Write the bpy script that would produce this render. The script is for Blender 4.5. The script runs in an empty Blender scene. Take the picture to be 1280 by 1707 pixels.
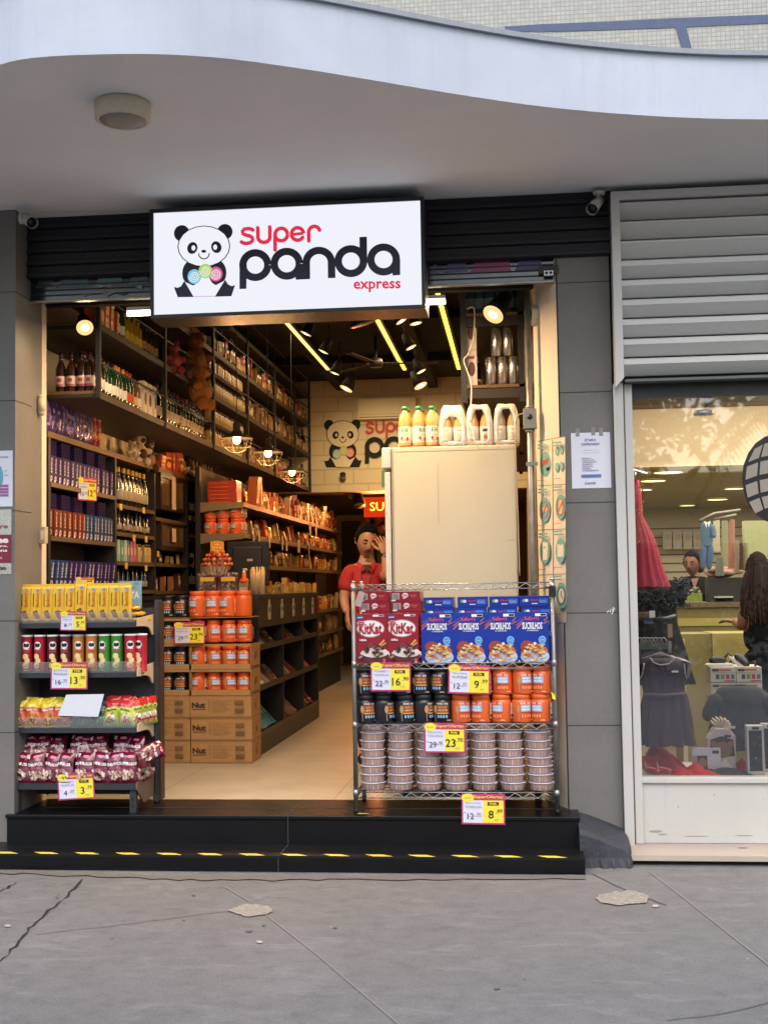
import bpy, math, random
from mathutils import Vector, Matrix
R = random.Random(7)
sc = bpy.context.scene
COL = sc.collection
# ---------------- camera ----------------
F, CX, CY, CAMY, CAMZ = 2100.0, 640.0, 853.5, -7.7, 1.6
_Y = Vector((225, -121.5, -F)).normalized()
_Z = Vector((-.015, 1, (-.015*225-121.5)/F)).normalized()
_X = _Y.cross(_Z)
cd = bpy.data.cameras.new('camera'); cam = bpy.data.objects.new('camera', cd); COL.objects.link(cam)
cam.matrix_world = Matrix.Translation((0, CAMY, CAMZ)) @ Matrix((_X, _Y, _Z)).to_4x4()
cd.sensor_fit = 'VERTICAL'; cd.sensor_height = 36; cd.lens = 36*F/1707
cd.clip_start = .05; cd.clip_end = 500
sc.camera = cam
# ---------------- world, sun, exposure ----------------
wd = bpy.data.worlds.new("World"); sc.world = wd; wd.use_nodes = True
nt = wd.node_tree; bg = nt.nodes['Background']
sky = nt.nodes.new('ShaderNodeTexSky'); sky.sky_type = 'NISHITA'; sky.sun_disc = False
sky.sun_elevation = math.radians(50); sky.sun_rotation = math.radians(160)
sky.air_density = 1.3; sky.dust_density = 3.0
nt.links.new(sky.outputs[0], bg.inputs[0]); bg.inputs[1].default_value = .15
sl = bpy.data.lights.new('sun', 'SUN'); sl.energy = .75; sl.angle = math.radians(40); sl.color = (1, .98, .97)
so = bpy.data.objects.new('sun', sl); COL.objects.link(so)
so.rotation_euler = (math.radians(40), 0, math.radians(-20))
sc.view_settings.view_transform = 'Standard'; sc.view_settings.look = 'None'
sc.view_settings.exposure = .92; sc.view_settings.gamma = 1
cy = sc.cycles; cy.use_denoising = True; cy.max_bounces = 7; cy.diffuse_bounces = 4; cy.glossy_bounces = 3
cy.transmission_bounces = 4; cy.transparent_max_bounces = 10; cy.caustics_reflective = False; cy.caustics_refractive = False
cy.sample_clamp_indirect = 6; cy.use_light_tree = True

# ---------------- pixel -> world ----------------
def _ray(px, py):
    r = Vector(((px-CX)/F, (CY-py)/F, -1))
    return Vector((_X.dot(r), _Y.dot(r), _Z.dot(r)))
def W(px, py, Y=0.):
    d = _ray(px, py); t = (Y-CAMY)/d.y
    return Vector((d.x*t, Y, CAMZ+d.z*t))
def G(px, py, z=0.):
    d = _ray(px, py); t = (z-CAMZ)/d.z
    return Vector((d.x*t, CAMY+d.y*t, z))
def SX(px, py, X):
    d = _ray(px, py); t = X/d.x
    return Vector((X, CAMY+d.y*t, CAMZ+d.z*t))
def zz(px, py, Y=0.): return W(px, py, Y).z
def xx(px, py, Y=0.): return W(px, py, Y).x

# ---------------- materials ----------------
def lin(h):
    h = h.lstrip('#'); c = [int(h[i:i+2], 16)/255 for i in (0, 2, 4)]
    return [x/12.92 if x <= .04045 else ((x+.055)/1.055)**2.4 for x in c]
_mc = {}
def m(h, r=.5, metal=0., var=.12, bump=0., sc_=30., em=0., spec=.5, tr=0., alpha=1., coat=0.):
    k = (h, r, metal, var, bump, sc_, em, spec, tr, alpha, coat)
    if k in _mc: return _mc[k]
    M = bpy.data.materials.new('mat_'+h.lstrip('#')); M.use_nodes = True
    n = M.node_tree.nodes; L = M.node_tree.links; b = n['Principled BSDF']
    c = lin(h)
    b.inputs['Base Color'].default_value = (*c, 1)
    b.inputs['Roughness'].default_value = r; b.inputs['Metallic'].default_value = metal
    b.inputs['Specular IOR Level'].default_value = spec
    if coat: b.inputs['Coat Weight'].default_value = coat; b.inputs['Coat Roughness'].default_value = .15
    if tr: b.inputs['Transmission Weight'].default_value = tr
    if alpha < 1: b.inputs['Alpha'].default_value = alpha
    if em:
        b.inputs['Emission Color'].default_value = (*c, 1); b.inputs['Emission Strength'].default_value = em
    if var or bump:
        tc = n.new('ShaderNodeTexCoord'); nz = n.new('ShaderNodeTexNoise')
        nz.inputs['Scale'].default_value = sc_; nz.inputs['Detail'].default_value = 4
        L.new(tc.outputs['Object'], nz.inputs['Vector'])
        if var:
            mx = n.new('ShaderNodeMix'); mx.data_type = 'RGBA'
            mx.inputs[6].default_value = (*[x*(1-var) for x in c], 1)
            mx.inputs[7].default_value = (*[min(1, x*(1+var)) for x in c], 1)
            L.new(nz.outputs['Fac'], mx.inputs[0]); L.new(mx.outputs[2], b.inputs['Base Color'])
            mr = n.new('ShaderNodeMapRange'); mr.inputs[3].default_value = max(.03, r-.1); mr.inputs[4].default_value = min(1, r+.12)
            L.new(nz.outputs['Fac'], mr.inputs[0]); L.new(mr.outputs[0], b.inputs['Roughness'])
        if bump:
            bp = n.new('ShaderNodeBump'); bp.inputs['Strength'].default_value = 1; bp.inputs['Distance'].default_value = bump
            L.new(nz.outputs['Fac'], bp.inputs['Height']); L.new(bp.outputs[0], b.inputs['Normal'])
    _mc[k] = M; return M
def emit(h, s):
    k = ('em', h, s)
    if k in _mc: return _mc[k]
    M = bpy.data.materials.new('glow_'+h.lstrip('#')); M.use_nodes = True
    n = M.node_tree.nodes; n.clear(); o = n.new('ShaderNodeOutputMaterial'); e = n.new('ShaderNodeEmission')
    e.inputs[0].default_value = (*lin(h), 1); e.inputs[1].default_value = s
    M.node_tree.links.new(e.outputs[0], o.inputs[0]); _mc[k] = M; return M
def film(name, tint='#ffffff', refl=.12, rough=.02, body=0., wr=0., const=False):
    """thin clear sheet: mostly transparent, some gloss, optional milky body"""
    k = ('film', name)
    if k in _mc: return _mc[k]
    M = bpy.data.materials.new(name); M.use_nodes = True
    n = M.node_tree.nodes; n.clear(); L = M.node_tree.links
    o = n.new('ShaderNodeOutputMaterial'); t = n.new('ShaderNodeBsdfTransparent'); g = n.new('ShaderNodeBsdfGlossy')
    t.inputs[0].default_value = (*lin(tint), 1); g.inputs['Roughness'].default_value = rough
    mx = n.new('ShaderNodeMixShader'); fr = n.new('ShaderNodeFresnel'); fr.inputs[0].default_value = 1.5
    ma = n.new('ShaderNodeMath'); ma.operation = 'ADD'; ma.inputs[1].default_value = refl-.04; ma.use_clamp = True
    if const: mx.inputs[0].default_value = refl
    else: L.new(fr.outputs[0], ma.inputs[0]); L.new(ma.outputs[0], mx.inputs[0])
    if body:
        d = n.new('ShaderNodeBsdfDiffuse'); d.inputs[0].default_value = (.8, .8, .8, 1)
        m2 = n.new('ShaderNodeMixShader'); m2.inputs[0].default_value = body
        L.new(t.outputs[0], m2.inputs[1]); L.new(d.outputs[0], m2.inputs[2]); L.new(m2.outputs[0], mx.inputs[1])
    else: L.new(t.outputs[0], mx.inputs[1])
    L.new(g.outputs[0], mx.inputs[2]); L.new(mx.outputs[0], o.inputs[0])
    if wr:
        tc = n.new('ShaderNodeTexCoord'); nz = n.new('ShaderNodeTexNoise'); nz.inputs['Scale'].default_value = 25
        bp = n.new('ShaderNodeBump'); bp.inputs['Distance'].default_value = wr
        L.new(tc.outputs['Object'], nz.inputs['Vector']); L.new(nz.outputs['Fac'], bp.inputs['Height']); L.new(bp.outputs[0], g.inputs['Normal'])
    _mc[k] = M; return M

# ---------------- text ----------------
_tc = {}
def textmesh(s, bold=.0):
    k = (s, bold)
    if k in _tc: return _tc[k]
    cu = bpy.data.curves.new('t', 'FONT'); cu.body = s; cu.resolution_u = 2; cu.offset = bold; cu.size = 1
    ob = bpy.data.objects.new('t', cu); COL.objects.link(ob)
    dg = bpy.context.evaluated_depsgraph_get(); me = bpy.data.meshes.new_from_object(ob.evaluated_get(dg))
    vs = [(v.co.x, v.co.y) for v in me.vertices]; fs = [tuple(p.vertices) for p in me.polygons]
    if not vs: vs, fs = [(0, 0), (1, 0), (1, 1)], [(0, 1, 2)]
    bpy.data.objects.remove(ob); bpy.data.curves.remove(cu); bpy.data.meshes.remove(me)
    x0 = min(v[0] for v in vs); x1 = max(v[0] for v in vs); y0 = min(v[1] for v in vs); y1 = max(v[1] for v in vs)
    _tc[k] = (vs, fs, x0, x1, y0, y1); return _tc[k]

def arc(cx, cy, rx, ry, a0, a1, n=20):
    return [(cx+rx*math.cos(math.radians(a0+(a1-a0)*i/n)), cy+ry*math.sin(math.radians(a0+(a1-a0)*i/n))) for i in range(n+1)]

# ---------------- mesh builder ----------------
class MB:
    def __init__(s, xf=None): s.v = []; s.f = []; s.mi = []; s.ms = []; s.sm = []; s.xf = xf
    def mat(s, M):
        if M not in s.ms: s.ms.append(M)
        return s.ms.index(M)
    def add(s, vs, fs, M, smooth=False):
        o = len(s.v); i = s.mat(M)
        s.v += [tuple(s.xf @ Vector(v)) for v in vs] if s.xf else [tuple(v) for v in vs]
        for f in fs: s.f.append([o+a for a in f]); s.mi.append(i); s.sm.append(smooth)
        return s
    def box(s, x0, x1, y0, y1, z0, z1, M):
        x0, x1 = sorted((x0, x1)); y0, y1 = sorted((y0, y1)); z0, z1 = sorted((z0, z1))
        v = [(x, y, z) for z in (z0, z1) for y in (y0, y1) for x in (x0, x1)]
        return s.add(v, [(0, 2, 3, 1), (4, 5, 7, 6), (0, 1, 5, 4), (2, 6, 7, 3), (0, 4, 6, 2), (1, 3, 7, 5)], M)
    def tube(s, pts, r, M, n=8, caps=True):
        pts = [Vector(p) for p in pts]; rs = r if isinstance(r, (list, tuple)) else [r]*len(pts)
        vs = []; fs = []; up = Vector((0, 0, 1)); u = None
        for i, p in enumerate(pts):
            t = (pts[min(i+1, len(pts)-1)]-pts[max(i-1, 0)]).normalized()
            if u is None: u = t.cross(up); u = t.cross(Vector((1, 0, 0))) if u.length < 1e-3 else u
            u = (u-t*u.dot(t)).normalized(); w = t.cross(u)
            for k in range(n):
                a = 2*math.pi*k/n; vs.append(p+(u*math.cos(a)+w*math.sin(a))*rs[i])
        for i in range(len(pts)-1):
            for k in range(n): fs.append((i*n+k, i*n+(k+1) % n, (i+1)*n+(k+1) % n, (i+1)*n+k))
        if caps: fs.append(tuple(range(n-1, -1, -1))); fs.append(tuple((len(pts)-1)*n+k for k in range(n)))
        return s.add(vs, fs, M, n > 4)
    def lathe(s, prof, M, n=20, c=(0, 0, 0), caps=True, smooth=True):
        """prof: (r, z[, material]) ; material applies to the band ending there"""
        vs = []; 
        for p in prof:
            for k in range(n):
                a = 2*math.pi*k/n; vs.append((c[0]+p[0]*math.cos(a), c[1]+p[0]*math.sin(a), c[2]+p[1]))
        o = len(s.v); s.v += [tuple(s.xf @ Vector(v)) for v in vs] if s.xf else vs
        for i in range(len(prof)-1):
            mm = prof[i+1][2] if len(prof[i+1]) > 2 else M
            j = s.mat(mm)
            for k in range(n): s.f.append([o+i*n+k, o+i*n+(k+1) % n, o+(i+1)*n+(k+1) % n, o+(i+1)*n+k]); s.mi.append(j); s.sm.append(smooth)
        if caps:
            j = s.mat(M); s.f.append([o+k for k in range(n-1, -1, -1)]); s.mi.append(j); s.sm.append(False)
            j = s.mat(prof[-1][2] if len(prof[-1]) > 2 else M)
            s.f.append([o+(len(prof)-1)*n+k for k in range(n)]); s.mi.append(j); s.sm.append(False)
        return s
    def ball(s, c, r, M, n=10, k=6, sq=(1, 1, 1)):
        vs = []; fs = []
        for i in range(k+1):
            a = math.pi*i/k
            for j in range(n):
                b = 2*math.pi*j/n
                vs.append((c[0]+r*sq[0]*math.sin(a)*math.cos(b), c[1]+r*sq[1]*math.sin(a)*math.sin(b), c[2]-r*sq[2]*math.cos(a)))
        for i in range(k):
            for j in range(n): fs.append((i*n+j, i*n+(j+1) % n, (i+1)*n+(j+1) % n, (i+1)*n+j))
        return s.add(vs, fs, M, True)
    def prism(s, poly, y0, y1, M, axis='y'):
        """2D outline extruded along axis"""
        def P(a, b, c):
            return (a, c, b) if axis == 'y' else ((c, a, b) if axis == 'x' else (a, b, c))
        n = len(poly); vs = [P(a, b, y0) for a, b in poly]+[P(a, b, y1) for a, b in poly]
        fs = [tuple(range(n)), tuple(range(2*n-1, n-1, -1))]+[(i, i+n, (i+1) % n+n, (i+1) % n) for i in range(n)]
        return s.add(vs, fs, M)
    # decals: fn(u, v, k) -> point, k = layer
    def D(s, fn, items, k0=1, cell=None):
        k = k0
        for it in items:
            t = it[0]; M = it[-1]
            if t == 'r':
                _, x0, y0, x1, y1, _ = it
                nu = max(1, int(math.ceil(abs(x1-x0)/cell))) if cell else 1
                nv = max(1, int(math.ceil(abs(y1-y0)/cell))) if cell else 1
                vs = [fn(x0+(x1-x0)*i/nu, y0+(y1-y0)*j/nv, k) for j in range(nv+1) for i in range(nu+1)]
                fs = [(j*(nu+1)+i, j*(nu+1)+i+1, (j+1)*(nu+1)+i+1, (j+1)*(nu+1)+i) for j in range(nv) for i in range(nu)]
                s.add(vs, fs, M)
            elif t == 'e':
                _, cx_, cy_, rx, ry, _ = it; q = 20
                vs = [fn(cx_, cy_, k)]+[fn(cx_+rx*f*math.cos(a), cy_+ry*f*math.sin(a), k) for f in (.5, 1) for a in [2*math.pi*i/q for i in range(q)]]
                s.add(vs, [(0, 1+i, 1+(i+1) % q) for i in range(q)]+[(1+i, 1+q+i, 1+q+(i+1) % q, 1+(i+1) % q) for i in range(q)], M)
            elif t == 'p':
                vs = [fn(a, b, k) for a, b in it[1]]; s.add(vs, [tuple(range(len(vs)))], M)
            elif t == 'l':   # stroke: pts, width
                _, pts, w, _ = it; n = len(pts); vs = []
                for i in range(n):
                    a = pts[max(0, i-1)]; b = pts[min(n-1, i+1)]; dx, dy = b[0]-a[0], b[1]-a[1]; L = math.hypot(dx, dy) or 1
                    vs += [fn(pts[i][0]-dy/L*w/2, pts[i][1]+dx/L*w/2, k), fn(pts[i][0]+dy/L*w/2, pts[i][1]-dx/L*w/2, k)]
                s.add(vs, [(2*i, 2*i+1, 2*i+3, 2*i+2) for i in range(n-1)], M)
            elif t == 't':   # string, cx, cy, width, height, bold
                _, st, cx_, cy_, w, h, bold, _ = it
                vs, fs, a0, a1, b0, b1 = textmesh(st, bold)
                sx = w/(a1-a0) if w else h/(b1-b0); sy = h/(b1-b0) if h else sx
                s.add([fn(cx_+(x-(a0+a1)/2)*sx, cy_+(y-(b0+b1)/2)*sy, k) for x, y in vs], fs, M)
            k += 1
        return s
    def build(s, name, parent=None, bevel=0., seg=2, mod=None):
        me = bpy.data.meshes.new(name); me.from_pydata(s.v, [], s.f)
        for M in s.ms: me.materials.append(M)
        me.polygons.foreach_set('material_index', s.mi); me.polygons.foreach_set('use_smooth', s.sm); me.update()
        o = bpy.data.objects.new(name, me); COL.objects.link(o)
        if parent: o.parent = parent
        if bevel:
            b = o.modifiers.new('bevel', 'BEVEL'); b.width = bevel; b.segments = seg; b.limit_method = 'ANGLE'; b.angle_limit = .7
        return o
def plane_fn(x0, y, z0, step=.0006):      # faces -Y
    return lambda u, v, k: (x0+u, y-k*step, z0+v)
def cyl_fn(Rr, z0=0, c=(0, 0), a0=0, step=.0006):
    return lambda u, v, k: (c[0]+(Rr+k*step)*math.sin(u/Rr+a0), c[1]-(Rr+k*step)*math.cos(u/Rr+a0), z0+v)
def tag(o, label=None, cat=None, group=None, kind=None):
    if label: o['label'] = label
    if cat: o['category'] = cat
    if group: o['group'] = group
    if kind: o['kind'] = kind
    return o
def E(name, loc=(0, 0, 0), rz=0):
    o = bpy.data.objects.new(name, None); o.empty_display_size = .05; COL.objects.link(o); o.location = loc; o.rotation_euler.z = rz; return o
def copytree(o, parent=None):
    c = o.copy(); COL.objects.link(c)
    if parent: c.parent = parent
    for ch in [x for x in _kids.get(o.name, [])]: 
        cc = copytree(ch, c)
    return c
_kids = {}
class Proto:
    """one built thing, its first use moves it, later uses copy it"""
    def __init__(s, root, cat, parts=()):
        s.root = root; s.cat = cat; s.used = False; s.parts = parts
        _kids[root.name] = [c for c in COL.objects if c.parent == root]
        for c in _kids[root.name]: _kids[c.name] = [d for d in COL.objects if d.parent == c]
    def put(s, loc, label, group=None, rz=0., rot=None, scale=None):
        if not s.used: o = s.root; s.used = True
        else: o = copytree(s.root)
        o.location = loc; o.rotation_euler = rot if rot else (0, 0, rz)
        if scale: o.scale = scale if hasattr(scale, '__len__') else (scale,)*3
        o['label'] = label; o['category'] = s.cat
        if group: o['group'] = group
        return o
def lerp(a, b, t): return a+(b-a)*t
FZ = .255
ords = 'first second third fourth fifth sixth seventh eighth ninth tenth eleventh twelfth thirteenth fourteenth fifteenth sixteenth seventeenth eighteenth nineteenth twentieth'.split()
ords += ['twenty-'+o for o in ords[:9]]+['thirtieth']+['thirty-'+o for o in ords[:9]]+['fortieth']
# =============== SETTING AND STRUCTURE ===============
def node_mat(name, base, build):
    M = bpy.data.materials.new(name); M.use_nodes = True
    n = M.node_tree.nodes; L = M.node_tree.links; b = n['Principled BSDF']; b.inputs['Base Color'].default_value = (*lin(base), 1)
    build(n, L, b); return M
def ramp(n, L, src, stops):
    r = n.new('ShaderNodeValToRGB'); e = r.color_ramp.elements
    while len(e) > 1: e.remove(e[-1])
    e[0].position = stops[0][0]; e[0].color = (*lin(stops[0][1]), 1)
    for p, c in stops[1:]:
        x = e.new(p); x.color = (*lin(c), 1)
    L.new(src, r.inputs[0]); return r.outputs[0]
def noise(n, L, scale, det=6, rough=.55, vec=None, dist=0):
    z = n.new('ShaderNodeTexNoise'); z.inputs['Scale'].default_value = scale; z.inputs['Detail'].default_value = det
    z.inputs['Roughness'].default_value = rough; z.inputs['Distortion'].default_value = dist
    if vec: L.new(vec, z.inputs['Vector'])
    return z.outputs['Fac']
def objc(n): return n.new('ShaderNodeTexCoord').outputs['Object']
def mixc(n, L, f, a, b, mode='MIX'):
    x = n.new('ShaderNodeMix'); x.data_type = 'RGBA'; x.blend_type = mode
    for i, s in ((0, f), (6, a), (7, b)):
        if isinstance(s, (int, float)): x.inputs[i].default_value = s
        elif isinstance(s, str): x.inputs[i].default_value = (*lin(s), 1)
        else: L.new(s, x.inputs[i])
    return x.outputs[2]
def bump(n, L, b, h, dist, st=1.):
    x = n.new('ShaderNodeBump'); x.inputs['Distance'].default_value = dist; x.inputs['Strength'].default_value = st
    L.new(h, x.inputs['Height']); L.new(x.outputs[0], b.inputs['Normal'])

def _pave(n, L, b):
    v = objc(n); a = noise(n, L, 1.1, 8, .62, v, .6); c = noise(n, L, 9, 8, .7, v); d = noise(n, L, 90, 4, .7, v)
    c1 = ramp(n, L, a, [(.3, '#67696b'), (.5, '#717376'), (.72, '#7d7f82')])
    c2 = ramp(n, L, c, [(.3, '#5a5c5f'), (.5, '#737578'), (.66, '#7c7e80'), (.74, '#9b9b9b')])
    c3 = mixc(n, L, .55, c1, c2); c4 = ramp(n, L, d, [(.3, '#a8a8a8'), (.7, '#ffffff')])
    # reddish tint near the step on the left
    r = noise(n, L, .5, 3, .5, v); rr = ramp(n, L, r, [(.5, '#000000'), (.68, '#ffffff')])
    sm = n.new('ShaderNodeMapping'); sm.inputs['Scale'].default_value = (.8, 2.2, 1); L.new(v, sm.inputs[0]); e = noise(n, L, 3.2, 11, .72, sm.outputs[0], .8)
    c3 = mixc(n, L, ramp(n, L, e, [(.54, '#000000'), (.63, '#b0b0b0')]), c3, '#8c8d90'); e2 = noise(n, L, 2.1, 9, .7, sm.outputs[0], .4); c3 = mixc(n, L, ramp(n, L, e2, [(.3, '#909090'), (.42, '#000000')]), c3, '#505155')
    c5 = mixc(n, L, .6, c3, c4, 'MULTIPLY'); c6 = mixc(n, L, rr, c5, mixc(n, L, .1, c5, '#6a5654'))
    L.new(c6, b.inputs['Base Color']); b.inputs['Roughness'].default_value = .85
    bump(n, L, b, d, .004, .7)
PAVE = node_mat('pavement_concrete', '#777777', _pave)
def _gran(n, L, b):
    v = objc(n); a = noise(n, L, 220, 3, .8, v); c = noise(n, L, 3, 5, .6, v)
    col = ramp(n, L, a, [(.45, '#08090c'), (.62, '#0d0e13'), (.75, '#20222a')])
    L.new(mixc(n, L, ramp(n, L, c, [(.5, '#000000'), (.8, '#303030')]), col, '#2c2d33'), b.inputs['Base Color'])
    rr = n.new('ShaderNodeMapRange'); rr.inputs[3].default_value = .18; rr.inputs[4].default_value = .5; L.new(c, rr.inputs[0]); L.new(rr.outputs[0], b.inputs['Roughness']); b.inputs['Specular IOR Level'].default_value = .3
GRAN = node_mat('black_granite', '#15161a', _gran)
def _tile(n, L, b):
    v = objc(n); a = noise(n, L, 2.2, 6, .6, v); c = noise(n, L, 40, 4, .7, v)
    L.new(mixc(n, L, .5, ramp(n, L, a, [(.3, '#63615e'), (.7, '#7a7773')]), ramp(n, L, c, [(.3, '#62605d'), (.7, '#6f6c69')])), b.inputs['Base Color'])
    b.inputs['Roughness'].default_value = .62; bump(n, L, b, c, .0006)
TILE = node_mat('grey_porcelain_tile', '#67645f', _tile)
def _plas(c0, c1, st='#8d8a90', rough=.8, bp=.001, lo=.56):
    def f(n, L, b):
        v = objc(n); a = noise(n, L, 1.2, 5, .6, v)
        mp = n.new('ShaderNodeMapping'); mp.inputs['Scale'].default_value = (9, 9, .6); L.new(v, mp.inputs[0])
        s = noise(n, L, 1.3, 6, .7, mp.outputs[0])
        base = ramp(n, L, a, [(.3, c0), (.7, c1)])
        L.new(mixc(n, L, ramp(n, L, s, [(lo, '#000000'), (.8, '#707070')]), base, st), b.inputs['Base Color'])
        b.inputs['Roughness'].default_value = rough; 
        if bp: bump(n, L, b, noise(n, L, 60, 3, .6, v), bp)
    return f
FASC = node_mat('painted_fascia', '#d5dae4', _plas('#a9b1bf', '#bac2d0', '#6c7484', .8, .001, .5))
SOFF = node_mat('soffit_paint', '#c9c0c0', _plas('#dfe0df', '#e9eae9', '#c9c9ca'))
CREAM = node_mat('cream_wall_paint', '#d8cbb4', _plas('#cfc2ac', '#ddd0ba', '#b9a98e'))
WHITEP = node_mat('worn_white_paint', '#d6d5d0', _plas('#b2b1ac', '#bebdb9', '#7c7a74', .55))
def _mosaic(n, L, b):
    v = objc(n); br = n.new('ShaderNodeTexBrick'); br.offset = 0; br.inputs['Scale'].default_value = 1
    br.inputs['Brick Width'].default_value = .029; br.inputs['Row Height'].default_value = .029; br.inputs['Mortar Size'].default_value = .0022
    br.inputs['Color1'].default_value = (*lin('#a8a9a2'), 1); br.inputs['Color2'].default_value = (*lin('#9b9c96'), 1); br.inputs['Mortar'].default_value = (*lin('#8c8b83'), 1)
    mp = n.new('ShaderNodeMapping'); mp.inputs['Rotation'].default_value = (math.radians(90), 0, 0); L.new(v, mp.inputs[0]); L.new(mp.outputs[0], br.inputs['Vector'])
    L.new(br.outputs[0], b.inputs['Base Color']); b.inputs['Roughness'].default_value = .4; bump(n, L, b, br.outputs['Fac'], -.001)
MOS = node_mat('small_mosaic_tile', '#c4c3b8', _mosaic)
def _floor(n, L, b):
    v = objc(n); br = n.new('ShaderNodeTexBrick'); br.offset = 0; br.inputs['Brick Width'].default_value = 1.2; br.inputs['Row Height'].default_value = 1.2
    br.inputs['Scale'].default_value = 1; br.inputs['Mortar Size'].default_value = .003
    a = noise(n, L, 3, 6, .6, v); c = ramp(n, L, a, [(.3, '#a39a8a'), (.7, '#b5ac9b')])
    L.new(c, br.inputs['Color1']); L.new(c, br.inputs['Color2']); br.inputs['Mortar'].default_value = (*lin('#6f665a'), 1)
    L.new(v, br.inputs['Vector']); L.new(br.outputs[0], b.inputs['Base Color']); b.inputs['Roughness'].default_value = .38
FLOOR = node_mat('polished_floor_tile', '#aaa294', _floor)
def _brick(n, L, b):
    v = objc(n); br = n.new('ShaderNodeTexBrick'); br.inputs['Brick Width'].default_value = .4; br.inputs['Row Height'].default_value = .2
    br.inputs['Scale'].default_value = 1; br.inputs['Mortar Size'].default_value = .008
    for i, c in (('Color1', '#d3c4a0'), ('Color2', '#cdbd98'), ('Mortar', '#beaf8c')): br.inputs[i].default_value = (*lin(c), 1)
    mp = n.new('ShaderNodeMapping'); mp.inputs['Rotation'].default_value = (math.radians(90), 0, 0); L.new(v, mp.inputs[0]); L.new(mp.outputs[0], br.inputs['Vector'])
    L.new(br.outputs[0], b.inputs['Base Color']); b.inputs['Roughness'].default_value = .6; bump(n, L, b, br.outputs['Fac'], -.006)
BRICK = node_mat('painted_block_wall', '#d0c09b', _brick)
def _wood(c0, c1, sx=(1, 8, 8), rough=.6):
    def f(n, L, b):
        mp = n.new('ShaderNodeMapping'); mp.inputs['Scale'].default_value = sx; L.new(objc(n), mp.inputs[0])
        a = noise(n, L, 6, 6, .65, mp.outputs[0], .5); L.new(ramp(n, L, a, [(.3, c0), (.7, c1)]), b.inputs['Base Color']); b.inputs['Roughness'].default_value = rough
    return f
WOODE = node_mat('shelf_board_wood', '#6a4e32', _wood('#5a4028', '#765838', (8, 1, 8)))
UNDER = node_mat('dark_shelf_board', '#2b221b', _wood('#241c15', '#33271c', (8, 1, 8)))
BLK = m('#1b1918', .55, var=.2); BLK2 = m('#121214', .45, var=.2); STEEL = m('#9a9a9c', .28, 1., var=.1)
WHT = m('#e8e8e8', .5, var=.03); PAPER = m('#d9dce6', .6, var=.04)

# ---- ground ----
g = MB(); g.add([(-60, -60, 0), (60, -60, 0), (60, 40, 0), (-60, 40, 0)], [(0, 1, 2, 3)], PAVE)
pav = g.build('pavement'); tag(pav, kind='structure')
def gstrip(pts, w, M, name, z=.004, jit=0.):
    P = [G(x, y, z) for x, y in pts]; b = MB(); vs = []
    for i, p in enumerate(P):
        a = P[max(0, i-1)]; c = P[min(len(P)-1, i+1)]; d = (c-a).normalized(); nrm = Vector((-d.y, d.x, 0)); ww = w*(1+jit*R.uniform(-1, 1))/2
        vs += [p+nrm*ww, p-nrm*ww]
    b.add(vs, [(2*i, 2*i+1, 2*i+3, 2*i+2) for i in range(len(P)-1)], M); o = b.build(name); tag(o, kind='structure'); return o
CRK = m('#1e1d1e', .95); JNT = m('#5d5b5a', .9); JNL = m('#817f7d', .9)
def jag(pts, n, a):
    out = []
    for i in range(len(pts)-1):
        for k in range(n):
            t = k/n; out.append((lerp(pts[i][0], pts[i+1][0], t)+R.uniform(-a, a), lerp(pts[i][1], pts[i+1][1], t)+R.uniform(-a, a)*.6))
    return out+[pts[-1]]
gstrip(jag([(-30, 1630), (10, 1598), (38, 1560), (70, 1530), (105, 1500), (138, 1465)], 5, 4), .0095, CRK, 'pavement_crack', jit=.95)
gstrip(jag([(-30, 1500), (10, 1482), (28, 1470)], 4, 3), .0095, CRK, 'pavement_crack', jit=.95)
gstrip([(375, 1478), (420, 1505)], .007, JNL, 'pavement_joint'); gstrip([(440, 1522), (530, 1592), (600, 1652), (680, 1720)], .007, JNL, 'pavement_joint')
gstrip([(1085, 1455), (1150, 1505), (1285, 1612)], .008, JNL, 'pavement_joint')
gstrip(jag([(60, 1557), (200, 1541), (385, 1518)], 4, 1), .006, JNT, 'pavement_joint')
gstrip(jag([(985, 1455), (1040, 1482), (1110, 1508)], 4, 1), .01, JNT, 'pavement_joint')
gstrip(jag([(1110, 1700), (1200, 1690), (1290, 1668)], 4, 1), .006, JNT, 'pavement_joint')
gstrip(jag([(0, 1452), (300, 1463), (620, 1464), (975, 1462)], 14, 2.5), .07, m('#66645f', .95, sc_=60, bump=.01), 'mortar_strip', .006, .5)
PATCH = m('#8f8b86', .95, var=.5, sc_=45, bump=.02)
def blob(cx_, cy_, rx, ry, n=26):
    return [(cx_+rx*math.cos(2*math.pi*i/n)*R.uniform(.8, 1.08), cy_+ry*math.sin(2*math.pi*i/n)*R.uniform(.75, 1.1)) for i in range(n)]
for c in ((420, 1517, 39, 10), (1040, 1497, 49, 13)):
    b = MB(); vs = [G(x, y, .006) for x, y in blob(*c)]; b.add(vs, [tuple(range(len(vs)))], PATCH); tag(b.build('pavement_patch'), kind='structure')
b = MB(); SPOT = m('#5f5e5f', .9); SPL = m('#a09d9a', .9)
for i in range(16):
    px, py = R.uniform(0, 1280), R.uniform(1475, 1700); s = R.choice((.5, .8, 1, 1.8)); p = [G(x, y, .005) for x, y in blob(px, py, 3.5*s, 1.3*s, 9)]
    b.add(p, [tuple(range(9))], R.choice((SPOT, SPOT, SPL)))
tag(b.build('pavement_spots'), kind='structure')
# road and ground beyond the pavement behind the camera
b = MB(); b.add([(-60, -60, .004), (60, -60, .004), (60, -12, .004), (-60, -12, .004)], [(0, 1, 2, 3)], m('#606062', .9, sc_=8)); tag(b.build('road'), kind='structure')  # tone raised so the unseen road bounces light onto the soffit

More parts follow.
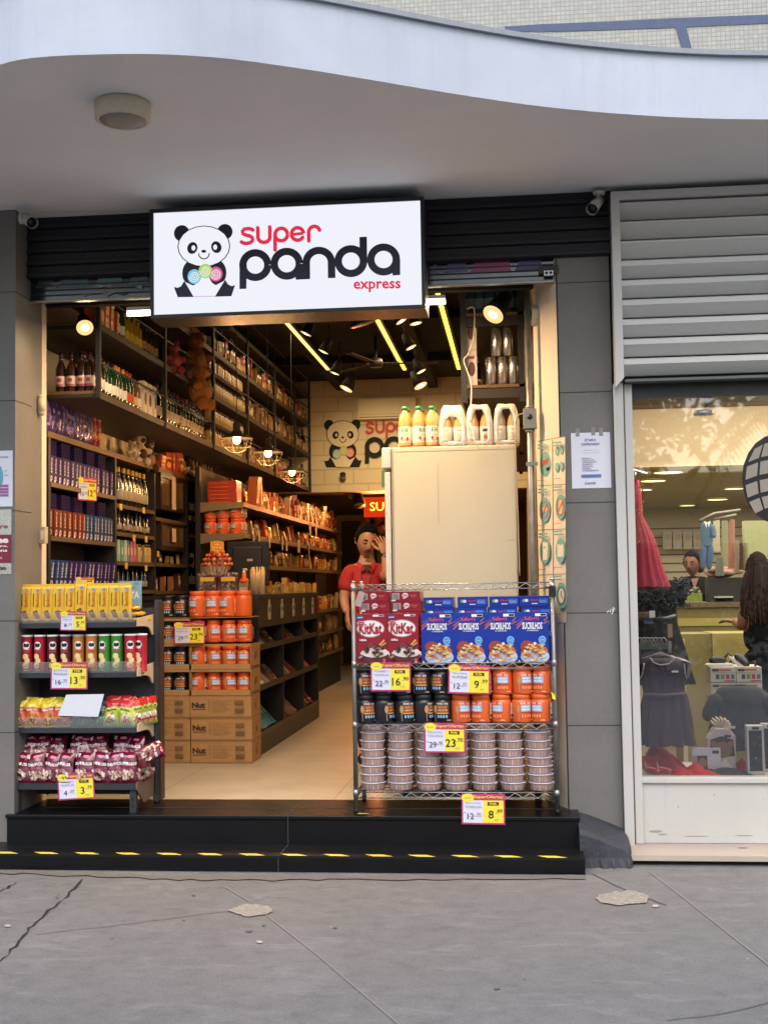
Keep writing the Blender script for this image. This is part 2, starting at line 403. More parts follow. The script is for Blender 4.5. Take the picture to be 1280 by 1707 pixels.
# ---- building ----
bld = E('corner_building'); tag(bld, 'grey tiled building with a wavy white canopy over two ground floor shops', 'building')
SOFZ = W(500, 345, 0).z
HZ0 = W(700, 440, 0).z
xs0 = [(-260, 190), (-120, 150), (0, 108), (60, 96), (150, 91), (250, 90), (330, 93.5), (400, 100), (500, 114), (600, 130), (700, 147), (800, 163), (900, 177), (1000, 187), (1100, 194), (1200, 198), (1280, 199), (1420, 201), (1700, 190)]
# smooth sampling of the canopy edge
def catmull(P, n=8):
    out = []
    for i in range(len(P)-1):
        p0, p1, p2, p3 = P[max(0, i-1)], P[i], P[i+1], P[min(len(P)-1, i+2)]
        for k in range(n):
            t = k/n; out.append(tuple(.5*((2*p1[j])+(-p0[j]+p2[j])*t+(2*p0[j]-5*p1[j]+4*p2[j]-p3[j])*t*t+(-p0[j]+3*p1[j]-3*p2[j]+p3[j])*t**3) for j in range(len(p1))))
    return out+[P[-1]]
edge = [G(x, y, SOFZ) for x, y in catmull(xs0, 6)]
edge = [Vector((-7, edge[0].y, SOFZ))]+edge+[Vector((7, edge[-1].y, SOFZ))]
H = .335
b = MB(); n = len(edge)
vs = [e for e in edge]+[e+Vector((0, 0, H)) for e in edge]; b.add(vs, [(i, i+1, n+i+1, n+i) for i in range(n-1)], FASC, True)
b.build('canopy_fascia', bld)
b = MB(); vs = [e for e in edge]+[Vector((e.x, .4, SOFZ)) for e in edge]; b.add(vs, [(i, n+i, n+i+1, i+1) for i in range(n-1)], SOFF)
vs = [e+Vector((0, 0, H-.02)) for e in edge]+[Vector((e.x, .4, SOFZ+H-.02)) for e in edge]; b.add(vs, [(i, i+1, n+i+1, n+i) for i in range(n-1)], m('#77767a', .9))
b.build('canopy_slab', bld)
fnS = lambda u, v, k: tuple(G(u, v, SOFZ-.0015)); PLM = m('#dddbd6', .9)
for pts in ([(60, 354), (180, 352), (250, 350)], [(712, 333), (860, 326), (980, 322)]): b = MB(); b.D(fnS, [('l', jag(pts, 9, 1.5), 3, PLM)]); b.build('plaster_edge', bld)
b = MB(); nn = 4; CAP = m('#8a9099', .6, var=.2)   # flashing on top
pr = [(-.025, H-.004), (-.025, H+.022), (.05, H+.022), (.05, H-.004)]
vs = [e+Vector((0, a, c)) for a, c in pr for e in edge]
b.add(vs, [(j*n+i, j*n+i+1, ((j+1) % 4)*n+i+1, ((j+1) % 4)*n+i) for j in range(4) for i in range(n-1)], CAP); b.build('canopy_flashing', bld)
# upper wall of mosaic with painted lines
b = MB(); b.box(-7, 7, .4, .7, SOFZ+H-.02, 9, MOS)
fn = lambda u, v, k: tuple(W(u, v, .4-.004*k))
BLU = m('#4e5a78', .7, var=.3, sc_=20)
b.D(fn, [('p', [(840, 44), (905, 40), (1010, 36), (1120, 30), (1290, 24), (1290, 38), (1130, 46), (1010, 50), (900, 53), (845, 52)], BLU), ('p', [(1126, 45), (1143, 44), (1152, 80), (1155, 110), (1141, 110), (1136, 78)], BLU)])
b.build('mosaic_wall', bld)
# pillars
PX0, PX1 = xx(937, 900, 0), xx(1026, 900, 0)
b = MB(); b.box(PX0, PX1, 0, .6, 0, HZ0+.05, TILE); b.build('tiled_pillar', bld)
def joints(zs, x0, x1, y, side=None):
    b = MB(); J = m('#3a3937', .9)
    for z in zs:
        if side: b.box(side[0]-.002, side[0]+.0025, side[1], side[2], z-.002, z+.002, J)
        b.box(x0, x1, y-.0025, y+.002, z-.002, z+.002, J)
    return b
zr = [zz(980, 470), zz(990, 653), zz(1000, 837), zz(1010, 1021), zz(1020, 1209)]
b = joints(zr, PX0, PX1, 0); 
b.D(plane_fn(0, -.002, 0), [('r', PX0+.001, .2, PX0+.005, HZ0, m('#33312f', .9))])
b.build('tile_joint', bld)
LY = -.22; LX0, LX1 = -6, xx(25.5, 900, LY)
b = MB(); b.box(LX0, LX1, LY, .05, 0, SOFZ, TILE); b.box(LX0, LX1-.012, .05, .24, 0, SOFZ, TILE); b.build('tiled_pillar', bld)
zl = [zz(10, 487, LY), zz(10, 668, LY), zz(10, 851, LY), zz(10, 1035, LY), zz(10, 1221, LY)]
joints(zl, LX0, LX1, LY, (LX1, LY, .04)).build('tile_joint', bld)
b = MB(); s_ = xx(25.5, 900, LY)
# interior shell
WX = -3.42; RX = .13; YB = 9.2; CZ = 4.42
b = MB(); b.box(WX-.2, WX, .24, 16, 0, CZ, CREAM); b.build('side_wall', bld)
JX0 = xx(55, 900, .27); JX1 = xx(74, 900, .3)
b = MB(); b.box(WX-.3, JX1, .26, .34, FZ, HZ0+.3, CREAM); b.box(WX-.3, JX0-.01, .24, .26, FZ, HZ0+.3, BLK2); b.build('door_jamb', bld)
b = MB(); b.add([(PX0-.004, .0, FZ), (RX-.005, .36, FZ), (RX-.005, .36, 3.62), (PX0-.004, 0, 3.62), (PX0+.1, .36, FZ), (PX0+.1, .36, 3.62)], [(0, 3, 2, 1), (3, 5, 2), (0, 1, 4)], CREAM)
b.build('splayed_wall', bld)
b = MB(); b.box(RX, RX+.2, .36, 16, 0, CZ, CREAM); b.build('side_wall', bld)
CEIL = m('#17140f', .9, var=.4, sc_=4)
b = MB(); b.box(WX-.2, RX+.2, .3, 16, CZ, CZ+.1, CEIL)
for x in (-2.35, -1.1, -.45): b.box(x-.06, x+.06, .4, YB, CZ-.14, CZ-.002, CEIL)
for y in (2.6, 5, 7.4): b.box(WX, RX, y, y+.1, CZ-.09, CZ-.003, CEIL)
b.box(WX, RX, .32, .38, HZ0-.1, CZ, CEIL)
b.build('ceiling', bld)
PB = zz(560, 820, YB)
b = MB(); b.box(WX, RX, YB, YB+.15, PB, CZ, BRICK); b.box(WX, RX, YB+.15, 15, PB, PB+.1, m('#6b4a2b', .8)); b.build('back_wall', bld)
b = MB(); b.box(WX, RX, 14.6, 14.8, 0, PB, m('#8f6a42', .8)); b.build('back_wall', bld)
b = MB(); b.add([(WX, .24, FZ), (RX, .24, FZ), (RX, 16, FZ), (WX, 16, FZ)], [(0, 1, 2, 3)], FLOOR); b.build('shop_floor', bld)
# door opening at the far end
dx0, dx1 = xx(570, 1000, 14.5), xx(602, 1000, 14.5); dz = zz(585, 868, 14.5)
b = MB(); DF = m('#b89a70', .6); b.box(dx0-.08, dx0, 14.5, 14.6, FZ, dz, DF); b.box(dx1+.3, dx1+.38, 14.5, 14.6, FZ, dz, DF); b.box(dx0-.08, dx1+.38, 14.5, 14.6, dz, dz+.1, DF)
b.box(dx0, dx1+.3, 14.56, 14.6, FZ, dz, m('#3f362c', .5)); bk = b.build('door', bld)
b = MB(); b.box(dx0+.1, dx1-.02, 14.54, 14.555, 1.55, 1.75, m('#7a705c')); b.box(dx0+.1, dx1-.02, 14.54, 14.555, 1.85, 2.05, m('#7a705c')); b.build('louvre', bk)
# steps
st = E('entrance_steps', (0, 0, 0)); tag(st, 'two black granite steps with yellow hazard tape at the shop entrance', 'steps')
SY1, SY2 = -.58, -.24; h1 = zz(480, 1427, SY1); sx1 = xx(975, 1440, SY1); sx2 = xx(965, 1380, SY2); sx0 = xx(12, 1380, SY2)
b = MB(); b.box(-6, sx1, SY1, SY2, 0, h1, GRAN); b.box(sx1-.005, sx1, SY2, 0, 0, h1-.004, GRAN); b.build('lower_step', st, .004)
b = MB(); b.box(sx0, sx2, SY2, .1, 0, FZ-.024, GRAN); b.box(sx0, PX0-.005, .1, .245, 0, FZ-.024, GRAN)
b.box(sx0-.006, sx2+.006, SY2-.012, .0, FZ-.022, FZ, GRAN); b.box(sx0+.05, PX0-.004, 0., .3, FZ-.022, FZ+.004, GRAN); b.build('upper_step', st, .003)
b = MB(); J = m('#4a4a4e', .8); xj = xx(481, 1380, SY2)
b.box(xj-.0015, xj+.0015, SY2-.015, SY2-.011, 0.08, FZ+.001, J); b.box(xj-.0015, xj+.0015, SY2-.01, .3, FZ, FZ+.0055, J)
xj = xx(464, 1440, SY1); b.box(xj-.0015, xj+.0015, SY1-.002, SY1+.3, 0.0, h1+.001, J); b.build('stone_joint', st)
tp = MB(); TB = m('#0c0c0d', .35); TYL = m('#dcc84c', .45, var=.15)
tp.box(-6, sx1+.001, SY1-.0015, SY1+.045, h1+.0005, h1+.002, TB); tp.box(-6, sx1+.001, SY1-.0025, SY1-.0006, h1-.012, h1+.002, TB)
P = .2415; x = sx1-.02-P*22
while x < sx1-.03:
    v = [(x, SY1+.045, h1+.0028), (x+.105, SY1+.045, h1+.0028), (min(x+.165, sx1), SY1-.003, h1+.0028), (min(x+.055, sx1), SY1-.003, h1+.0028)]
    tp.add(v, [(0, 3, 2, 1)], TYL)
    x += P
tp.build('hazard_tape', st)
# sloping stone kerb beside the steps
def rocky(n, L, b):
    v = objc(n); a = noise(n, L, 5, 8, .65, v); L.new(ramp(n, L, a, [(.3, '#25272d'), (.6, '#363941'), (.85, '#55575d')]), b.inputs['Base Color']); b.inputs['Roughness'].default_value = .8
    bump(n, L, b, noise(n, L, 22, 8, .6, v), .012)
ROCK = node_mat('dark_rendered_stone', '#33363c', rocky)
kx0, kx1 = sx2-.004, xx(1052, 1400, -.3); b = MB(); N = 14; vs = []
for i in range(N+1):
    t = i/N; x = lerp(kx0, kx1, t); zt = lerp(.245, .135, t**1.2) if t < .93 else .115; zf = zt-.004-R.uniform(0, .006)
    yf = -.36+R.uniform(-.006, .006)+(.05 if t > .93 else 0)
    vs += [(x, .02, zt), (x, -.12, zt-.012), (x, -.24+.0*t, zf-.02), (x, yf+.02, zf-.035), (x, yf-.01, zf-.06), (x+.0, yf-.02, .05), (x, yf-.04-R.uniform(0, .03), 0)]
q = 7; b.add(vs, [(i*q+j, i*q+j+1, (i+1)*q+j+1, (i+1)*q+j) for i in range(N) for j in range(q-1)]+[tuple(range(N*q+q-1, N*q-1, -1)), tuple(range(q))], ROCK, False)
tag(b.build('stone_kerb'), 'dark rough stone ramp wedged between black steps and white shop frame', 'kerb')
# ---- roller shutter header across the opening ----
rs = E('roller_shutter'); tag(rs, 'black ribbed roller shutter box above the open shop entrance', 'roller shutter')
hx0, hx1 = xx(46, 400, -.02), xx(1021, 400, -.02); b = MB(); NAV = m('#10131c', .6, var=.25)
z = SOFZ; nsl = 5; hs = (SOFZ-HZ0)/nsl
for i in range(nsl):
    z1 = z-hs; b.prism([(-.03, z-.001), (-.033, z1+.032), (-.046, z1+.027), (-.046, z1+.008), (-.03, z1+.003), (.02, z1), (.02, z)], hx0, hx1, NAV, 'x'); z = z1
b.box(hx0, hx1, .02, .3, HZ0, SOFZ, NAV)
b.build('slat_curtain', rs)
BZ = zz(500, 485, .02)
b = MB(); GLS = m('#15151f', .12, var=.3, coat=.6); b.box(hx0, PX0-.005, .03, .05, BZ, HZ0-.001, GLS)
for i in range(4): b.box(hx0, PX0-.005, .02, .03, lerp(BZ, HZ0, i/4), lerp(BZ, HZ0, i/4)+.006, BLK2)
fn = lambda u, v, k: tuple(W(u, v, .029-.0006*k))
its = []  # coloured reflections in the dark glossy strip, painted as flat patches
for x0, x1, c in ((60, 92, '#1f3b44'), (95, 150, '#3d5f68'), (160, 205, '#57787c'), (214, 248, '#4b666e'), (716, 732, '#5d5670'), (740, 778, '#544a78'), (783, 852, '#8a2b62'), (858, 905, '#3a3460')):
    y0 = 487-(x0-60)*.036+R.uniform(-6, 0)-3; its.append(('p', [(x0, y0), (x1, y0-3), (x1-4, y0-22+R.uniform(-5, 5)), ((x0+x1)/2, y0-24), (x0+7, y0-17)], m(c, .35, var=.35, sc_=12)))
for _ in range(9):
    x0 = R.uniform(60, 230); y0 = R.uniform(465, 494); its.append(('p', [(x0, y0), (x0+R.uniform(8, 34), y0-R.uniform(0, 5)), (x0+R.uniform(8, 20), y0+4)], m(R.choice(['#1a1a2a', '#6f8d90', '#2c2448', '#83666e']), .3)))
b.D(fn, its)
b.build('painted_reflection_strip', rs)
b = MB(); b.box(hx0, PX0-.01, -.0, .035, BZ-.012, BZ-.001, m('#8a8680', .4, .8)); b.build('bottom_rail', rs)
b = MB(); q = W(914, 456, -.01); b.box(q.x-.028, q.x+.028, -.03, .0, q.z-.014, q.z+.014, WHT); b.box(q.x-.06, q.x+.06, -.01, .02, q.z-.0, q.z+.05, BLK2)
b.D(plane_fn(q.x, -.031, q.z), [('e', -.013, 0, .009, .009, BLK2), ('e', .013, 0, .009, .009, BLK2)])
tag(b.build('power_socket'), 'small white double power socket fixed under the black shutter box', 'socket')
# =============== LIT SIGN, LAMPS AND CAMERAS ON THE FACADE ===============
def panda_art(mp, lit=True):
    """mp(x, y, k): artwork pixel -> point. returns builder"""
    b = MB()
    if lit: WH, DK, RD = emit('#eef0fa', .54), m('#23243f', .4), emit('#e6344e', .5)
    else: WH, DK, RD = m('#d8cba8', .6), m('#101016', .8), m('#b82a26', .6)
    LB, LP, LG = (emit('#7fcfe8', .5), emit('#e8609a', .5), emit('#b5d774', .5)) if lit else (m('#7fb6b0', .6), m('#d0605a', .6), m('#b0b45a', .6))
    sw = emit('#f4f4f4', .5) if lit else m('#d8cba8')
    I = []
    I += [('e', 215, 352, 44, 58, DK), ('e', 329, 352, 43, 58, DK),
          ('p', [(222, 459), (178, 384), (200, 372), (345, 372), (369, 384), (320, 459)], WH),
          ('p', arc(271, 300, 62, 40, 180, 0, 12)+[(333, 330), (333, 400), (210, 400), (209, 330)], DK if False else WH),
          ('e', 214, 352, 41, 56, DK), ('e', 331, 352, 40, 56, DK),
          ('p', [(133, 413), (150, 417), (166, 410), (181, 386), (223, 459), (151, 459)], DK),
          ('p', [(411, 408), (396, 413), (380, 406), (366, 384), (319, 459), (394, 458)], DK),
          ('p', [(186, 392), (235, 415), (271, 400), (310, 415), (360, 390), (321, 457), (223, 457)], WH),
          ('e', 171, 173, 36, 37, DK), ('e', 367, 169, 35, 35, DK),
          ('e', 271, 233, 120, 93, DK), ('e', 271, 233, 115.5, 89, WH),
          ('p', [(219+25*math.cos(a)*.86-28*math.sin(a)*.35, 240+25*math.cos(a)*.35+28*math.sin(a)*.9) for a in [i*math.pi/10 for i in range(20)]], DK),
          ('p', [(328+25*math.cos(a)*.86+28*math.sin(a)*.35, 238-25*math.cos(a)*.35+28*math.sin(a)*.9) for a in [i*math.pi/10 for i in range(20)]], DK),
          ('e', 224, 240, 9, 12, WH), ('e', 323, 238, 9, 12, WH), ('e', 271, 256, 11, 7, DK),
          ('l', arc(272, 265, 24, 25, 0, 180), 5, DK)]
    for cx_, cy_, c in ((228, 369, LB), (325, 359, LP), (278, 345, LG)):
        I.append(('e', cx_, cy_, 31, 33, c))
        I.append(('l', [(cx_+(3+a*1.35)*math.cos(a), cy_+(3+a*1.4)*math.sin(a)) for a in [i*.35 for i in range(46)]], 4.2, sw))
    if lit: I.append(('l', [(224, 458), (320, 458)], 2.5, emit('#b58ac8', .6)))
    else: I.append(('l', [(224, 458), (320, 458)], 3, DK))
    w = 17
    I += [('l', [(495, 165), (487, 160), (472, 158), (456, 160), (447, 170), (450, 181), (463, 187), (480, 191), (492, 199), (493, 212), (483, 221), (465, 225), (450, 222), (443, 218)], w, RD),
          ('l', [(517, 156), (517, 196)]+arc(544, 196, 27, 25, 180, 0)+[(571, 153)], w, RD),
          ('l', arc(622, 187, 28, 28, 0, 360), w, RD), ('l', [(594, 185), (594, 256)], w, RD),
          ('l', [(670, 188), (721, 183)], w*.8, RD), ('l', arc(695, 186, 27, 28, -5, -325), w, RD),
          ('l', [(745, 218), (745, 182)]+arc(770, 180, 25, 27, 180, 340), w, RD)]
    for x, y in ((495, 165), (443, 218), (517, 156), (571, 153), (594, 256), (745, 218), (793.5, 170.8), (718, 203)): I.append(('e', x, y, w/2, w/2, RD))
    w = 33
    I += [('l', arc(505, 323, 56, 55, 0, 360, 36), w, DK), ('p', [(434, 320), (467, 320), (464, 428), (433, 429)], DK),
          ('l', arc(646, 319, 56, 55, 0, 360, 36), w, DK), ('p', [(685, 319), (702, 319), (747, 384), (747, 389), (685, 391)], DK),
          ('l', [(733, 388), (733, 318)]+arc(789, 316, 56, 54, 180, 360)+[(845, 386)], w, DK),
          ('l', arc(931, 312, 56, 55, 0, 360, 36), w, DK), ('p', [(970, 205), (1003, 204), (1003, 322), (970, 322)], DK),
          ('l', arc(1075, 307, 56, 55, 0, 360, 36), w, DK), ('p', [(1114, 307), (1148, 306), (1147, 377), (1113, 379)], DK)]
    b.D(mp, I, 1)
    return b, RD
SYF = -.30
sX0, sX1 = xx(257, 430, SYF), xx(702, 430, SYF); sZ1, sZ0 = zz(480, 345, SYF), zz(480, 517, SYF)
sg = E('shop_sign', ((sX0+sX1)/2, SYF, sZ0)); tag(sg, 'lit white shop sign with a panda logo hung in a black frame', 'sign'); O = Vector(sg.location)
b = MB(Matrix.Translation(-O)); FR = m('#17161b', .4)
fw = .022; b.box(sX0-fw, sX0, SYF-.012, -.03, sZ0-fw, sZ1+fw, FR); b.box(sX1, sX1+fw, SYF-.012, -.03, sZ0-fw, sZ1+fw, FR)
b.box(sX0, sX1, SYF-.012, -.03, sZ1, sZ1+fw, FR); b.box(sX0, sX1, SYF-.012, -.03, sZ0-fw, sZ0, FR); b.box(sX0, sX1, -.06, -.03, sZ0, sZ1, FR); b.build('frame', sg)
b = MB(Matrix.Translation(-O)); b.box(sX0, sX1, SYF, SYF+.01, sZ0, sZ1, emit('#eef0fa', .54)); pn = b.build('lightbox_panel', sg)
def smap(x, y, k):
    u = (x-42)/1197; t = 80-37*u; bt = 538-30*u; v = (y-t)/(bt-t)
    return (lerp(sX0, sX1, u)-O.x, SYF-.0004*k-.0005-O.y, lerp(sZ1, sZ0, v)-O.z)

# the text runs in art pixels with y down, so flip it
b2, RD = panda_art(smap)
vs, fs, a0, a1, b0, b1 = textmesh('express', .022); s_ = 207/(a1-a0)
b2.add([smap(1045+(x-(a0+a1)/2)*s_, 428-(y-(b0+b1)/2)*s_*1.0, 60) for x, y in vs], [f[::-1] for f in fs], RD)
b2.build('logo', sg)
# long lamp tube behind the sign that lights the shop front
b = MB(); a = W(213, 516, .12); c = W(742, 508, .12); zt = (a.z+c.z)/2-.004
b.tube([(a.x, .12, zt), (c.x, .12, zt)], .016, emit('#ffe9b8', 9), 10); b.box(a.x, c.x, .10, .14, zt+.017, zt+.04, m('#c9c2b0', .5))
tag(b.build('tube_lamp'), 'long glowing tube lamp showing at both ends behind the sign', 'lamp')
def area(name, loc, sx, sy, e, col, rot=(0, 0, 0), parent=None, sp=math.radians(180)):
    l = bpy.data.lights.new(name, 'AREA'); l.shape = 'RECTANGLE'; l.size = sx; l.size_y = sy; l.energy = e; l.color = col; l.spread = sp
    o = bpy.data.objects.new(name, l); COL.objects.link(o); o.location = loc; o.rotation_euler = rot
    if parent: o.parent = parent
    return o
WARM = (1, .66, .34); WARM2 = (1, .72, .42)
area('tube_lamp_light', ((a.x+c.x)/2, .12, zt-.022), c.x-a.x, .03, 50, (1, .66, .36), (math.radians(6), 0, 0))
# round ceiling light under the canopy
q = G(205, 172, SOFZ); cl = E('canopy_light', (q.x, q.y, SOFZ)); tag(cl, 'round cream bulkhead light on the underside of the canopy', 'ceiling light')
MB().lathe([(.0, -.001), (.132, -.001), (.137, -.02), (.134, -.085), (.12, -.092), (.115, -.088)], m('#c9c0a8', .45), 36).build('housing', cl)
MB().lathe([(.114, -.08), (.113, -.089), (.06, -.096), (.0, -.098)], m('#8f8683', .5), 36, caps=False).build('diffuser', cl)
def cctv(px, py, Y, rz, tilt, label, wall):
    q = W(px, py, Y); r = E('security_camera', q, 0); tag(r, label, 'camera')
    C1 = m('#b9b5b0', .45)
    b = MB()
    if wall: b.lathe([(.0, 0), (.036, 0), (.036, .02), (.02, .03)], C1, 16); mm = Matrix.Translation((-.045, 0, .01)) @ Matrix.Rotation(math.radians(90), 4, 'Y')
    else: b.lathe([(.0, 0), (.04, 0), (.034, -.02), (.0, -.022)], C1, 16); mm = Matrix.Translation((0.02, 0, .075))
    b.v = [tuple(mm @ Vector(v)) for v in b.v]
    b.tube([(-.03, 0, .01), (0, 0, .0)] if wall else [(.02, 0, .06), (0, 0, 0)], .011, C1, 8); b.build('mount', r)
    b = MB(Matrix.Rotation(rz, 4, 'Z') @ Matrix.Rotation(tilt, 4, 'X'))
    b.tube([(0, .05, 0), (0, -.06, 0)], .034, C1, 14); b.tube([(0, -.06, .0), (0, -.082, 0)], [.036, .038], C1, 14, False); b.tube([(0, -.0605, 0), (0, -.068, 0)], .03, m('#0c0c0e', .15), 14)
    b.box(-.004, .004, -.02, .02, .0335, .036, BLK2)
    b.build('camera_body', r)
cctv(46, 366, -.28, math.radians(48), math.radians(28), 'white security camera at the top of the left grey pillar', True)
cctv(993, 340, -.1, math.radians(-28), math.radians(38), 'white security camera hanging from the canopy beside the grey louvres', False)
# ---------- price signs ----------
PINK = m('#b8356a', .35, coat=.4); YEL = m('#f0e040', .35, var=.04, coat=.4); LAV = m('#dcdcf0', .35, var=.04, coat=.4); INK = m('#141216', .5); GRYI = m('#6a6a86', .5); YTX = m('#f6d23a', .5)
def price_sign(x, y, z, new, cents, old, ocents, w=.235, h=.165, label='', lines=('', ''), tilt=0., rz=0., rx=0.):
    o = E('price_sign', (x, y, z)); o.rotation_euler = (rx, tilt, rz); tag(o, label, 'price sign', 'price signs on the shelves')
    b = MB(); b.box(-w/2, w/2, 0, .0025, -h, 0, PINK)
    fn = plane_fn(-w/2, -.0004, -h, .0004)
    hh = h*.78
    b.D(fn, [('r', w*.035, h*.05, w*.5, hh, LAV), ('r', w*.5, h*.05, w*.965, hh, YEL), ('e', w*.145, h*.86, w*.145, h*.14, YEL),
             ('t', 'SuperOfertas', w*.62, h*.885, w*.68, h*.125, .02, YTX), ('t', 'La Loma', w*.145, h*.86, w*.15, 0, .01, GRYI),
             ('r', w*.6, h*.62, w*.86, h*.73, INK), ('t', 'POR:', w*.73, h*.675, w*.17, h*.075, .03, YTX),
             ('t', new, w*(.64 if len(new) > 1 else .68), h*.33, 0, h*.27, .008, INK), ('t', ','+cents, w*.865, h*.43, 0, h*.15, .0, INK),
             ('t', old, w*.21, h*.27, 0, h*.19, .0, INK), ('t', ','+ocents, w*.39, h*.33, 0, h*.11, .0, GRYI),
             ('r', w*.14, h*.26, w*.46, h*.268, GRYI), ('t', 'R$', w*.075, h*.38, w*.04, 0, 0, GRYI), ('t', 'unid', w*.8, h*.17, w*.09, 0, 0, GRYI),
             ('t', lines[0], w*.27, h*.7, w*.36, h*.06, .0, GRYI), ('t', lines[1], w*.27, h*.58, w*.38, h*.06, .0, GRYI), ('r', w*.1, h*.54, w*.44, h*.547, GRYI)], 1)
    b.build('printed_card', o)
    c = MB(); f = film('clear_sleeve', refl=.035, const=True, wr=.004); c.add([(-w/2-.004, -.0075, -h-.004), (w/2+.004, -.0075, -h-.004), (w/2+.004, -.0075, .004), (-w/2-.004, -.0075, .004)], [(0, 1, 2, 3)], f)
    c.build('plastic_sleeve', o)
    return o
# =============== PRODUCTS ===============
def lathe_thing(name, parts, cat):
    r = E(name)
    for pn_, fnb in parts: fnb().build(pn_, r)
    return Proto(r, cat)
def jar_proto(black, rot):
    r = .0585; h = .165; base = '#17181d' if black else '#e0622a'; C = m(base, .38, var=.08, coat=.3)
    root = E('peanut_butter_jar')
    b = MB().lathe([(.0, 0), (r*.93, 0), (r, .008), (r, h*.7), (r*.985, h*.76), (r*.86, h*.82), (r*.84, h*.83)], C, 28)
    fn = cyl_fn(r, 0, a0=rot); T = m('#e6dfd8', .5); 
    I = [('t', 'POWER ONE', 0, h*.69, .068, h*.07, .03, T), ('t', '1', 0.003, h*.7, .006, h*.1, .03, m('#c8202a', .5))]
    if black: I += [('r', -.036, h*.36, .036, h*.63, m('#9c5a32', .5)), ('r', -.03, h*.4, .034, h*.6, m('#7a2c1c', .5)), ('t', 'PASTA DE', .0, h*.56, .048, h*.07, .03, m('#d9a05c')), ('t', 'AMENDOIM', .0, h*.46, .056, h*.07, .03, m('#e0b070')), ('r', -.036, h*.33, .036, h*.37, m('#d9944a'))]
    else: I += [('r', -.03, h*.4, .036, h*.63, m('#8fb6d4', .5)), ('t', 'PASTA DE', .0, h*.57, .046, h*.07, .03, m('#f2f2f2')), ('t', 'AMENDOIM', .0, h*.47, .052, h*.07, .03, m('#f2f2f2')), ('r', -.03, h*.36, .036, h*.4, m('#c04028'))]
    I += [('e', -.044, h*.5, .011, h*.14, m('#b98a56', .5)), ('p', [(-.045, h*.38), (-.042, h*.38), (-.040, h*.08), (-.043, h*.08)], m('#a8a29a'))]
    for i in range(4): I.append(('e', -.022+i*.015, h*.24, .005, h*.06, m('#8ab8d8' if black else '#e8935a', .5)))
    I += [('t', '1,005kg', .036, h*.1, .024, 0, .02, T)]
    I += [('r', .085, h*.15, .13, h*.7, m('#cfc6ba', .5)), ('r', .088, h*.5, .127, h*.52, INK), ('r', .088, h*.4, .12, h*.41, INK), ('r', .088, h*.2, .11, h*.3, INK)]
    b.D(fn, I, 1, cell=.01); b.build('jar_body', root)
    MB().lathe([(r*.86, h*.825), (r*.9, h*.83), (r*.9, h*.985), (r*.86, h), (.0, h)], m('#1b1c20' if black else '#e2662c', .45, var=.1), 28, caps=False).build('lid', root)
    return Proto(root, 'jar')
JB = [jar_proto(True, a) for a in (0, .5, -.55, 1.1)]; JO = [jar_proto(False, a) for a in (0, .45, -.5, 2.6)]
JW = .121; JH = .165

def chip_tube(col, sat):
    r = .0365; h = .235; root = E('chip_tube')
    b = MB().lathe([(.0, 0), (r, 0), (r, .004, m('#c8c8c8', .3, .8)), (r*.99, .006), (r*.99, h-.008, m(col, .3, coat=.4)), (r*1.01, h-.006, m('#c8c8c8', .3, .8))], m(col, .3, coat=.4), 24, caps=False)
    fn = cyl_fn(r*.99)
    CRM = m('#e7c98c', .5, var=.2); D_ = m('#17120f', .5); Wt = m('#e9e4e0', .4)
    I = [('e', 0, h*.73, .022, .024, Wt), ('e', -.008, h*.745, .0095, .009, D_), ('e', .009, h*.75, .009, .008, D_), ('e', 0, h*.715, .017, .007, D_),
         ('p', [(-.022, h*.6), (.022, h*.6), (.02, h*.66), (-.02, h*.66)], m(sat, .4)), ('t', 'Pringles', 0, h*.63, .038, h*.045, .02, Wt), ('r', -.02, h*.55, .02, h*.585, m('#c23040', .4)),
         ('e', -.004, h*.44, .016, .018, CRM), ('e', .006, h*.33, .014, .018, CRM), ('e', -.003, h*.2, .017, .02, CRM), ('e', .004, h*.2, .009, .01, m('#c8955a')), ('t', 'ORIGINAL', 0, h*.08, .03, h*.03, .01, Wt)]
    b.D(fn, I, 1, cell=.01); b.build('tube_body', root)
    MB().lathe([(r*1.03, h-.009), (r*1.03, h), (r*.9, h+.001), (r*.9, h-.003), (0, h-.003)], m('#d8d8d4', .35), 24, caps=False).build('lid', root)
    return Proto(root, 'chip tube')

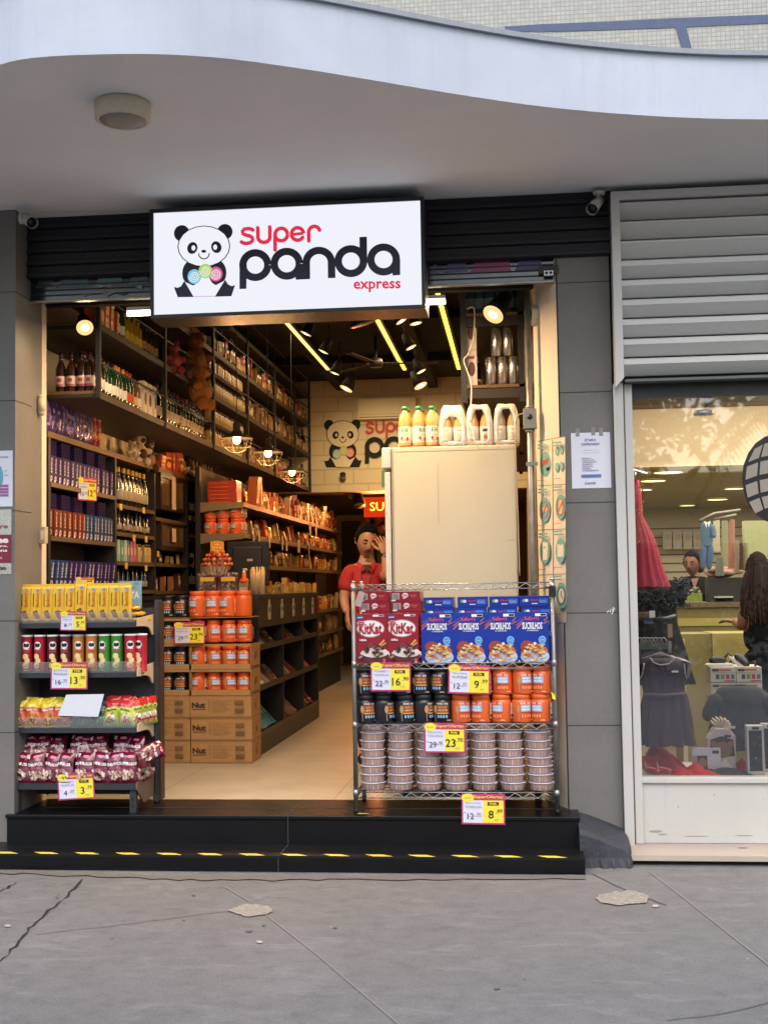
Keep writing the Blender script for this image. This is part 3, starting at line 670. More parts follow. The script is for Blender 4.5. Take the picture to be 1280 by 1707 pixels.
def wafer_pack():
    w, h, d = .073, .245, .034; Y_ = m('#e0b020', .42, var=.1, coat=.3, bump=.002, sc_=40); b = MB()
    # pillow pack with crimped ends
    nz = [0, .012, .02, .06, h-.06, h-.028, h-.016, h]; dz = [.1, .12, .8, 1, 1, .8, .12, .1]; vs = []
    for z, f in zip(nz, dz):
        j = R.uniform(-.002, .002) if f < .2 else 0
        for (x, y) in ((-1, -.6), (-.8, -1), (0, -1.05), (.8, -1), (1, -.6), (1, .6), (.8, 1), (0, 1.05), (-.8, 1), (-1, .6)):
            vs.append((x*w/2*(1.0 if f > .5 else 1.03), y*d/2*f+j, z))
    fs = [(i*10+k, i*10+(k+1) % 10, (i+1)*10+(k+1) % 10, (i+1)*10+k) for i in range(7) for k in range(10)]+[tuple(range(9, -1, -1)), tuple(70+k for k in range(10))]
    b.add(vs, fs, Y_)
    fn = plane_fn(-w/2, -d*.53, 0)
    OR = m('#c05a1a', .5); BR = m('#5a2c1c', .5, var=.3); BR2 = m('#8a5030')
    I = [('p', [(w*.28, .185), (w*.33, .19), (w*.31, .105), (w*.26, .1)], m('#3a2c14'))]
    b.D(fn, I, 1)
    # vertical lettering
    vf = lambda u, v, k: (-w/2+w*.62-v, -d*.53-k*.0006, .1+u)
    b.D(vf, [('t', 'Bauducco', .045, 0, .085, .022, .02, OR), ('t', 'CHOCOLATE WAFER', .045, .024, .07, .006, .02, m('#2c2410'))], 3)
    b.D(fn, [('p', [(w*.24, .072), (w*.6, .084), (w*.86, .038), (w*.52, .026)], BR), ('p', [(w*.3, .071), (w*.57, .08), (w*.8, .042), (w*.52, .034)], BR2),
             ('r', w*.1, .026, w*.9, .03, m('#f0dc90')), ('p', [(w*.2, .02), (w*.4, .035), (w*.7, .03), (w*.85, .018), (w*.6, .012)], m('#ecd48a')),
             ('r', w*.5, h-.052, w*.85, h-.026, m('#cfc9b0')), ('r', w*.55, h-.049, w*.57, h-.03, INK), ('r', w*.62, h-.049, w*.65, h-.03, INK), ('r', w*.7, h-.049, w*.73, h-.03, INK), ('r', w*.78, h-.049, w*.8, h-.03, INK)], 5)
    return Proto(b.build('wafer_pack'), 'wafer pack')

def bag(name, w, h, d, cols, art, seed, cat, rough=.3):
    """pillow bag standing upright; cols: [(v_top, material)]; art(fn) -> items"""
    rr = random.Random(seed); b = MB(); nu, nv = 9, 12; ph = [rr.uniform(0, 6) for _ in range(6)]
    def dep(u, v):
        e = max(0, 1-abs(2*u-1)**2.2)*max(0, 1-abs(2*v-1)**3.5)
        wr = .004*math.sin(u*14+ph[0]+v*6)+.003*math.sin(v*23+ph[1]+u*5)+.0025*math.sin((u+v)*31+ph[2])
        return d/2*e**.6+wr*(.4+e*.6)
    def sk(u, v): return .006*math.sin(v*5+ph[3]), .004*math.sin(u*6+ph[4])*(1 if v > .5 else .3)
    def pt(u, v, s, k=0):
        dx, dz = sk(u, v); nar = 1-.05*math.sin(math.pi*v)*1.5
        return ((u-.5)*w*nar+dx, s*(dep(u, v)+k*.0008), v*h+dz)
    for s in (-1, 1):
        o = len(b.v)
        b.v += [pt(i/nu, j/nv, s) for j in range(nv+1) for i in range(nu+1)]
        for j in range(nv):
            M = next(mm for vt, mm in cols if (j+.5)/nv <= vt)
            for i in range(nu):
                f = [o+j*(nu+1)+i, o+j*(nu+1)+i+1, o+(j+1)*(nu+1)+i+1, o+(j+1)*(nu+1)+i]
                b.f.append(f if s < 0 else f[::-1]); b.mi.append(b.mat(M)); b.sm.append(True)
    fn = lambda u, v, k: pt(u, v, -1, k+1.5)
    b.D(fn, art(rr), 1, cell=.12)
    return Proto(b.build(name), cat)
def nuts(rr, cx_, cy_, rx, ry, c, n=16, s=.05):
    o = []
    for i in range(n):
        a = rr.uniform(0, 6.3); q = math.sqrt(rr.random()); o.append(('e', cx_+rx*q*math.cos(a), cy_+ry*q*math.sin(a), s*rr.uniform(.8, 1.2), s*.8, m(rr.choice(c), .5)))
    return o
def art_jap(rr):
    return [('p', [(.12, .62), (.88, .7), (.9, .8), (.1, .74)], m('#c8442a', .4)), ('t', 'Mendorato', .5, .68, .66, .1, .03, m('#ece4dc', .4)), ('p', [(.55, .3), (.75, .5), (.7, .52), (.5, .34)], m('#4c7a30')), ('p', [(.35, .3), (.52, .5), (.46, .52), (.3, .34)], m('#c08a40'))]+nuts(rr, .5, .24, .32, .12, ('#a8835a', '#8c6844', '#c4a078'), 22, .055)+[('r', .05, .02, .95, .05, m('#e0c030', .4))]
def art_gua(rr):
    return [('p', [(.08, .6), (.92, .6), (.94, .7), (.06, .7)], m('#d8dcc0', .4)), ('t', 'Morinha', .5, .65, .62, .08, .03, m('#3a3a38')), ('e', .5, .32, .3, .17, m('#e8d8cc', .4)), ('e', .45, .34, .14, .09, m('#d46a80', .4)), ('p', [(.5, .42), (.7, .56), (.55, .54)], m('#3f8a34'))]+nuts(rr, .5, .22, .24, .07, ('#b03a50', '#d88090', '#903040'), 10, .05)
def art_grn(rr):
    return [('t', 'Amendoim', .5, .68, .66, .09, .03, m('#c8d0c0')), ('e', .5, .32, .3, .16, m('#3f7a58', .4))]+nuts(rr, .5, .3, .26, .12, ('#5a8a6a', '#2c5a44', '#86a890'), 12, .05)
def art_mar(rr):
    return [('p', [(.04, .52), (.96, .54), (.97, .7), (.85, .74), (.15, .73), (.03, .68)], m('#1b1416', .4)), ('t', 'OVINHOS', .5, .62, .82, .1, .04, m('#f0e8e8', .4)), ('r', .06, .82, .22, .94, m('#cfc8c8', .4)), ('e', .6, .86, .18, .05, m('#d888a0', .4))]+nuts(rr, .5, .27, .38, .17, ('#cdb9ac', '#bfa596', '#ddcdc2', '#a88c7c', '#8c5a5c'), 34, .065)+[('r', .1, .02, .9, .04, m('#8c1838'))]
YB_ = [(.08, m('#d8b828', .3, coat=.5)), (.62, m('#cf6a34', .3, var=.2, coat=.5, sc_=12)), (.76, m('#b8402a', .3, coat=.5)), (1.1, m('#d8c030', .3, coat=.5, bump=.003))]
GB_ = [(.1, m('#9aa838', .3, coat=.5)), (.78, m('#b8c044', .3, var=.2, coat=.5)), (1.1, m('#bb2c2c', .3, coat=.5, bump=.003))]
DB_ = [(1.1, m('#2c5a48', .28, var=.3, coat=.5, bump=.003))]
MB_ = [(.08, m('#680c28', .2, coat=.6)), (.5, m('#7c3048', .25, var=.5, coat=.6, sc_=25)), (1.1, m('#6e0c2c', .16, var=.5, coat=.9, bump=.006))]
JAP = [bag('snack_bag', .105, .165, .055, YB_, art_jap, s, 'snack bag') for s in (1, 2)]
GUA = [bag('snack_bag', .1, .165, .055, GB_, art_gua, s, 'snack bag') for s in (3, 4)]
GRN = [bag('snack_bag', .105, .15, .055, DB_, art_grn, s, 'snack bag') for s in (5,)]
MAR = [bag('candy_bag', .118, .19, .06, MB_, art_mar, s, 'candy bag') for s in (6, 7, 8)]

# =============== FRONT LEFT DISPLAY RACK ===============
DKS = m('#2b2d32', .45, var=.1); DKS2 = m('#3b3c3f', .5, var=.1); BEI = m('#c9b79c', .45)
gy = -.14                       # front lip plane
gx0, gx1 = xx(20, 1100, gy), xx(228, 1100, gy); gyb = gy+.36
rk = E('display_rack', ((gx0+gx1)/2, gy, FZ)); tag(rk, 'low dark metal display rack of snacks at the left of the entrance', 'display rack'); O = Vector(rk.location); TR = Matrix.Translation(-O)
shz = [zz(125, 1041, gy), zz(125, 1124, gy), zz(125, 1216, gy), zz(125, 1309, gy)]   # lip middle
ztop = zz(240, 1008, gyb)
b = MB(TR); b.box(gx0, gx1+.03, gyb-.012, gyb, FZ+.05, ztop-.02, DKS2); b.box(gx0+.006, gx0+.03, gyb-.05, gyb-.015, FZ+.05, ztop, DKS2); b.box(gx1+.02, gx1+.05, gyb-.04, gyb+.03, FZ+.03, ztop+.03, DKS2); b.build('back_panel', rk)
b = MB(TR); b.box(gx1+.052, gx1+.06, gyb-.05, gyb+.04, FZ+.02, ztop+.02, m('#3a2620', .5)); b.build('side_post', rk)
for i, z in enumerate(shz):
    d0 = 0 if i < 3 else -.03
    b = MB(TR); b.box(gx0, gx1-.0, gy+d0, gyb-.014, z-.006, z+.006, DKS); b.box(gx0, gx1, gy+d0-.012, gy+d0, z-.02, z+.018, DKS); b.build('shelf', rk)
    b = MB(TR); zt = z+.02
    if i < 3: b.prism([(gy-.005, zt+.012), (gyb-.015, zt+.03), (gyb-.015, zt-.1), (gyb-.06, zt-.1), (gyb-.12, zt-.055), (gyb-.19, zt-.04), (gy-.005, zt-.035)], gx1+.002, gx1+.012, BEI, 'x')
    else: b.prism([(gy-.035, z+.018), (gyb-.015, z+.07), (gyb-.015, FZ+.05), (gy+.1, FZ+.04), (gy-.035, z-.02)], gx1+.002, gx1+.012, m('#6a5a50', .5), 'x')
    b.build('bracket', rk)
    if i < 3:
        b = MB(TR); f = film('clear_guard', refl=.1, body=.12); b.add([(gx0+.01, gy-.014, z+.01), (gx1, gy-.014, z+.01), (gx1, gy-.014, z+.075), (gx0+.01, gy-.014, z+.075)], [(0, 1, 2, 3)], f); b.box(gx0+.01, gx1, gy-.0155, gy-.0135, z+.074, z+.0755, m('#a8a8ac', .3)); b.build('clear_guard', rk)
for x in (gx0+.04, gx1-.02):
    b = MB(TR); b.box(x-.02, x+.02, gy-.02, gy+.02, FZ, shz[3]-.02, DKS); b.box(x-.006, x+.006, gy-.0215, gy-.019, FZ+.03, FZ+.05, BLK2); b.box(x-.006, x+.006, gy-.0215, gy-.019, FZ+.07, FZ+.09, BLK2); b.build('foot', rk)
b = MB(TR); b.lathe([(.0, -.02), (.02, -.02), (.02, .0), (0, .0)], BLK2, 12, c=(gx1+.03, gyb-.04, FZ+.022)); b.box(gx1+.01, gx1+.05, gyb-.06, gyb, FZ+.02, FZ+.05, DKS2); b.build('caster', rk)
# top shelf: yellow packs
wp = wafer_pack(); z = shz[0]+.007; 
for i in range(10):
    px = 43+i*18.6; wp.put((xx(px, 1000, gy+.04), gy+.04+(.0 if i != 5 else -.012), z+(0 if i != 5 else .012)), f'yellow chocolate wafer pack standing on the top rack shelf, {ords[i]} from the left', 'standing yellow wafer packs', rz=R.uniform(-.06, .06), rot=(R.uniform(-.03, .0), R.uniform(-.015, .015), R.uniform(-.05, .05)))
for i in range(7):
    px = 52+i*26; wp.put((xx(px, 1000, gy+.1), gy+.095, z), f'yellow wafer pack behind the front row of the top rack shelf, {ords[i]} from the left', 'yellow wafer packs in the second row', rz=R.uniform(-.06, .06))
for i in range(3):
    wp.put((xx(222, 1020, gy+.05)-.005, gy+.03, z+.017+i*.035), 'yellow wafer pack lying flat at the right end, '+('lowest', 'middle', 'topmost')[i]+' of three', 'flat yellow wafer packs', rot=(math.radians(-90), 0, math.radians(-8+i*9+R.uniform(-3, 3))), scale=(1.05, .62, 1))
    
b = MB(); q = W(220, 1002, gyb-.05); w_, h_ = .13, .165
b.box(-.075, .065, 0, .004, 0, h_, m('#7fa6ae', .5, sc_=8)); b.D(plane_fn(-.075, -.0005, 0), [('t', 'TA', .095, .075, .065, .045, .04, m('#d5dde0')), ('t', '32', .11, .145, .025, .015, .01, m('#4a6a72')), ('p', [(.02, .11), (.06, .13), (.12, .12), (.08, .115)], m('#5e8a94'))])
o = b.build('promo_card'); o.location = (q.x, q.y, shz[0]+.1); tag(o, 'pale blue card with white letters behind the flat yellow packs', 'card')
b = MB(); b.box(-.06, .06, -.03, .03, 0, .092, DKS2); o = b.build('card_holder'); o.location = (q.x, q.y+.02, shz[0]+.007); tag(o, 'small dark block holding up the pale blue card on the rack', 'card holder')
# second shelf: chip tubes
z = shz[1]+.007
TC = [('#a5142c', '#7a0f22', 'red'), ('#5a1a20', '#8c1c28', 'dark maroon'), ('#c07a34', '#9c3a24', 'orange brown'), ('#3d8a2c', '#8a2430', 'green'), ('#b01c30', '#8a1424', 'bright red')]
TP = [chip_tube(a, b_) for a, b_, _ in TC]
txs = [(46, 0), (67.5, 0), (89, 1), (110.5, 1), (131.5, 2), (153.5, 2), (175, 3), (195.5, 3), (218, 4), (233, 4)]
for i, (px, t) in enumerate(txs):
    TP[t].put((xx(px, 1090, gy+.05), gy+(.05 if i < 9 else .085), z), f'{TC[t][2]} potato chip tube on the second rack shelf, {ords[i]} from the left', 'chip tubes on the rack', rz=R.uniform(-.25, .3))
# third shelf: bags
z = shz[2]+.008
for i, px in enumerate((33, 58, 84, 104)):
    JAP[i % 2].put((xx(px, 1170, gy+.02), gy+.015+.01*(i == 3), z), f'yellow and orange peanut bag in the front row beside the grey pillar, {ords[i]} from left', 'orange peanut bags', rot=(math.radians(-9), R.uniform(-.08, .08), R.uniform(-.15, .15)))
for i in range(5): JAP[i % 2].put((xx(38+i*21, 1165, gy+.1), gy+.09, z+.015), f'yellow peanut bag behind the front row, {ords[i]} from the left', 'yellow peanut bags behind', rot=(math.radians(-8), 0, R.uniform(-.2, .2)))
for i, px in enumerate((128, 146, 168)): GRN[0].put((xx(px, 1190, gy+.03), gy+.03, z), f'dark green peanut bag below the blank white sheet, {ords[i]} from the left', 'dark green bags', rot=(math.radians(-14), R.uniform(-.2, .2), R.uniform(-.3, .3)))
for i in range(5): GRN[0].put((xx(128+i*13, 1165, gy+.1), gy+.12, z+.01), f'dark green peanut bag at the back of the third rack shelf, {ords[i]} from left', 'dark green bags at the back', rot=(math.radians(-8), 0, R.uniform(-.3, .3)))
for i, px in enumerate((187, 211)): GUA[i].put((xx(px, 1170, gy+.02), gy+.018, z), f'lime bag with red top facing the street on the third shelf, {"left" if i == 0 else "right"} one', 'lime and red sweet bags', rot=(math.radians(-8), R.uniform(-.06, .06), R.uniform(-.12, .12)))
for i in range(7): GUA[i % 2].put((xx(228, 1170, gy+.02)-.012+.006*i, gy+.05+i*.036, z+.004), f'lime bag with red top edge on in the right row, {ords[i]} from the front', 'lime bags in the right row', rot=(math.radians(-6), R.uniform(-.05, .05), math.radians(52)+R.uniform(-.1, .1)))
for i in range(4): GUA[i % 2].put((xx(186+i*9, 1165, gy+.1), gy+.11, z+.02), f'lime bag with red top behind the front pair, {ords[i]} from the left', 'lime bags behind the front pair', rot=(math.radians(-6), 0, R.uniform(-.2, .2)))
# bottom shelf: maroon bags
z = shz[3]+.01
for i, px in enumerate((36, 60, 82, 108, 133, 142, 167, 192, 215)):
    MAR[i % 3].put((xx(px, 1270, gy-.02), gy-.01+R.uniform(-.006, .01)+(.03 if i == 4 else 0), z+R.uniform(0, .006)), f'maroon bag of white sweets in the lower front row, {ords[i]} from the left', 'maroon sweet bags in the lower row', rot=(math.radians(-10)+R.uniform(-.05, .05), R.uniform(-.09, .09), R.uniform(-.25, .25)), scale=(1, 1, .98))
for i in range(8):
    MAR[(i+1) % 3].put((xx(46+i*25, 1240, gy+.06), gy+.075+R.uniform(-.01, .01), z+.105+R.uniform(-.01, .012)), f'maroon sweet bag in the upper row under the third shelf, {ords[i]} from left', 'maroon sweet bags in the upper row', rot=(math.radians(-22), R.uniform(-.2, .2), R.uniform(-.35, .35)))
for i in range(8):
    MAR[i % 3].put((xx(46+i*25, 1240, gy+.06), gy+.18, z), f'maroon sweet bag packed behind both front rows, {ords[i]} from the left', 'maroon sweet bags behind', rot=(math.radians(-12), 0, R.uniform(-.2, .2)), scale=(1, 1.3, 1.1))
for i in range(4): MAR[i % 3].put((gx1-.01, gy+.05+i*.05, z), f'maroon bag turned sideways at the right of the bottom shelf, {ords[i]} from the front', 'maroon bags at the right end', rot=(math.radians(-8), 0, math.radians(60)))
MAR[0].put((xx(232, 1244, gy+.02), gy-.0, z+.15), 'maroon sweet bag lying tilted on top at the right end of the bottom shelf', 'maroon sweet bags on top', rot=(math.radians(-52), math.radians(62), math.radians(-10)), scale=.95)
b = MB(); b.add([W(111, 1158, gy-.035), W(166, 1154, gy-.035), W(176, 1157, gy-.035), W(163, 1194, gy-.025), W(98, 1193, gy-.025)][0:1]+[W(174, 1157, gy-.035), W(164, 1195, gy-.025), W(97, 1193, gy-.025)]+[p+Vector((0, .002, 0)) for p in (W(111, 1158, gy-.035), W(174, 1157, gy-.035), W(164, 1195, gy-.025), W(97, 1193, gy-.025))], [(0, 3, 2, 1), (4, 5, 6, 7), (0, 1, 5, 4), (1, 2, 6, 5), (2, 3, 7, 6), (3, 0, 4, 7)], PAPER)
o = b.build('paper_sheet'); tag(o, 'blank white paper sheet hung over the peanut bags', 'paper')
def psign(px, py, Y, w, h, *a, **k):
    q = W(px, py, Y); return price_sign(q.x, Y, q.z, *a, w=w*((Y-CAMY)/F), h=h*((Y-CAMY)/F), **k)
psign(123, 1019, gy-.028, 46, 33, '5', '99', '8', '90', label='small price sign reading 5,99 below the yellow wafer packs', lines=('BISCOITO', 'WAFER 140g'), tilt=.02)
psign(116, 1104, gy-.045, 65, 46, '13', '90', '16', '90', label='price sign reading 13,90 hung below the chip tubes', lines=('BATATA', 'PRINGLES'), tilt=.01)
psign(126, 1289, gy-.05, 64, 44, '3', '79', '4', '99', label='crumpled price sign reading 3,79 below the maroon sweet bags', lines=('OVINHOS', 'Amendoim 45g'), tilt=-.06)
# =============== WIRE RACK ON THE RIGHT ===============
CHR = m('#a9a9ab', .25, 1., var=.15); GREYM = m('#7d7d7c', .4, .7, var=.25)
ry = -.17; rdp = .40
rx0, rx1 = xx(591, 1150, ry), xx(924, 1150, ry)
wr = E('wire_rack', ((rx0+rx1)/2, ry, FZ)); tag(wr, 'chrome wire shelving rack loaded with cereal and jars by the right pillar', 'wire rack'); O = Vector(wr.location); TR = Matrix.Translation(-O)
rtz = zz(750, 972, ry)
lz = [zz(755, 1105, ry), zz(755, 1207, ry), zz(757, 1321, ry)]
for x in (rx0, rx1):
    for y in (ry, ry+rdp):
        b = MB(TR); b.tube([(x, y, FZ+.01), (x, y, rtz+.012)], .0135, GREYM, 12); b.lathe([(0, 0), (.015, 0), (.013, .03), (0, .03)], BLK2, 12, c=(x, y, FZ+.004)); b.lathe([(.0145, 0), (.0145, .012), (.0, .016)], CHR, 12, c=(x, y, rtz+.008))
        for z in lz+[rtz-.02]: b.lathe([(.0135, -.022), (.017, -.022), (.016, .016), (.0135, .016)], m('#a0a0a1', .4, .9), 14, c=(x, y, z), caps=False)
        z = FZ+.1
        b.build('post', wr)
def truss(b, p0, p1, z, n, h=.034):
    p0, p1 = Vector(p0), Vector(p1)
    b.tube([(*p0.xy, z), (*p1.xy, z)], .0036, CHR, 6); b.tube([(*p0.xy, z-h), (*p1.xy, z-h)], .0036, CHR, 6)
    pts = []
    for i in range(2*n+1):
        t = (i/(2*n))*.96+.02; q = p0.lerp(p1, t); pts.append((q.x, q.y, z-.003 if i % 2 else z-h+.003))
    b.tube(pts, .0022, CHR, 5)
for i, z in enumerate([rtz-.004]+lz):
    b = MB(TR)
    truss(b, (rx0, ry, 0), (rx1, ry, 0), z, 13); truss(b, (rx0, ry+rdp, 0), (rx1, ry+rdp, 0), z, 13)
    truss(b, (rx0, ry, 0), (rx0, ry+rdp, 0), z, 5); truss(b, (rx1, ry, 0), (rx1, ry+rdp, 0), z, 5)
    if i:
        for k in range(44): x = lerp(rx0, rx1, (k+1)/45); b.tube([(x, ry, z+.001), (x, ry+rdp, z+.001)], .0016, CHR, 4)
        for k in range(3): y = ry+rdp*(k+1)/4; b.tube([(rx0, y, z-.003), (rx1, y, z-.003)], .0025, CHR, 5)
    b.build('wire_shelf', wr)
b = MB(TR); b.box(rx1-.022, rx1+.02, ry-.022, ry+.02, zz(920, 995, ry), zz(920, 977, ry), BLK2); b.build('clamp', wr)
# ---- cereal boxes ----
def cereal_box(kind):
    w, h, d = .188, .293, .062
    if kind == 'k': base, side = m('#8e1024', .35, coat=.3, var=.06), m('#8c1020', .4)
    else: base, side = m('#0f2f94', .35, coat=.3, var=.06), m('#0c2680', .4)
    b = MB(); b.box(-w/2, w/2, 0, d, 0, h, base)
    fn = plane_fn(-w/2, -.0004, 0, .0005); Wt = m('#e9e6e6', .4); CH = [m('#4b2a22', .5, var=.3), m('#6a4034', .5, var=.3), m('#37201a', .5)]; ML = m('#d9c9c0', .5); rr = random.Random(3)
    if kind == 'k':
        I = [('e', .09, .115+.09, .083, .052, Wt), ('e', .09, .115+.09, .0815, .0505, base), ('e', .09, .115+.09, .079, .048, Wt),
             ('p', [(.004, .287), (.045, .287), (.052, .275), (.01, .252)], m('#3a3a80')), ('t', 'NOVO', .028, .272, .032, 0, .03, Wt), ('r', .105, .277, .17, .288, Wt), ('r', .14, .279, .168, .286, INK),
             ('e', .032, .238, .024, .013, Wt), ('e', .032, .238, .022, .011, m('#b02838')), ('t', 'Nestlé', .032, .238, .034, .008, .01, Wt)]
        b.D(fn, I, 1)
        b.D(fn, [('t', 'KitKat', .09, .205, .138, .066, .035, m('#a01426', .4)), ('p', [(.012, .136), (.062, .126), (.062, .142), (.012, .152)], base), ('t', 'CEREAL', .045, .137, .044, .012, .03, Wt)], 12)
        I = [('e', .115, .05, .09, .042, ML), ('e', .115, .04, .085, .04, m('#5a1c24')), ('e', .115, .062, .082, .03, ML)]
        for i in range(26):
            a = rr.uniform(0, 6.28); q = math.sqrt(rr.random()); x = .118+.062*q*math.cos(a); y = .082+.032*q*math.sin(a); s_ = .012; t = rr.uniform(0, 1.5)
            if x+s_ < w-.004: I.append(('p', [(x+s_*math.cos(t+k*1.57), y+s_*.85*math.sin(t+k*1.57)) for k in range(4)], rr.choice(CH)))
        for (x, y, t) in ((.03, .038, .3), (.13, .05, .2)):
            q_ = [(x+.021*math.cos(t+k*1.57), y+.019*math.sin(t+k*1.57)) for k in range(4)]; I += [('p', q_, CH[0]), ('l', [(x-.012, y-.004), (x+.01, y+.008)], .002, ML), ('l', [(x-.01, y-.009), (x+.012, y+.003)], .002, ML)]
        I += [('p', [(.14, .11), (.17, .14), (.178, .134), (.15, .106)], m('#cf9a5c')), ('p', [(.15, .105), (.18, .124), (.186, .116), (.158, .1)], m('#c08850')), ('e', .172, .018, .01, .008, m('#c04850')), ('r', .165, .003, .18, .007, Wt)]
        b.D(fn, I, 14)
    else:
        I = [('p', [(0, .2), (.03, .23), (.035, .225), (0, .19)], m('#c0643c')), ('p', [(0, .218), (.04, .25), (.042, .245), (0, .21)], m('#b05a40')), ('p', [(.16, .24), (.185, .265), (.186, .26), (.165, .236)], m('#c0643c')), ('p', [(.155, .225), (.186, .24), (.186, .234), (.158, .22)], m('#b0604a')), ('p', [(0, .24), (.05, .27), (.052, .266), (0, .23)], m('#2c4cb8')),
             ('r', .11, .268, .176, .284, Wt), ('r', .142, .27, .174, .282, INK),
             ('t', "Kellogg's", .09, .252, .085, .03, .03, m('#d04468')), ('t', 'SUCRILHOS', .093, .212, .118, .042, .03, Wt), ('t', 'O ORIGINAL', .095, .184, .07, .009, .02, m('#c8d8ee')),
             ('e', .15, .128, .022, .024, m('#6fb0e0')), ('e', .15, .128, .016, .018, m('#4a88cc')), ('t', 'SUCRILHOS', .15, .128, .024, 0, .02, Wt), ('r', .132, .098, .168, .103, m('#a8c4ea')),
             ('e', .105, .055, .078, .052, m('#b0603a')), ('e', .06, .09, .04, .036, m('#8a3a2c')), ('e', .105, .03, .085, .045, m('#b4c0d8'))]
        for i in range(60):
            a = rr.uniform(0, 6.28); q = math.sqrt(rr.random()); x = .1+.068*q*math.cos(a); y = .058+.05*q*math.sin(a)
            if y > .01: I.append(('e', x, y, rr.uniform(.006, .012), rr.uniform(.004, .009), m(rr.choice(['#d9b070', '#e3c48c', '#c8964e', '#e8d4a8', '#b87c40', '#c0504a']), .5)))
        I += [('p', [(.15, .03), (.186, .05), (.186, .046), (.15, .024)], m('#cdd3da')), ('t', '240g', .165, .012, .022, 0, .02, m('#c8d8ee')), ('p', [(.006, .002), (.02, .002), (.013, .014)], m('#d8c83c'))]
        b.D(fn, I, 1)
    for s in (-1, 1): b.box(s*w/2, s*(w/2+.0006), .004, d-.004, .006, h-.006, side)
    return Proto(b.build('cereal_box', bevel=.0012, seg=1), 'cereal box')
def flat_box(kind):   # box lying flat: its narrow end faces the street
    w, h, d = .178, .0595, .28
    base = m('#8e1024', .35, coat=.3, var=.06) if kind == 'k' else m('#0f2f94', .35, coat=.3, var=.06); Wt = m('#e9e6e6', .4)
    b = MB(); b.box(-w/2, w/2, 0, d, 0, h, base); fn = plane_fn(-w/2, -.0004, 0, .0005)
    if kind == 'k':
        I = [('r', .008, .012, .052, .05, m('#c9c4c4'))]+[('r', .011+i*.0055, .014, .0135+i*.0055, .048, INK) for i in range(7)]+[('r', .004, .002, .03, .01, Wt), ('e', .088, .036, .019, .015, Wt), ('t', 'KitKat', .088, .036, .03, .014, .03, m('#a01426', .4)), ('r', .074, .016, .088, .02, Wt), ('r', .115, .036, .158, .039, m('#c86a74')), ('r', .12, .03, .152, .033, m('#c86a74')), ('r', .125, .023, .148, .025, m('#c86a74'))]
    else:
        I = [('e', .028, .035, .012, .009, m('#6fae5a')), ('e', .042, .035, .011, .009, Wt), ('r', .115, .018, .17, .045, m('#3c6cc8')), ('t', "Kellogg's", .088, .036, .045, .014, .03, m('#d04468')), ('r', .072, .015, .108, .02, Wt)]+[('r', .12, .024+i*.005, .16, .0255+i*.005, m('#a8c4ea')) for i in range(3)]
    b.D(fn, I, 1)
    return Proto(b.build('cereal_box', bevel=.0012, seg=1), 'cereal box')
ck, cs, fk, fs_ = cereal_box('k'), cereal_box('s'), flat_box('k'), flat_box('s')
z = lz[0]+.003
for i, px in enumerate((618.5, 671)): ck.put((xx(px, 1060, ry), ry+.012, z), f'red cereal box standing in front on the wire rack, {("left", "right")[i]} of the two', 'standing red cereal boxes', rz=R.uniform(-.03, .03))
for i, px in enumerate((728.5, 781.5, 834.5, 887.5)): cs.put((xx(px, 1060, ry), ry+.012, z), f'blue cereal box standing in front on the wire rack, {ords[i]} of four from left', 'standing blue cereal boxes', rz=R.uniform(-.03, .03))
lev = ['topmost', 'second from top', 'third from top', 'fourth from top', 'fifth from top', 'lowest but one', 'lowest']
for c, px in enumerate((626, 679)):
    for k in range(7): fk.put((xx(px, 1000, ry+.09)+(6-k)*0.001*(3 if k < 6 else 0)-.0045*(k-3), ry+.1+R.uniform(0, .008), z+k*.0608), f'red cereal box lying flat in the {("left", "right")[c]} red stack, {lev[6-k]}', 'red cereal boxes lying in stacks')
for c, px in enumerate((731, 786, 838, 892)):
    for k in range(6): fs_.put((xx(px, 1000, ry+.09)+R.uniform(-.008, .008), ry+.1+R.uniform(0, .01), z+k*.0645), f'blue cereal box lying flat in the {ords[c]} blue stack from the left, {lev[5-k] if k else "lowest"}', 'blue cereal boxes lying in stacks', scale=(1, 1, 1.07))
b = MB(); b.box(-.02, .02, 0, .004, 0, .09, m('#cbb5ac', .6)); o = b.build('cardboard_flap'); o.location = W(596, 1005, ry+.08)-Vector((0, 0, .02)); o.rotation_euler = (0, .3, 0); tag(o, 'torn pale cardboard piece beside the left stack of red boxes', 'cardboard')
# ---- jars ----
z = lz[1]+.004; sc1 = 1.0
xb = [610, 640, 675, 706, 738]; xo = [768, 801.5, 835.5, 869, 901]
va = [1, 3, 1, 3, 0]; vo = [1, 2, 2, 1, 2]
for i, px in enumerate(xb): JB[va[i]].put((xx(px, 1180, ry+.07), ry+.075, z), f'black peanut butter jar in the lower rack row, {ords[i]} from the left', 'black jars on the wire rack')
for i, px in enumerate(xo): JO[vo[i]].put((xx(px, 1180, ry+.07), ry+.075, z), f'orange peanut butter jar in the lower rack row, {ords[i]} orange from the left', 'orange jars on the wire rack')
for i, px in enumerate((607, 640, 671, 702, 736)): JB[(1, 0, 0, 0, 2)[i]].put((xx(px, 1130, ry+.07), ry+.075, z+JH+.002), f'black peanut butter jar in the upper rack row, {ords[i]} from the left', 'black jars on the wire rack')
for i, px in enumerate((770, 803, 837, 870, 903)): JO[(0, 1, 0, 1, 2)[i]].put((xx(px, 1130, ry+.07), ry+.075, z+JH+.002), f'orange peanut butter jar in the upper rack row, {ords[i]} orange from the left', 'orange jars on the wire rack')
for k in range(2):
    for i in range(10): (JB if i < 5 else JO)[0].put((lerp(rx0+.075, rx1-.075, i/9), ry+.2, z+k*(JH+.002)), f'{"black" if i < 5 else "orange"} jar behind the {("lower", "upper")[k]} front row of the rack, {ords[i]} from left', 'jars in the second rack row')
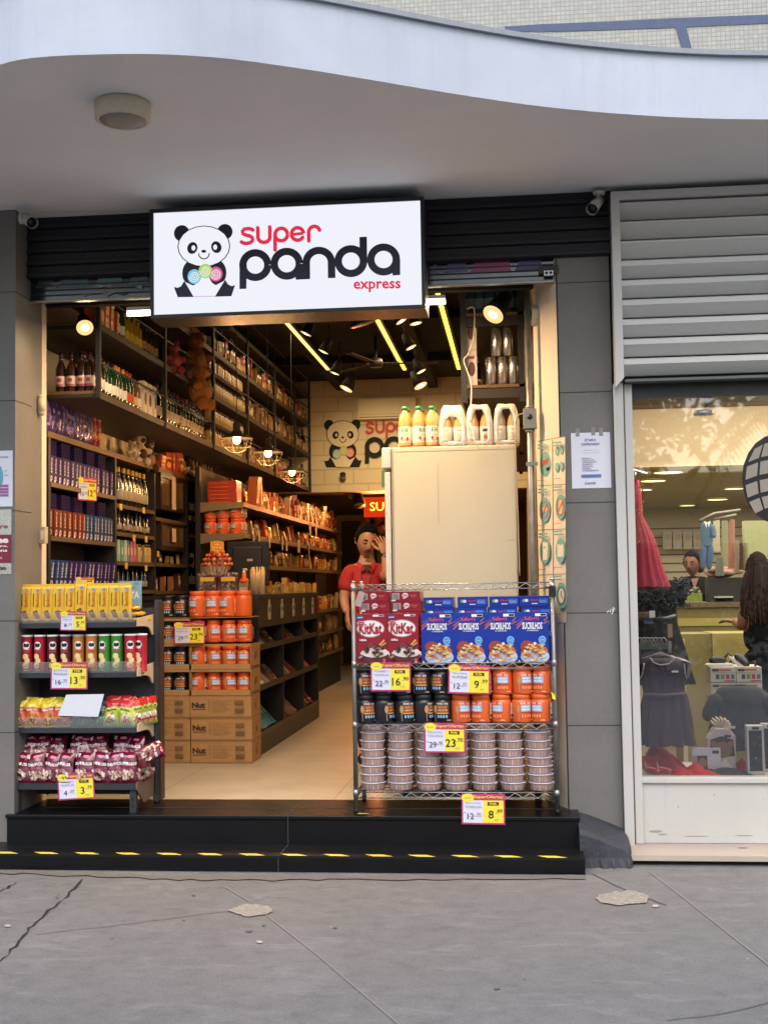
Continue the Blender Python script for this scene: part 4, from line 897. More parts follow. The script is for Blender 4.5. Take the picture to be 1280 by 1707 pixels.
# ---- tubs ----
def tub():
    r = .076; h = .049; root = E('biscuit_tub'); bs = m('#b2968e', .35, var=.15, coat=.5)
    b = MB().lathe([(0, 0), (r*.84, 0), (r*.88, .003), (r*.96, h*.86), (r*.96, h*.88)], bs, 32)
    fn = lambda u, v, k: ((r*(.885+.085*v/h)+.0006*k)*math.sin(u), -(r*(.885+.085*v/h)+.0006*k)*math.cos(u), v)
    I = []
    for i in range(26):
        a = i*2*math.pi/26+R.uniform(-.05, .05); I.append(('p', [(a, .004), (a+.03, .004), (a+.03, h*.8), (a, h*.8)], m('#8a6a64', .5)))
        if i % 2: I.append(('p', [(a+.06, .006), (a+.2, .006), (a+.2, h*.78), (a+.06, h*.78)], m(R.choice(['#c8a8a0', '#b89a90', '#a8887e']), .4)))
    I.append(('p', [(-3.1+k*.2, h*.62) for k in range(31)]+[(3.1-k*.2, h*.68) for k in range(31)], m('#d0b8b0', .35)))
    for it in I[:-1]: b.D(fn, [it], 1)
    b.build('tub_body', root)
    LD = m('#c8c4d2', .3, var=.05, coat=.5)
    b = MB().lathe([(r*.94, h*.86), (r*1.03, h*.87), (r*1.035, h*.97), (r*1.0, h*.995), (r*.9, h*.98), (0, h*.98)], LD, 32, caps=False); b.box(-.01, .014, -r*1.07, -r*1.0, h*.88, h*.93, LD); b.build('lid', root)
    return Proto(root, 'tub')
tb = tub(); z = lz[2]+.003
for c in range(7):
    px = 621+c*46.7; lean = R.uniform(-.004, .004)
    for k in range(8):
        if k == 7 and c >= 5: continue
        tb.put((xx(px, 1270, ry+.09)+R.uniform(-.003, .003)+lean*k, ry+.095+R.uniform(-.004, .004), z+k*.0495), f'round tub of biscuits in the {ords[c]} stack from the left, {ords[k]} from the bottom', 'stacked biscuit tubs', rz=R.uniform(-1.2, 1.2))
for c in range(7):
    for k in range(8): 
        if k < 7: tb.put((xx(621+c*46.7, 1270, ry+.09), ry+.27, z+k*.0495), f'biscuit tub in the rear {ords[c]} stack from the left, {ords[k]} from the bottom', 'biscuit tubs in the rear stacks', rz=R.uniform(-1.2, 1.2))
psign(651, 1104, ry-.03, 67, 48, '16', '90', '22', '90', label='price sign reading 16,90 on the rack below the red cereal boxes', lines=('NOVIDADE !!!', 'Cereal Kitkat 210g'), tilt=.01)
psign(782, 1108, ry-.03, 69, 48, '9', '99', '12', '99', label='price sign reading 9,99 on the rack below the blue cereal boxes', lines=('Cereal Kellogg', '240g'), tilt=.03)
psign(741, 1205, ry-.03, 68, 49, '23', '90', '29', '90', label='price sign reading 23,90 on the rack below the black jars', lines=('Pasta Amendoim', 'POWER ONE 1Kg'), tilt=.01)
psign(805, 1323, -.268, 71, 50, '8', '99', '12', '90', label='price sign reading 8,99 hung at the bottom of the wire rack', lines=('Paçoca Rolha', 'DOURELE 336g'), tilt=.01)
b = MB(); q = W(922, 1163, ry-.01); b.add([(q.x-.012, ry-.02, q.z+.035), (q.x+.01, ry-.024, q.z+.02), (q.x+.012, ry-.018, q.z-.01), (q.x-.006, ry-.03, q.z-.005), (q.x, ry-.012, q.z+.01)], [(0, 1, 4), (1, 2, 4), (2, 3, 4), (3, 0, 4)], YEL); tag(b.build('price_tag'), 'torn yellow price tag on the right post of the wire rack', 'price tag')
b = MB(); b.D(lambda u, v, k: (u, v, FZ+.006+k*.0005), [('p', [(xx(601, 1345, ry)-.02, ry-.04), (xx(612, 1345, ry)+.02, ry-.045), (xx(606, 1345, ry)+.02, ry-.02), (xx(598, 1345, ry), ry-.015)], YEL)]); tag(b.build('paper_scrap'), 'yellow paper scrap on the black step by the left rack foot', 'paper scrap')

# =============== CARDBOARD BOXES WITH JARS ===============
KR = node_mat('kraft_cardboard', '#a8814f', _wood('#9a7448', '#ac8556', (3, 3, 12), .8)); KD = m('#7d5c36', .8); KI = m('#31211a', .7)
by = 1.95; kb = W(318, 1262, by)
bx0, bx1, bxl = xx(318, 1200, by), xx(420, 1200, by), xx(262, 1200, by)
bh = (zz(375, 1148, by)-zz(375, 1262, by))/3
z0 = FZ+.001
def carton(w, d, h, wide):
    b = MB(); b.box(-w/2, w/2, 0, d, 0, h-.004, KR)
    fn = plane_fn(-w/2, -.0005, 0, .0006); I = [('r', 0, h-.012, w, h-.009, KD), ('r', 0, .0, w, .012, m('#8a6840', .8))]
    if wide: I += [('t', 'Nut', w*.135, h*.56, w*.22, h*.25, .05, KI), ('r', w*.03, h*.36, w*.25, h*.385, KI)]
    else: I += []
    s0 = .3 if wide else 0.02
    for r_ in range(6): I += [('r', w*s0, h*(.25+r_*.1), w*(s0+.02), h*(.29+r_*.1), KD), ('r', w*(s0+.05), h*(.26+r_*.1), w*(.68 if r_ % 2 else .6), h*(.275+r_*.1), KD)]
    for r_ in range(2):
        for k in range(9): I.append(('r', w*(.74+k*.017), h*(.2+r_*.35), w*(.748+k*.017), h*(.42+r_*.35), KI))
    b.D(fn, I, 1)
    sf = lambda u, v, k: (w/2+.0005+k*.0006, u, v)
    b.D(sf, [('r', d*.4, h*.3, d*.6, h*.6, KD), ('r', d*.3, h*.7, d*.7, h*.74, KD)], 1)
    return Proto(b.build('cardboard_box', bevel=.003, seg=1), 'cardboard box')
cw = bx1-bx0-.004; dl = (bx0-bxl)
CA, CB = carton(cw, .34, bh, True), carton(cw*.94, .34, bh, False)
for k in range(3):
    CA.put(((bx0+bx1)/2+R.uniform(-.003, .003), by, z0+k*bh), f'closed cardboard box in the right column, {("lowest", "middle", "topmost")[k]} of three', 'closed cardboard boxes')
    CB.put((bx0-.006-cw*.47, by+.01, z0+k*bh), f'closed cardboard box in the left column, {("lowest", "middle", "topmost")[k]} of three', 'closed cardboard boxes')
jh = (bh*3.0); zt = z0+3*bh
trh = zz(375, 1105, by)-zz(375, 1148, by)
def tray(w, d, h):
    b = MB(); t = .005
    b.box(-w/2, w/2, 0, d, 0, t, KR); b.box(-w/2, w/2, 0, t, t, h*.2, KR); b.box(-w/2, w/2, d-t, d, t, h*.9, KR)
    b.box(-w/2, w/2, -.001, t, h*.9, h*.985, KR)
    for s in (-1, 1): b.prism([(0, 0), (d, 0), (d, h*.98), (0, h*.98)], s*w/2-(t if s > 0 else 0), s*w/2+(0 if s > 0 else t), KR, 'x')
    sf = lambda u, v, k: (w/2+.0005+k*.0006, u, v)
    b.D(sf, [('p', [(d*.3, h*.3), (d*.7, h*.4), (d*.7, h*.7), (d*.3, h*.6)], KD), ('r', d*.1, h*.05, d*.9, h*.09, KI)], 1)
    b.D(plane_fn(-w/2, -.0015, 0), [('r', w*.05, h*.93, w*.3, h*.95, KD)], 1)
    return Proto(b.build('display_tray'), 'display tray')
TA, TBX = tray(cw, .34, trh), tray(cw*.94, .34, trh)
sj = (trh*.86)/JH
for k in range(4):
    zz0 = zt+k*trh
    if k < 2: TA.put(((bx0+bx1)/2, by, zz0), f'open cardboard tray of orange jars, {("lower", "upper")[k]} one', 'open cardboard trays'); 
    if k < 3: TBX.put((bx0-.006-cw*.47, by+.01, zz0), f'open cardboard tray of black jars, {("lowest", "middle", "topmost")[k]} one', 'open cardboard trays')
    up = k == 3 or k == 2
    for i in range(4):
        px = (331.5, 357, 382.5, 408)[i]; s_ = sj*(1.12 if k == 3 else 1.0)
        JO[(2, 1, 1, 0)[i] if k < 3 else (2, 0, 2, 3)[i]].put((xx(px, 1100, by+.08)-(.01 if k == 3 else 0), by+.085+(0 if k < 3 else .01), zz0+.008), f'orange jar in the {("lowest", "second", "third", "topmost")[k]} row over the cardboard boxes, {ords[i]} from left', 'orange jars over the cardboard boxes', scale=(s_, s_, s_*(1.0 if k < 3 else 1.05)))
    for i in range(2):
        px = (280, 303)[i]; s_ = sj
        JB[(0, 0, 1, 0)[k]].put((xx(px, 1100, by+.08), by+.09, zz0+.008), f'black jar in the {("lowest", "second", "third", "topmost")[k]} row left of the orange jars, {("left", "right")[i]} one', 'black jars over the cardboard boxes', scale=(s_, s_, s_))
    for i in range(2):
        JO[3].put((xx(384+i*23, 1100, by+.2), by+.23, zz0+.008), f'orange jar behind the {("lowest", "second", "third", "topmost")[k]} front row, {("left", "right")[i]} one', 'orange jars behind the front row', scale=sj)
b = MB(); b.box(bx0, bx1, by+.002, by+.33, zt+3*trh, zt+3*trh+.004, KR); tag(b.build('cardboard_sheet'), 'thin cardboard sheet under the topmost row of orange jars', 'cardboard sheet')
b = MB(); b.box(bx0-.008-cw*.9, bx0-.012, by+.012, by+.35, zt+3*trh, zt+3*trh+.004, KR); tag(b.build('cardboard_sheet'), 'thin cardboard sheet under the topmost black jars', 'cardboard sheet')
psign(316, 1037, by-.02, 53, 37, '23', '90', '29', '90', label='price sign reading 23,90 stuck on the orange and black jars', lines=('PASTA DE AMENDOIM', 'POWER ONE 1,005kg'))
# =============== SHOP INTERIOR ===============
def bottle(name, body, label, cap, h=.3, r=.037, neck=.45, lab=None, lab2=None, cat='bottle', rough=.12):
    B = m(body, rough, coat=.5, var=.1); b = MB(); rn = r*.38; z1 = h*(1-neck)
    b.lathe([(0, 0), (r*.95, 0), (r, .006), (r, h*.15), (r*1.012, h*.151, m(label, .7, spec=.2)), (r*1.012, h*.4, m(label, .7, spec=.2)), (r, h*.405), (r, z1), (rn*1.15, h*.78), (rn, h*.86), (rn*1.15, h*.87, m(cap, .35)), (rn*1.1, h, m(cap, .35)), (0, h, m(cap, .35))], B, 12, caps=False)
    if lab2: b.D(cyl_fn(r*1.02), [('r', -r*.9, h*.16, r*.9, h*.2, m(lab2, .5)), ('e', 0, h*.3, r*.45, h*.05, m(lab2, .5))], 1, cell=.015)
    return Proto(b.build(name), cat)
def can(name, body, h=.165, r=.033, cat='can'):
    b = MB().lathe([(0, 0), (r*.8, 0), (r, .01), (r, h-.015), (r*.85, h-.003), (r*.85, h), (r*.75, h-.004), (0, h-.004)], m(body, .22, .9, var=.1), 16, caps=False); return Proto(b.build(name), cat)
def carton2(name, w, h, d, c, items, cat='box', rough=.45):
    b = MB(); b.box(-w/2, w/2, -d/2, d/2, 0, h, m(c, rough, var=.15, coat=.2)); b.D(plane_fn(-w/2, -d/2-.0004, 0, .0006), items, 1); return Proto(b.build(name), cat)
def gen_art(rr, w, h, cs, n=5):
    I = []
    for i in range(n):
        x = rr.uniform(.02, .2)*w; y = rr.uniform(.05, .8)*h; I.append(rr.choice([('r', x, y, min(w*.98, x+rr.uniform(.5, .9)*w), min(h*.96, y+rr.uniform(.04, .2)*h), m(rr.choice(cs), .5)), ('e', w*rr.uniform(.4, .6), h*rr.uniform(.25, .75), w*rr.uniform(.25, .42), h*rr.uniform(.08, .2), m(rr.choice(cs), .5))]))
    return I
def row(P, p0, p1, n, fmt, group, rz=0., j=.006, rj=.12, tilt=0., scale=None, pick=None):
    p0, p1 = Vector(p0), Vector(p1)
    for i in range(n):
        q = p0.lerp(p1, i/max(1, n-1))+Vector((R.uniform(-j, j), R.uniform(-j, j)*.6, 0))
        k = pick(i) if pick else R.randrange(len(P))
        sc3 = scale; tl = tilt; rj2 = rj
        if P[k].cat in ('food pack', 'food carton', 'snack pack'):
            if R.random() < .05: continue
            a = scale if hasattr(scale, '__len__') else ((scale or 1.),)*3; f = R.uniform(.72, 1.2); sc3 = (a[0]*R.uniform(.75, 1.15), a[1], a[2]*f); tl += R.choice((0, 0, 0, -.12, .1)); rj2 = rj*1.5
        P[k].put(q, fmt.format(ords[i]), group, rot=(tl, 0 if sc3 is scale else R.uniform(-.05, .05), rz+R.uniform(-rj2, rj2)), scale=sc3)
def prune(P):
    for p in P:
        if not p.used: 
            for c in list(p.root.children): bpy.data.objects.remove(c)
            bpy.data.objects.remove(p.root)
ALLP = []
def K(p): ALLP.append(p); return p
R90 = math.radians(90)
wine = [K(bottle('wine_bottle', '#12100c', '#a89c8a', c, .31, .038, .4, lab2=l)) for c, l in (('#5a1018', '#6a2020'), ('#17151a', None), ('#3a0c14', '#a89a80'))]
champ = K(bottle('sparkling_wine_bottle', '#12160e', '#a89c88', '#b08c34', .31, .041, .5))
beer = K(bottle('beer_bottle', '#2c1208', '#c8b8b0', '#2a1010', .28, .036, .42, lab2='#a03030'))
green = [K(bottle('green_bottle', '#1c3a22', l, c, .27, .032, .4)) for l, c in (('#d8d4c8', '#d8902c'), ('#e0dccf', '#20201c'), ('#c85a30', '#a83020'))]
clearb = [K(bottle('spirit_bottle', c, l, '#1c1a18', .25, .036, .35)) for c, l in (('#6a4a24', '#c8b490'), ('#8a6a3a', '#e0d4b8'), ('#3a2a18', '#a08050'))]
ylw = K(bottle('yellow_bottle', '#b8901c', '#d8b83c', '#c8a030', .24, .033, .3))
whitebox = K(carton2('gift_box', .09, .25, .08, '#cfc6b8', [('e', .045, .12, .03, .05, m('#5a2c20')), ('r', .02, .19, .07, .21, m('#8a3028'))]))
# ---- long upper shelf on the left ----
UX = xx(161, 650, .5); UB = WX+.005
us = E('wall_shelf', (UX, .5, SX(170, 655, UX).z)); tag(us, 'long dark shelf of bottles and jars high along the left wall', 'shelf'); O = Vector(us.location); TR = Matrix.Translation(-O)
UZ = [SX(161.5, 651, UX).z, SX(163, 537, UX).z]; UZ += [UZ[1]+.42, UZ[1]+.8]
UY = [.5]+[SX(p, 700, UX).y for p in (272, 353, 410, 455, 489)]+[YB-.02]
for i, z in enumerate(UZ):
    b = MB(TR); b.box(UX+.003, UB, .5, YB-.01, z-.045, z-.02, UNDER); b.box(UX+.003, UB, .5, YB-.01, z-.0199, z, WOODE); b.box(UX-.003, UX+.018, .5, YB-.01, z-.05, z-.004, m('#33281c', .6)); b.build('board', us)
for i, y in enumerate(UY):
    b = MB(TR); b.box(UX+.001, UX+.03, y-.016, y+.016, UZ[0]-.05, UZ[3]+.35, BLK); 
    if i in (0,): b.box(UB, UB+.03, y-.012, y+.012, UZ[0]-.05, UZ[3], BLK)
    b.build('post', us)
b = MB(TR)
for z in UZ[:3]: b.box(UX+.005, UX+.02, .52, YB-.02, z+.19, z+.2, BLK)
b.box(UX+.02, UX+.035, .5, YB, UZ[3]+.18, UZ[3]+.36, m('#5a4028', .8)); b.build('guard_rail', us)
fx = UX-.055
# near end, facing the street
for i, px in enumerate((103, 121, 138, 130, 151, 145)):
    beer.put((xx(px, 640, .58), .57+(.07 if i in (3, 5) else 0), UZ[0]), f'brown beer bottle at the street end of the high shelf, {ords[i]} of six', 'beer bottles at the shelf end')
mix1 = [beer, green[0], green[1], clearb[0], green[2], clearb[1], wine[0]]
row([beer, wine[1], green[1]], (fx, .66, UZ[0]), (fx, 1.0, UZ[0]), 5, 'bottle on the lowest high shelf near the street, {} from the front', 'bottles in the first bay', pick=lambda i: (0, 0, 2, 2, 2)[i])
row([green[0], green[2], clearb[0], clearb[1]], (fx, 1.07, UZ[0]), (fx, 1.58, UZ[0]), 7, 'green or amber bottle in the first bay of the high shelf, {} from the front', 'bottles in the first bay', pick=lambda i: (0, 0, 0, 1, 1, 2, 3)[i])
row([whitebox], (fx, 1.67, UZ[0]), (fx, 1.95, UZ[0]), 3, 'cream gift box with brown emblem on the high shelf, {} from the front', 'cream gift boxes', R90)
row(wine, (fx, 2.12, UZ[0]), (fx, 3.5, UZ[0]), 15, 'dark wine bottle in the second bay of the high shelf, {} from the front', 'wine bottles in the second bay', R90)
row(wine, (fx-.12, .75, UZ[0]), (fx-.12, 3.4, UZ[0]), 18, 'dark bottle in the second rank of the high shelf, {} from the front', 'bottles in the second rank')
# packs for the deeper bays
rr = random.Random(5)
def packs(cols, arts, n, w=.09, h=.19, d=.06, name='food_pack', cat='food pack'):
    return [K(carton2(name, w*rr.uniform(.85, 1.15), h*rr.uniform(.85, 1.15), d, cols[i % len(cols)], gen_art(rr, w*.95, h, arts), cat)) for i in range(n)]
creamp = packs(['#a08858', '#8c7040', '#a89060', '#74562f'], ['#e0d0a8', '#7a4a28', '#c88c3c', '#5c4a38'], 4, name='food_carton', cat='food carton')
brownp = packs(['#6c4428', '#83502c', '#4a3424', '#94683c'], ['#c89858', '#d8c090', '#a8402c', '#3c2c20'], 4)
redp = packs(['#a83420', '#c8502c', '#b82c20', '#d0703c'], ['#e8c060', '#f0e0c0', '#6c1810', '#e89848'], 4, name='snack_pack', cat='snack pack')
yelp = packs(['#c8a040', '#b88830', '#d0b060'], ['#8c2c18', '#f0e0b0', '#5c3c20', '#d87830'], 3)
def sbag(c, c2, s):
    return K(bag('snack_pouch', .12, .2, .06, [(.12, m(c2, .3, coat=.5)), (.7, m(c, .3, var=.3, coat=.5, bump=.004)), (1.1, m(c2, .3, coat=.5))], lambda r_: [('e', .5, .35, .26, .16, m(c2, .4)), ('r', .2, .6, .8, .74, m('#d8c8a8', .4)), ('e', .5, .3, .14, .08, m('#c89050', .4))], s, 'snack pouch'))
pouch = [sbag('#a82818', '#c86030', 41), sbag('#7c1c14', '#c8a040', 42), sbag('#c86828', '#8c2818', 43), sbag('#5c3418', '#c8b080', 44)]
grnp = packs(['#3c4c28', '#2c3c30', '#5c6a38'], ['#c8c090', '#d8a040', '#20281c'], 3)
jarp = K(lathe_thing('glass_jar', [('jar_body', lambda: MB().lathe([(0, 0), (.038, 0), (.04, .01), (.04, .12), (.03, .135)], m('#b89a68', .25, coat=.5, var=.3), 12)), ('lid', lambda: MB().lathe([(0, .134), (.032, .134), (.032, .158), (0, .158)], m('#3c3020', .4), 12))], 'jar'))
pk = [(creamp, 0), (creamp, 0), (brownp, 1), (redp, 1)]
for lv in range(3):
    for bay in range(6):
        y0, y1 = UY[bay]+.07, UY[bay+1]-.07; z = UZ[lv]; nm = ('lowest', 'middle', 'upper')[lv]; bn = ords[bay]
        if lv == 0 and bay < 2: continue
        if lv == 1 and bay == 1: continue
        n = 14 if bay < 3 else 12; f_ = f'in bay {("one", "two", "three", "four", "five", "six")[bay]}, {nm} high shelf, {{}} from front'
        if lv == 1 and bay == 0:
            row([redp[0], redp[1]], (fx, y0, z), (fx, y0+.45, z), 5, 'red and white pack '+f_, 'packs on the middle high shelf', R90, scale=1.2)
            row([green[0], green[1], ylw, ylw, clearb[2]], (fx, y0+.52, z), (fx, y1, z), 10, 'bottle '+f_, 'bottles on the middle high shelf', pick=lambda i: (0, 1, 2, 2, 2, 2, 4, 4, 4, 4)[i]); continue
        if lv == 2 and bay < 2:
            row(green+clearb, (fx, y0, z), (fx, y1, z), 13, 'bottle '+f_, 'bottles on the upper high shelf'); continue
        if lv == 1 and bay == 2 or lv == 0 and bay == 2:
            row([jarp], (fx, y0, z), (fx, y1, z), n, 'glass jar '+f_, 'glass jars on the high shelf'); row([jarp], (fx, y0, z+.2), (fx, y1, z+.2), n, 'glass jar on the rail tier '+f_, 'glass jars on the rail tier')
            b = MB(TR); b.box(UX-.01, UX-.1, y0-.06, y1+.06, z+.19, z+.199, UNDER); b.build('small_board', us); continue
        P = {0: creamp+[jarp]+pouch[3:], 1: creamp+clearb[:2]+[wine[0]], 2: brownp+redp[:1]+[wine[1], clearb[2]]}[lv] if bay < 4 else brownp+creamp+pouch[2:]+[wine[2]]
        row(P, (fx, y0, z), (fx, y1, z), n, 'food pack '+f_, f'food packs on the {nm} high shelf', R90, scale=1.0)
row(creamp, (fx-.13, 3.6, UZ[1]), (fx-.13, 8.9, UZ[1]), 22, 'pale pack in the second rank of the middle high shelf, {} from the front', 'packs in the second rank', R90, scale=(1, 1, 1.3))
# plush toys
def plush(px, py, Y, s, c, c2, lab, pose=0):
    q = W(px, py, Y); o = E('plush_toy', q, R90*.6+pose); tag(o, lab, 'plush toy'); C_ = m(c, .95, var=.25, bump=.01, sc_=60); D_ = m(c2, .95, var=.2)
    b = MB(Matrix.Scale(s, 4)); b.ball((0, 0, 0), .13, C_, 14, 10, (1, .85, 1.15)); b.ball((0, -.1, -.02), .07, D_, 10, 7, (1, .5, 1.1))
    for sx in (-1, 1): b.ball((sx*.13, -.05, .03), .05, C_, 10, 7, (1.5, 1, 1)); b.ball((sx*.08, -.08, -.14), .06, C_, 10, 7, (1, 1.2, 1.2))
    b.build('body', o)
    b = MB(Matrix.Scale(s, 4)); b.ball((0, -.01, .21), .1, C_, 14, 10); b.ball((0, -.09, .19), .045, D_, 10, 7)
    for sx in (-1, 1): b.ball((sx*.075, 0, .295), .034, C_, 8, 6); b.ball((sx*.035, -.092, .235), .011, BLK2, 6, 5)
    b.ball((0, -.135, .2), .013, BLK2, 6, 5); b.build('head', o)
    return o
plush(326, 600, 3.0, .78, '#8a5028', '#a87040', 'orange brown plush bear hanging beside the dark high shelf')
plush(332, 652, 3.0, .82, '#b8702c', '#c88a48', 'larger golden plush toy hanging lowest beside the wine bottles', .4)
plush(289, 602, 2.45, .55, '#a04038', '#b86058', 'pink red plush toy lying on the middle high shelf')
plush(310, 622, 2.9, .55, '#5c3c30', '#7a5844', 'dark brown plush toy squeezed between the pink and the hanging ones')
b = MB(); q = W(330, 560, 2.95); b.tube([q+Vector((0, 0, -.12)), (q.x, q.y, CZ-.02)], .002, BLK, 4); tag(b.build('cord'), 'thin cord from which the plush toys hang off the ceiling', 'cord')

# ---- dark cabinet on the left ----
CF = xx(82, 730, .5); cbx = E('wall_cabinet', (CF, .5, FZ)); tag(cbx, 'dark open cabinet of chocolate and bottles along the left wall', 'cabinet'); O = Vector(cbx.location); TR = Matrix.Translation(-O)
CYs = [SX(p, 800, CF).y for p in (82.5, 193, 258, 313, 355)]; CT = SX(84, 719, CF).z; CBK = WX+.01
b = MB(TR); b.box(CF, CBK, CYs[0]-.02, CYs[-1]+.02, CT-.04, CT, WOODE); b.build('top_board', cbx)
for y in CYs: b = MB(TR); b.box(CF+.003, CBK, y-.02, y+.02, FZ, CT-.042, BLK); b.build('side_panel', cbx)
b = MB(TR); b.box(CBK-.0, CBK+.02, CYs[0], CYs[-1], FZ, CT-.05, m('#4a3a2c', .7)); b.build('back_panel', cbx)
def zc(px, py): return SX(px, py, CF).z
BZs = [[zc(84, 803), zc(84, 893), zc(84, 978), zc(84, 1060)], [zc(195, 839), zc(195, 886), zc(195, 935), zc(195, 984)], [zc(262, 862), zc(262, 938), zc(262, 985)], [zc(316, 858), zc(316, 898), zc(316, 939), zc(316, 982)]]
for k, zs in enumerate(BZs):
    for z in zs:
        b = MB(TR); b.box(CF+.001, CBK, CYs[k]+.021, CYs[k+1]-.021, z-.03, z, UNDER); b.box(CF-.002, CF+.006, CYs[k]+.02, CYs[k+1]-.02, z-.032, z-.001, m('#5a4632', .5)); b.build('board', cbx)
def choc(c, tc, txt='Milka'):
    w, h, d = .068, .185, .09; b = MB(); b.box(-w/2, w/2, -d/2, d/2, 0, h, m(c, .7, var=.12, spec=.2)); fn = lambda u, v, k: (-v, -d/2-.0005-k*.0006, u)
    b.D(fn, [('t', txt, h*.64, -.001, h*.56, .026, .02, m(tc, .7, spec=.2))], 4)
    b.D(plane_fn(-w/2, -d/2-.0004, 0), [('r', 0, h*.3, w, h*.33, BLK2), ('e', w*.5, h*.16, .02, .018, m(tc)), ('e', w*.55, h*.15, .01, .009, m('#6a4a8a')), ('r', w*.1, 0.003, w*.4, .02, m('#e8e0d8')), ('r', w*.9, 0, w, h, BLK2)], 1)
    return K(Proto(b.build('chocolate_box'), 'chocolate box'))
chp, chr_, chb = choc('#34225e', '#cabcd4'), choc('#7e2c1e', '#d8bca0'), choc('#264474', '#bcbcc8')
flatb = K(Proto(MB().box(-.085, .085, -.05, .05, 0, .0215, m('#21153a', .85, spec=.1)).D(plane_fn(-.085, -.0504, 0), [('r', .01, .004, .16, .006, m('#3c2c5c', .8, spec=.1))]).build('flat_chocolate_box'), 'chocolate box'))
cx = CF-.055; L1 = CYs[1]-CYs[0]
def crow(P, k, t0, t1, z, n, fmt, grp, **kw): row(P, (cx, lerp(CYs[k]+.06, CYs[k+1]-.06, t0), z), (cx, lerp(CYs[k]+.06, CYs[k+1]-.06, t1), z), n, fmt, grp, **kw)
z = BZs[0][0]; crow([chp], 0, 0, .76, z, 13, 'purple chocolate box in the cabinet row with the yellow tag, {} from the front', 'upper row of chocolate', rz=R90, rj=.04); crow([chp], 0, .84, 1, z, 3, 'purple chocolate box at the far end of the tagged row, {} from the front', 'upper row of chocolate', rz=R90, rj=.04)
z = BZs[0][1]; crow([chr_], 0, 0, .5, z, 8, 'red brown chocolate box below the yellow tag, {} from the front', 'middle row of chocolate', rz=R90, rj=.04); crow([chb], 0, .57, 1, z, 8, 'blue chocolate box below the yellow tag, {} from the front', 'middle row of chocolate', rz=R90, rj=.04)
z = BZs[0][2]; crow([chb, chp], 0, 0, 1, z, 15, 'chocolate bar carton in the lowest visible cabinet row, {} from the front', 'lower row of chocolate', rz=R90, rj=.12, pick=lambda i: 0 if i < 4 else 1, tilt=.08)
for lv in range(2):
    for c in range(5):
        for k in range(0): flatb.put((cx-.1, lerp(CYs[0]+.12, CYs[1]-.25, c/4), BZs[0][lv]+k*.0225+(.12 if k > 2 else 0)*0), f'flat purple box in stack {("one", "two", "three", "four", "five")[c]} behind the {("upper", "middle")[lv]} row, {ords[k]} from bottom', 'flat purple boxes', rz=R90) if k < 6 else None
for lv in range(2):
    for c in range(5):
        for k in range(5): flatb.put((cx-.02, lerp(CYs[0]+.12, CYs[1]-.25, c/4), BZs[0][lv]+.1865+k*.0225), f'flat purple box on top of the {("upper", "middle")[lv]} chocolate row, pile {c+1}, {ords[k]} from bottom'.replace('pile 1', 'nearest pile').replace('pile 2', 'next pile').replace('pile 3', 'central pile').replace('pile 4', 'fourth pile').replace('pile 5', 'farthest pile'), 'flat purple boxes on top', rz=R90)
# crinkled purple bags on the cabinet
MBc = [(1.1, m('#4c3474', .18, var=.5, coat=.8, bump=.006, sc_=45))]
pb = [K(bag('foil_bag', .1, .26, .07, MBc, lambda r_: [('e', .5, .25, .2, .08, m('#8a6ab0', .3)), ('e', .5, .6, .16, .06, m('#a88cc8', .3))], s, 'foil bag')) for s in (21, 22)]
rb = K(bag('foil_bag', .12, .3, .08, [(1.1, m('#8c1820', .2, var=.4, coat=.8, bump=.006))], lambda r_: [('e', .5, .3, .25, .1, m('#e08838', .3))], 23, 'foil bag'))
row(pb, (cx+.01, CYs[0]+.04, CT), (cx+.01, CYs[0]+.9, CT), 14, 'crinkled purple foil bag on top of the cabinet, {} from the front', 'purple foil bags', R90, rj=.4)
row(pb, (cx-.1, CYs[0]+.04, CT), (cx-.1, CYs[0]+.9, CT), 10, 'purple foil bag in the second rank on the cabinet, {} from the front', 'purple foil bags in the second rank', R90, rj=.4)
row([rb], (cx, CYs[0]+1.0, CT), (cx, CYs[0]+1.1, CT), 2, 'red foil bag after the purple ones on the cabinet, {} from the front', 'red foil bags', R90, rj=.4)
plush(233, 755, SX(233, 755, cx).y, .55, '#b8a898', '#3a2a20', 'small white and dark plush figure on top of the cabinet'); plush(246, 765, SX(246, 765, cx).y, .6, '#3a2c24', '#8a7060', 'small dark plush figure next to the white one'); plush(221, 757, SX(221, 757, cx).y, .35, '#c8b8a0', '#a08870', 'tiny pale plush figure beside the red foil bags')
row(redp, (cx, SX(268, 780, cx).y, CT), (cx, SX(300, 780, cx).y, CT), 5, 'red and orange bag on the far half of the cabinet, {} from the front', 'red packs on the cabinet', R90, rj=.3, scale=(1.2, 1, .9))
row(clearb+[wine[0]], (cx, SX(306, 790, cx).y, CT), (cx, SX(352, 800, cx).y, CT), 10, 'dark spirit bottle on the far end of the cabinet, {} from the front', 'spirit bottles on the cabinet', scale=.85)
# bays two to four
crow([champ], 1, .2, .9, BZs[1][0], 7, 'gold topped sparkling wine bottle in the cabinet, {} from the front', 'sparkling wine bottles')
crow([wine[1], clearb[2]], 1, .1, 1, BZs[1][1], 9, 'dark bottle below the gold topped ones, {} from the front', 'dark bottles in the cabinet', scale=.62)
tubep = [K(carton2('pastel_tube', .05, .15, .05, c, [('r', .01, .05, .04, .1, m('#d8d0c0'))], 'tube')) for c in ('#6c9c80', '#a8c0b0', '#c86a88', '#8a7a50')]
crow(tubep, 1, .03, .55, BZs[1][2], 7, 'pastel tube on the third board of the bottle bay, {} from the front', 'pastel tubes', pick=lambda i: (0, 1, 0, 1, 0, 2, 2)[i], rz=R90, scale=(1, 1, 1.15))
crow([jarp]+tubep[3:], 1, .62, 1, BZs[1][2], 5, 'small jar beside the pastel tubes, {} from the front', 'small jars')
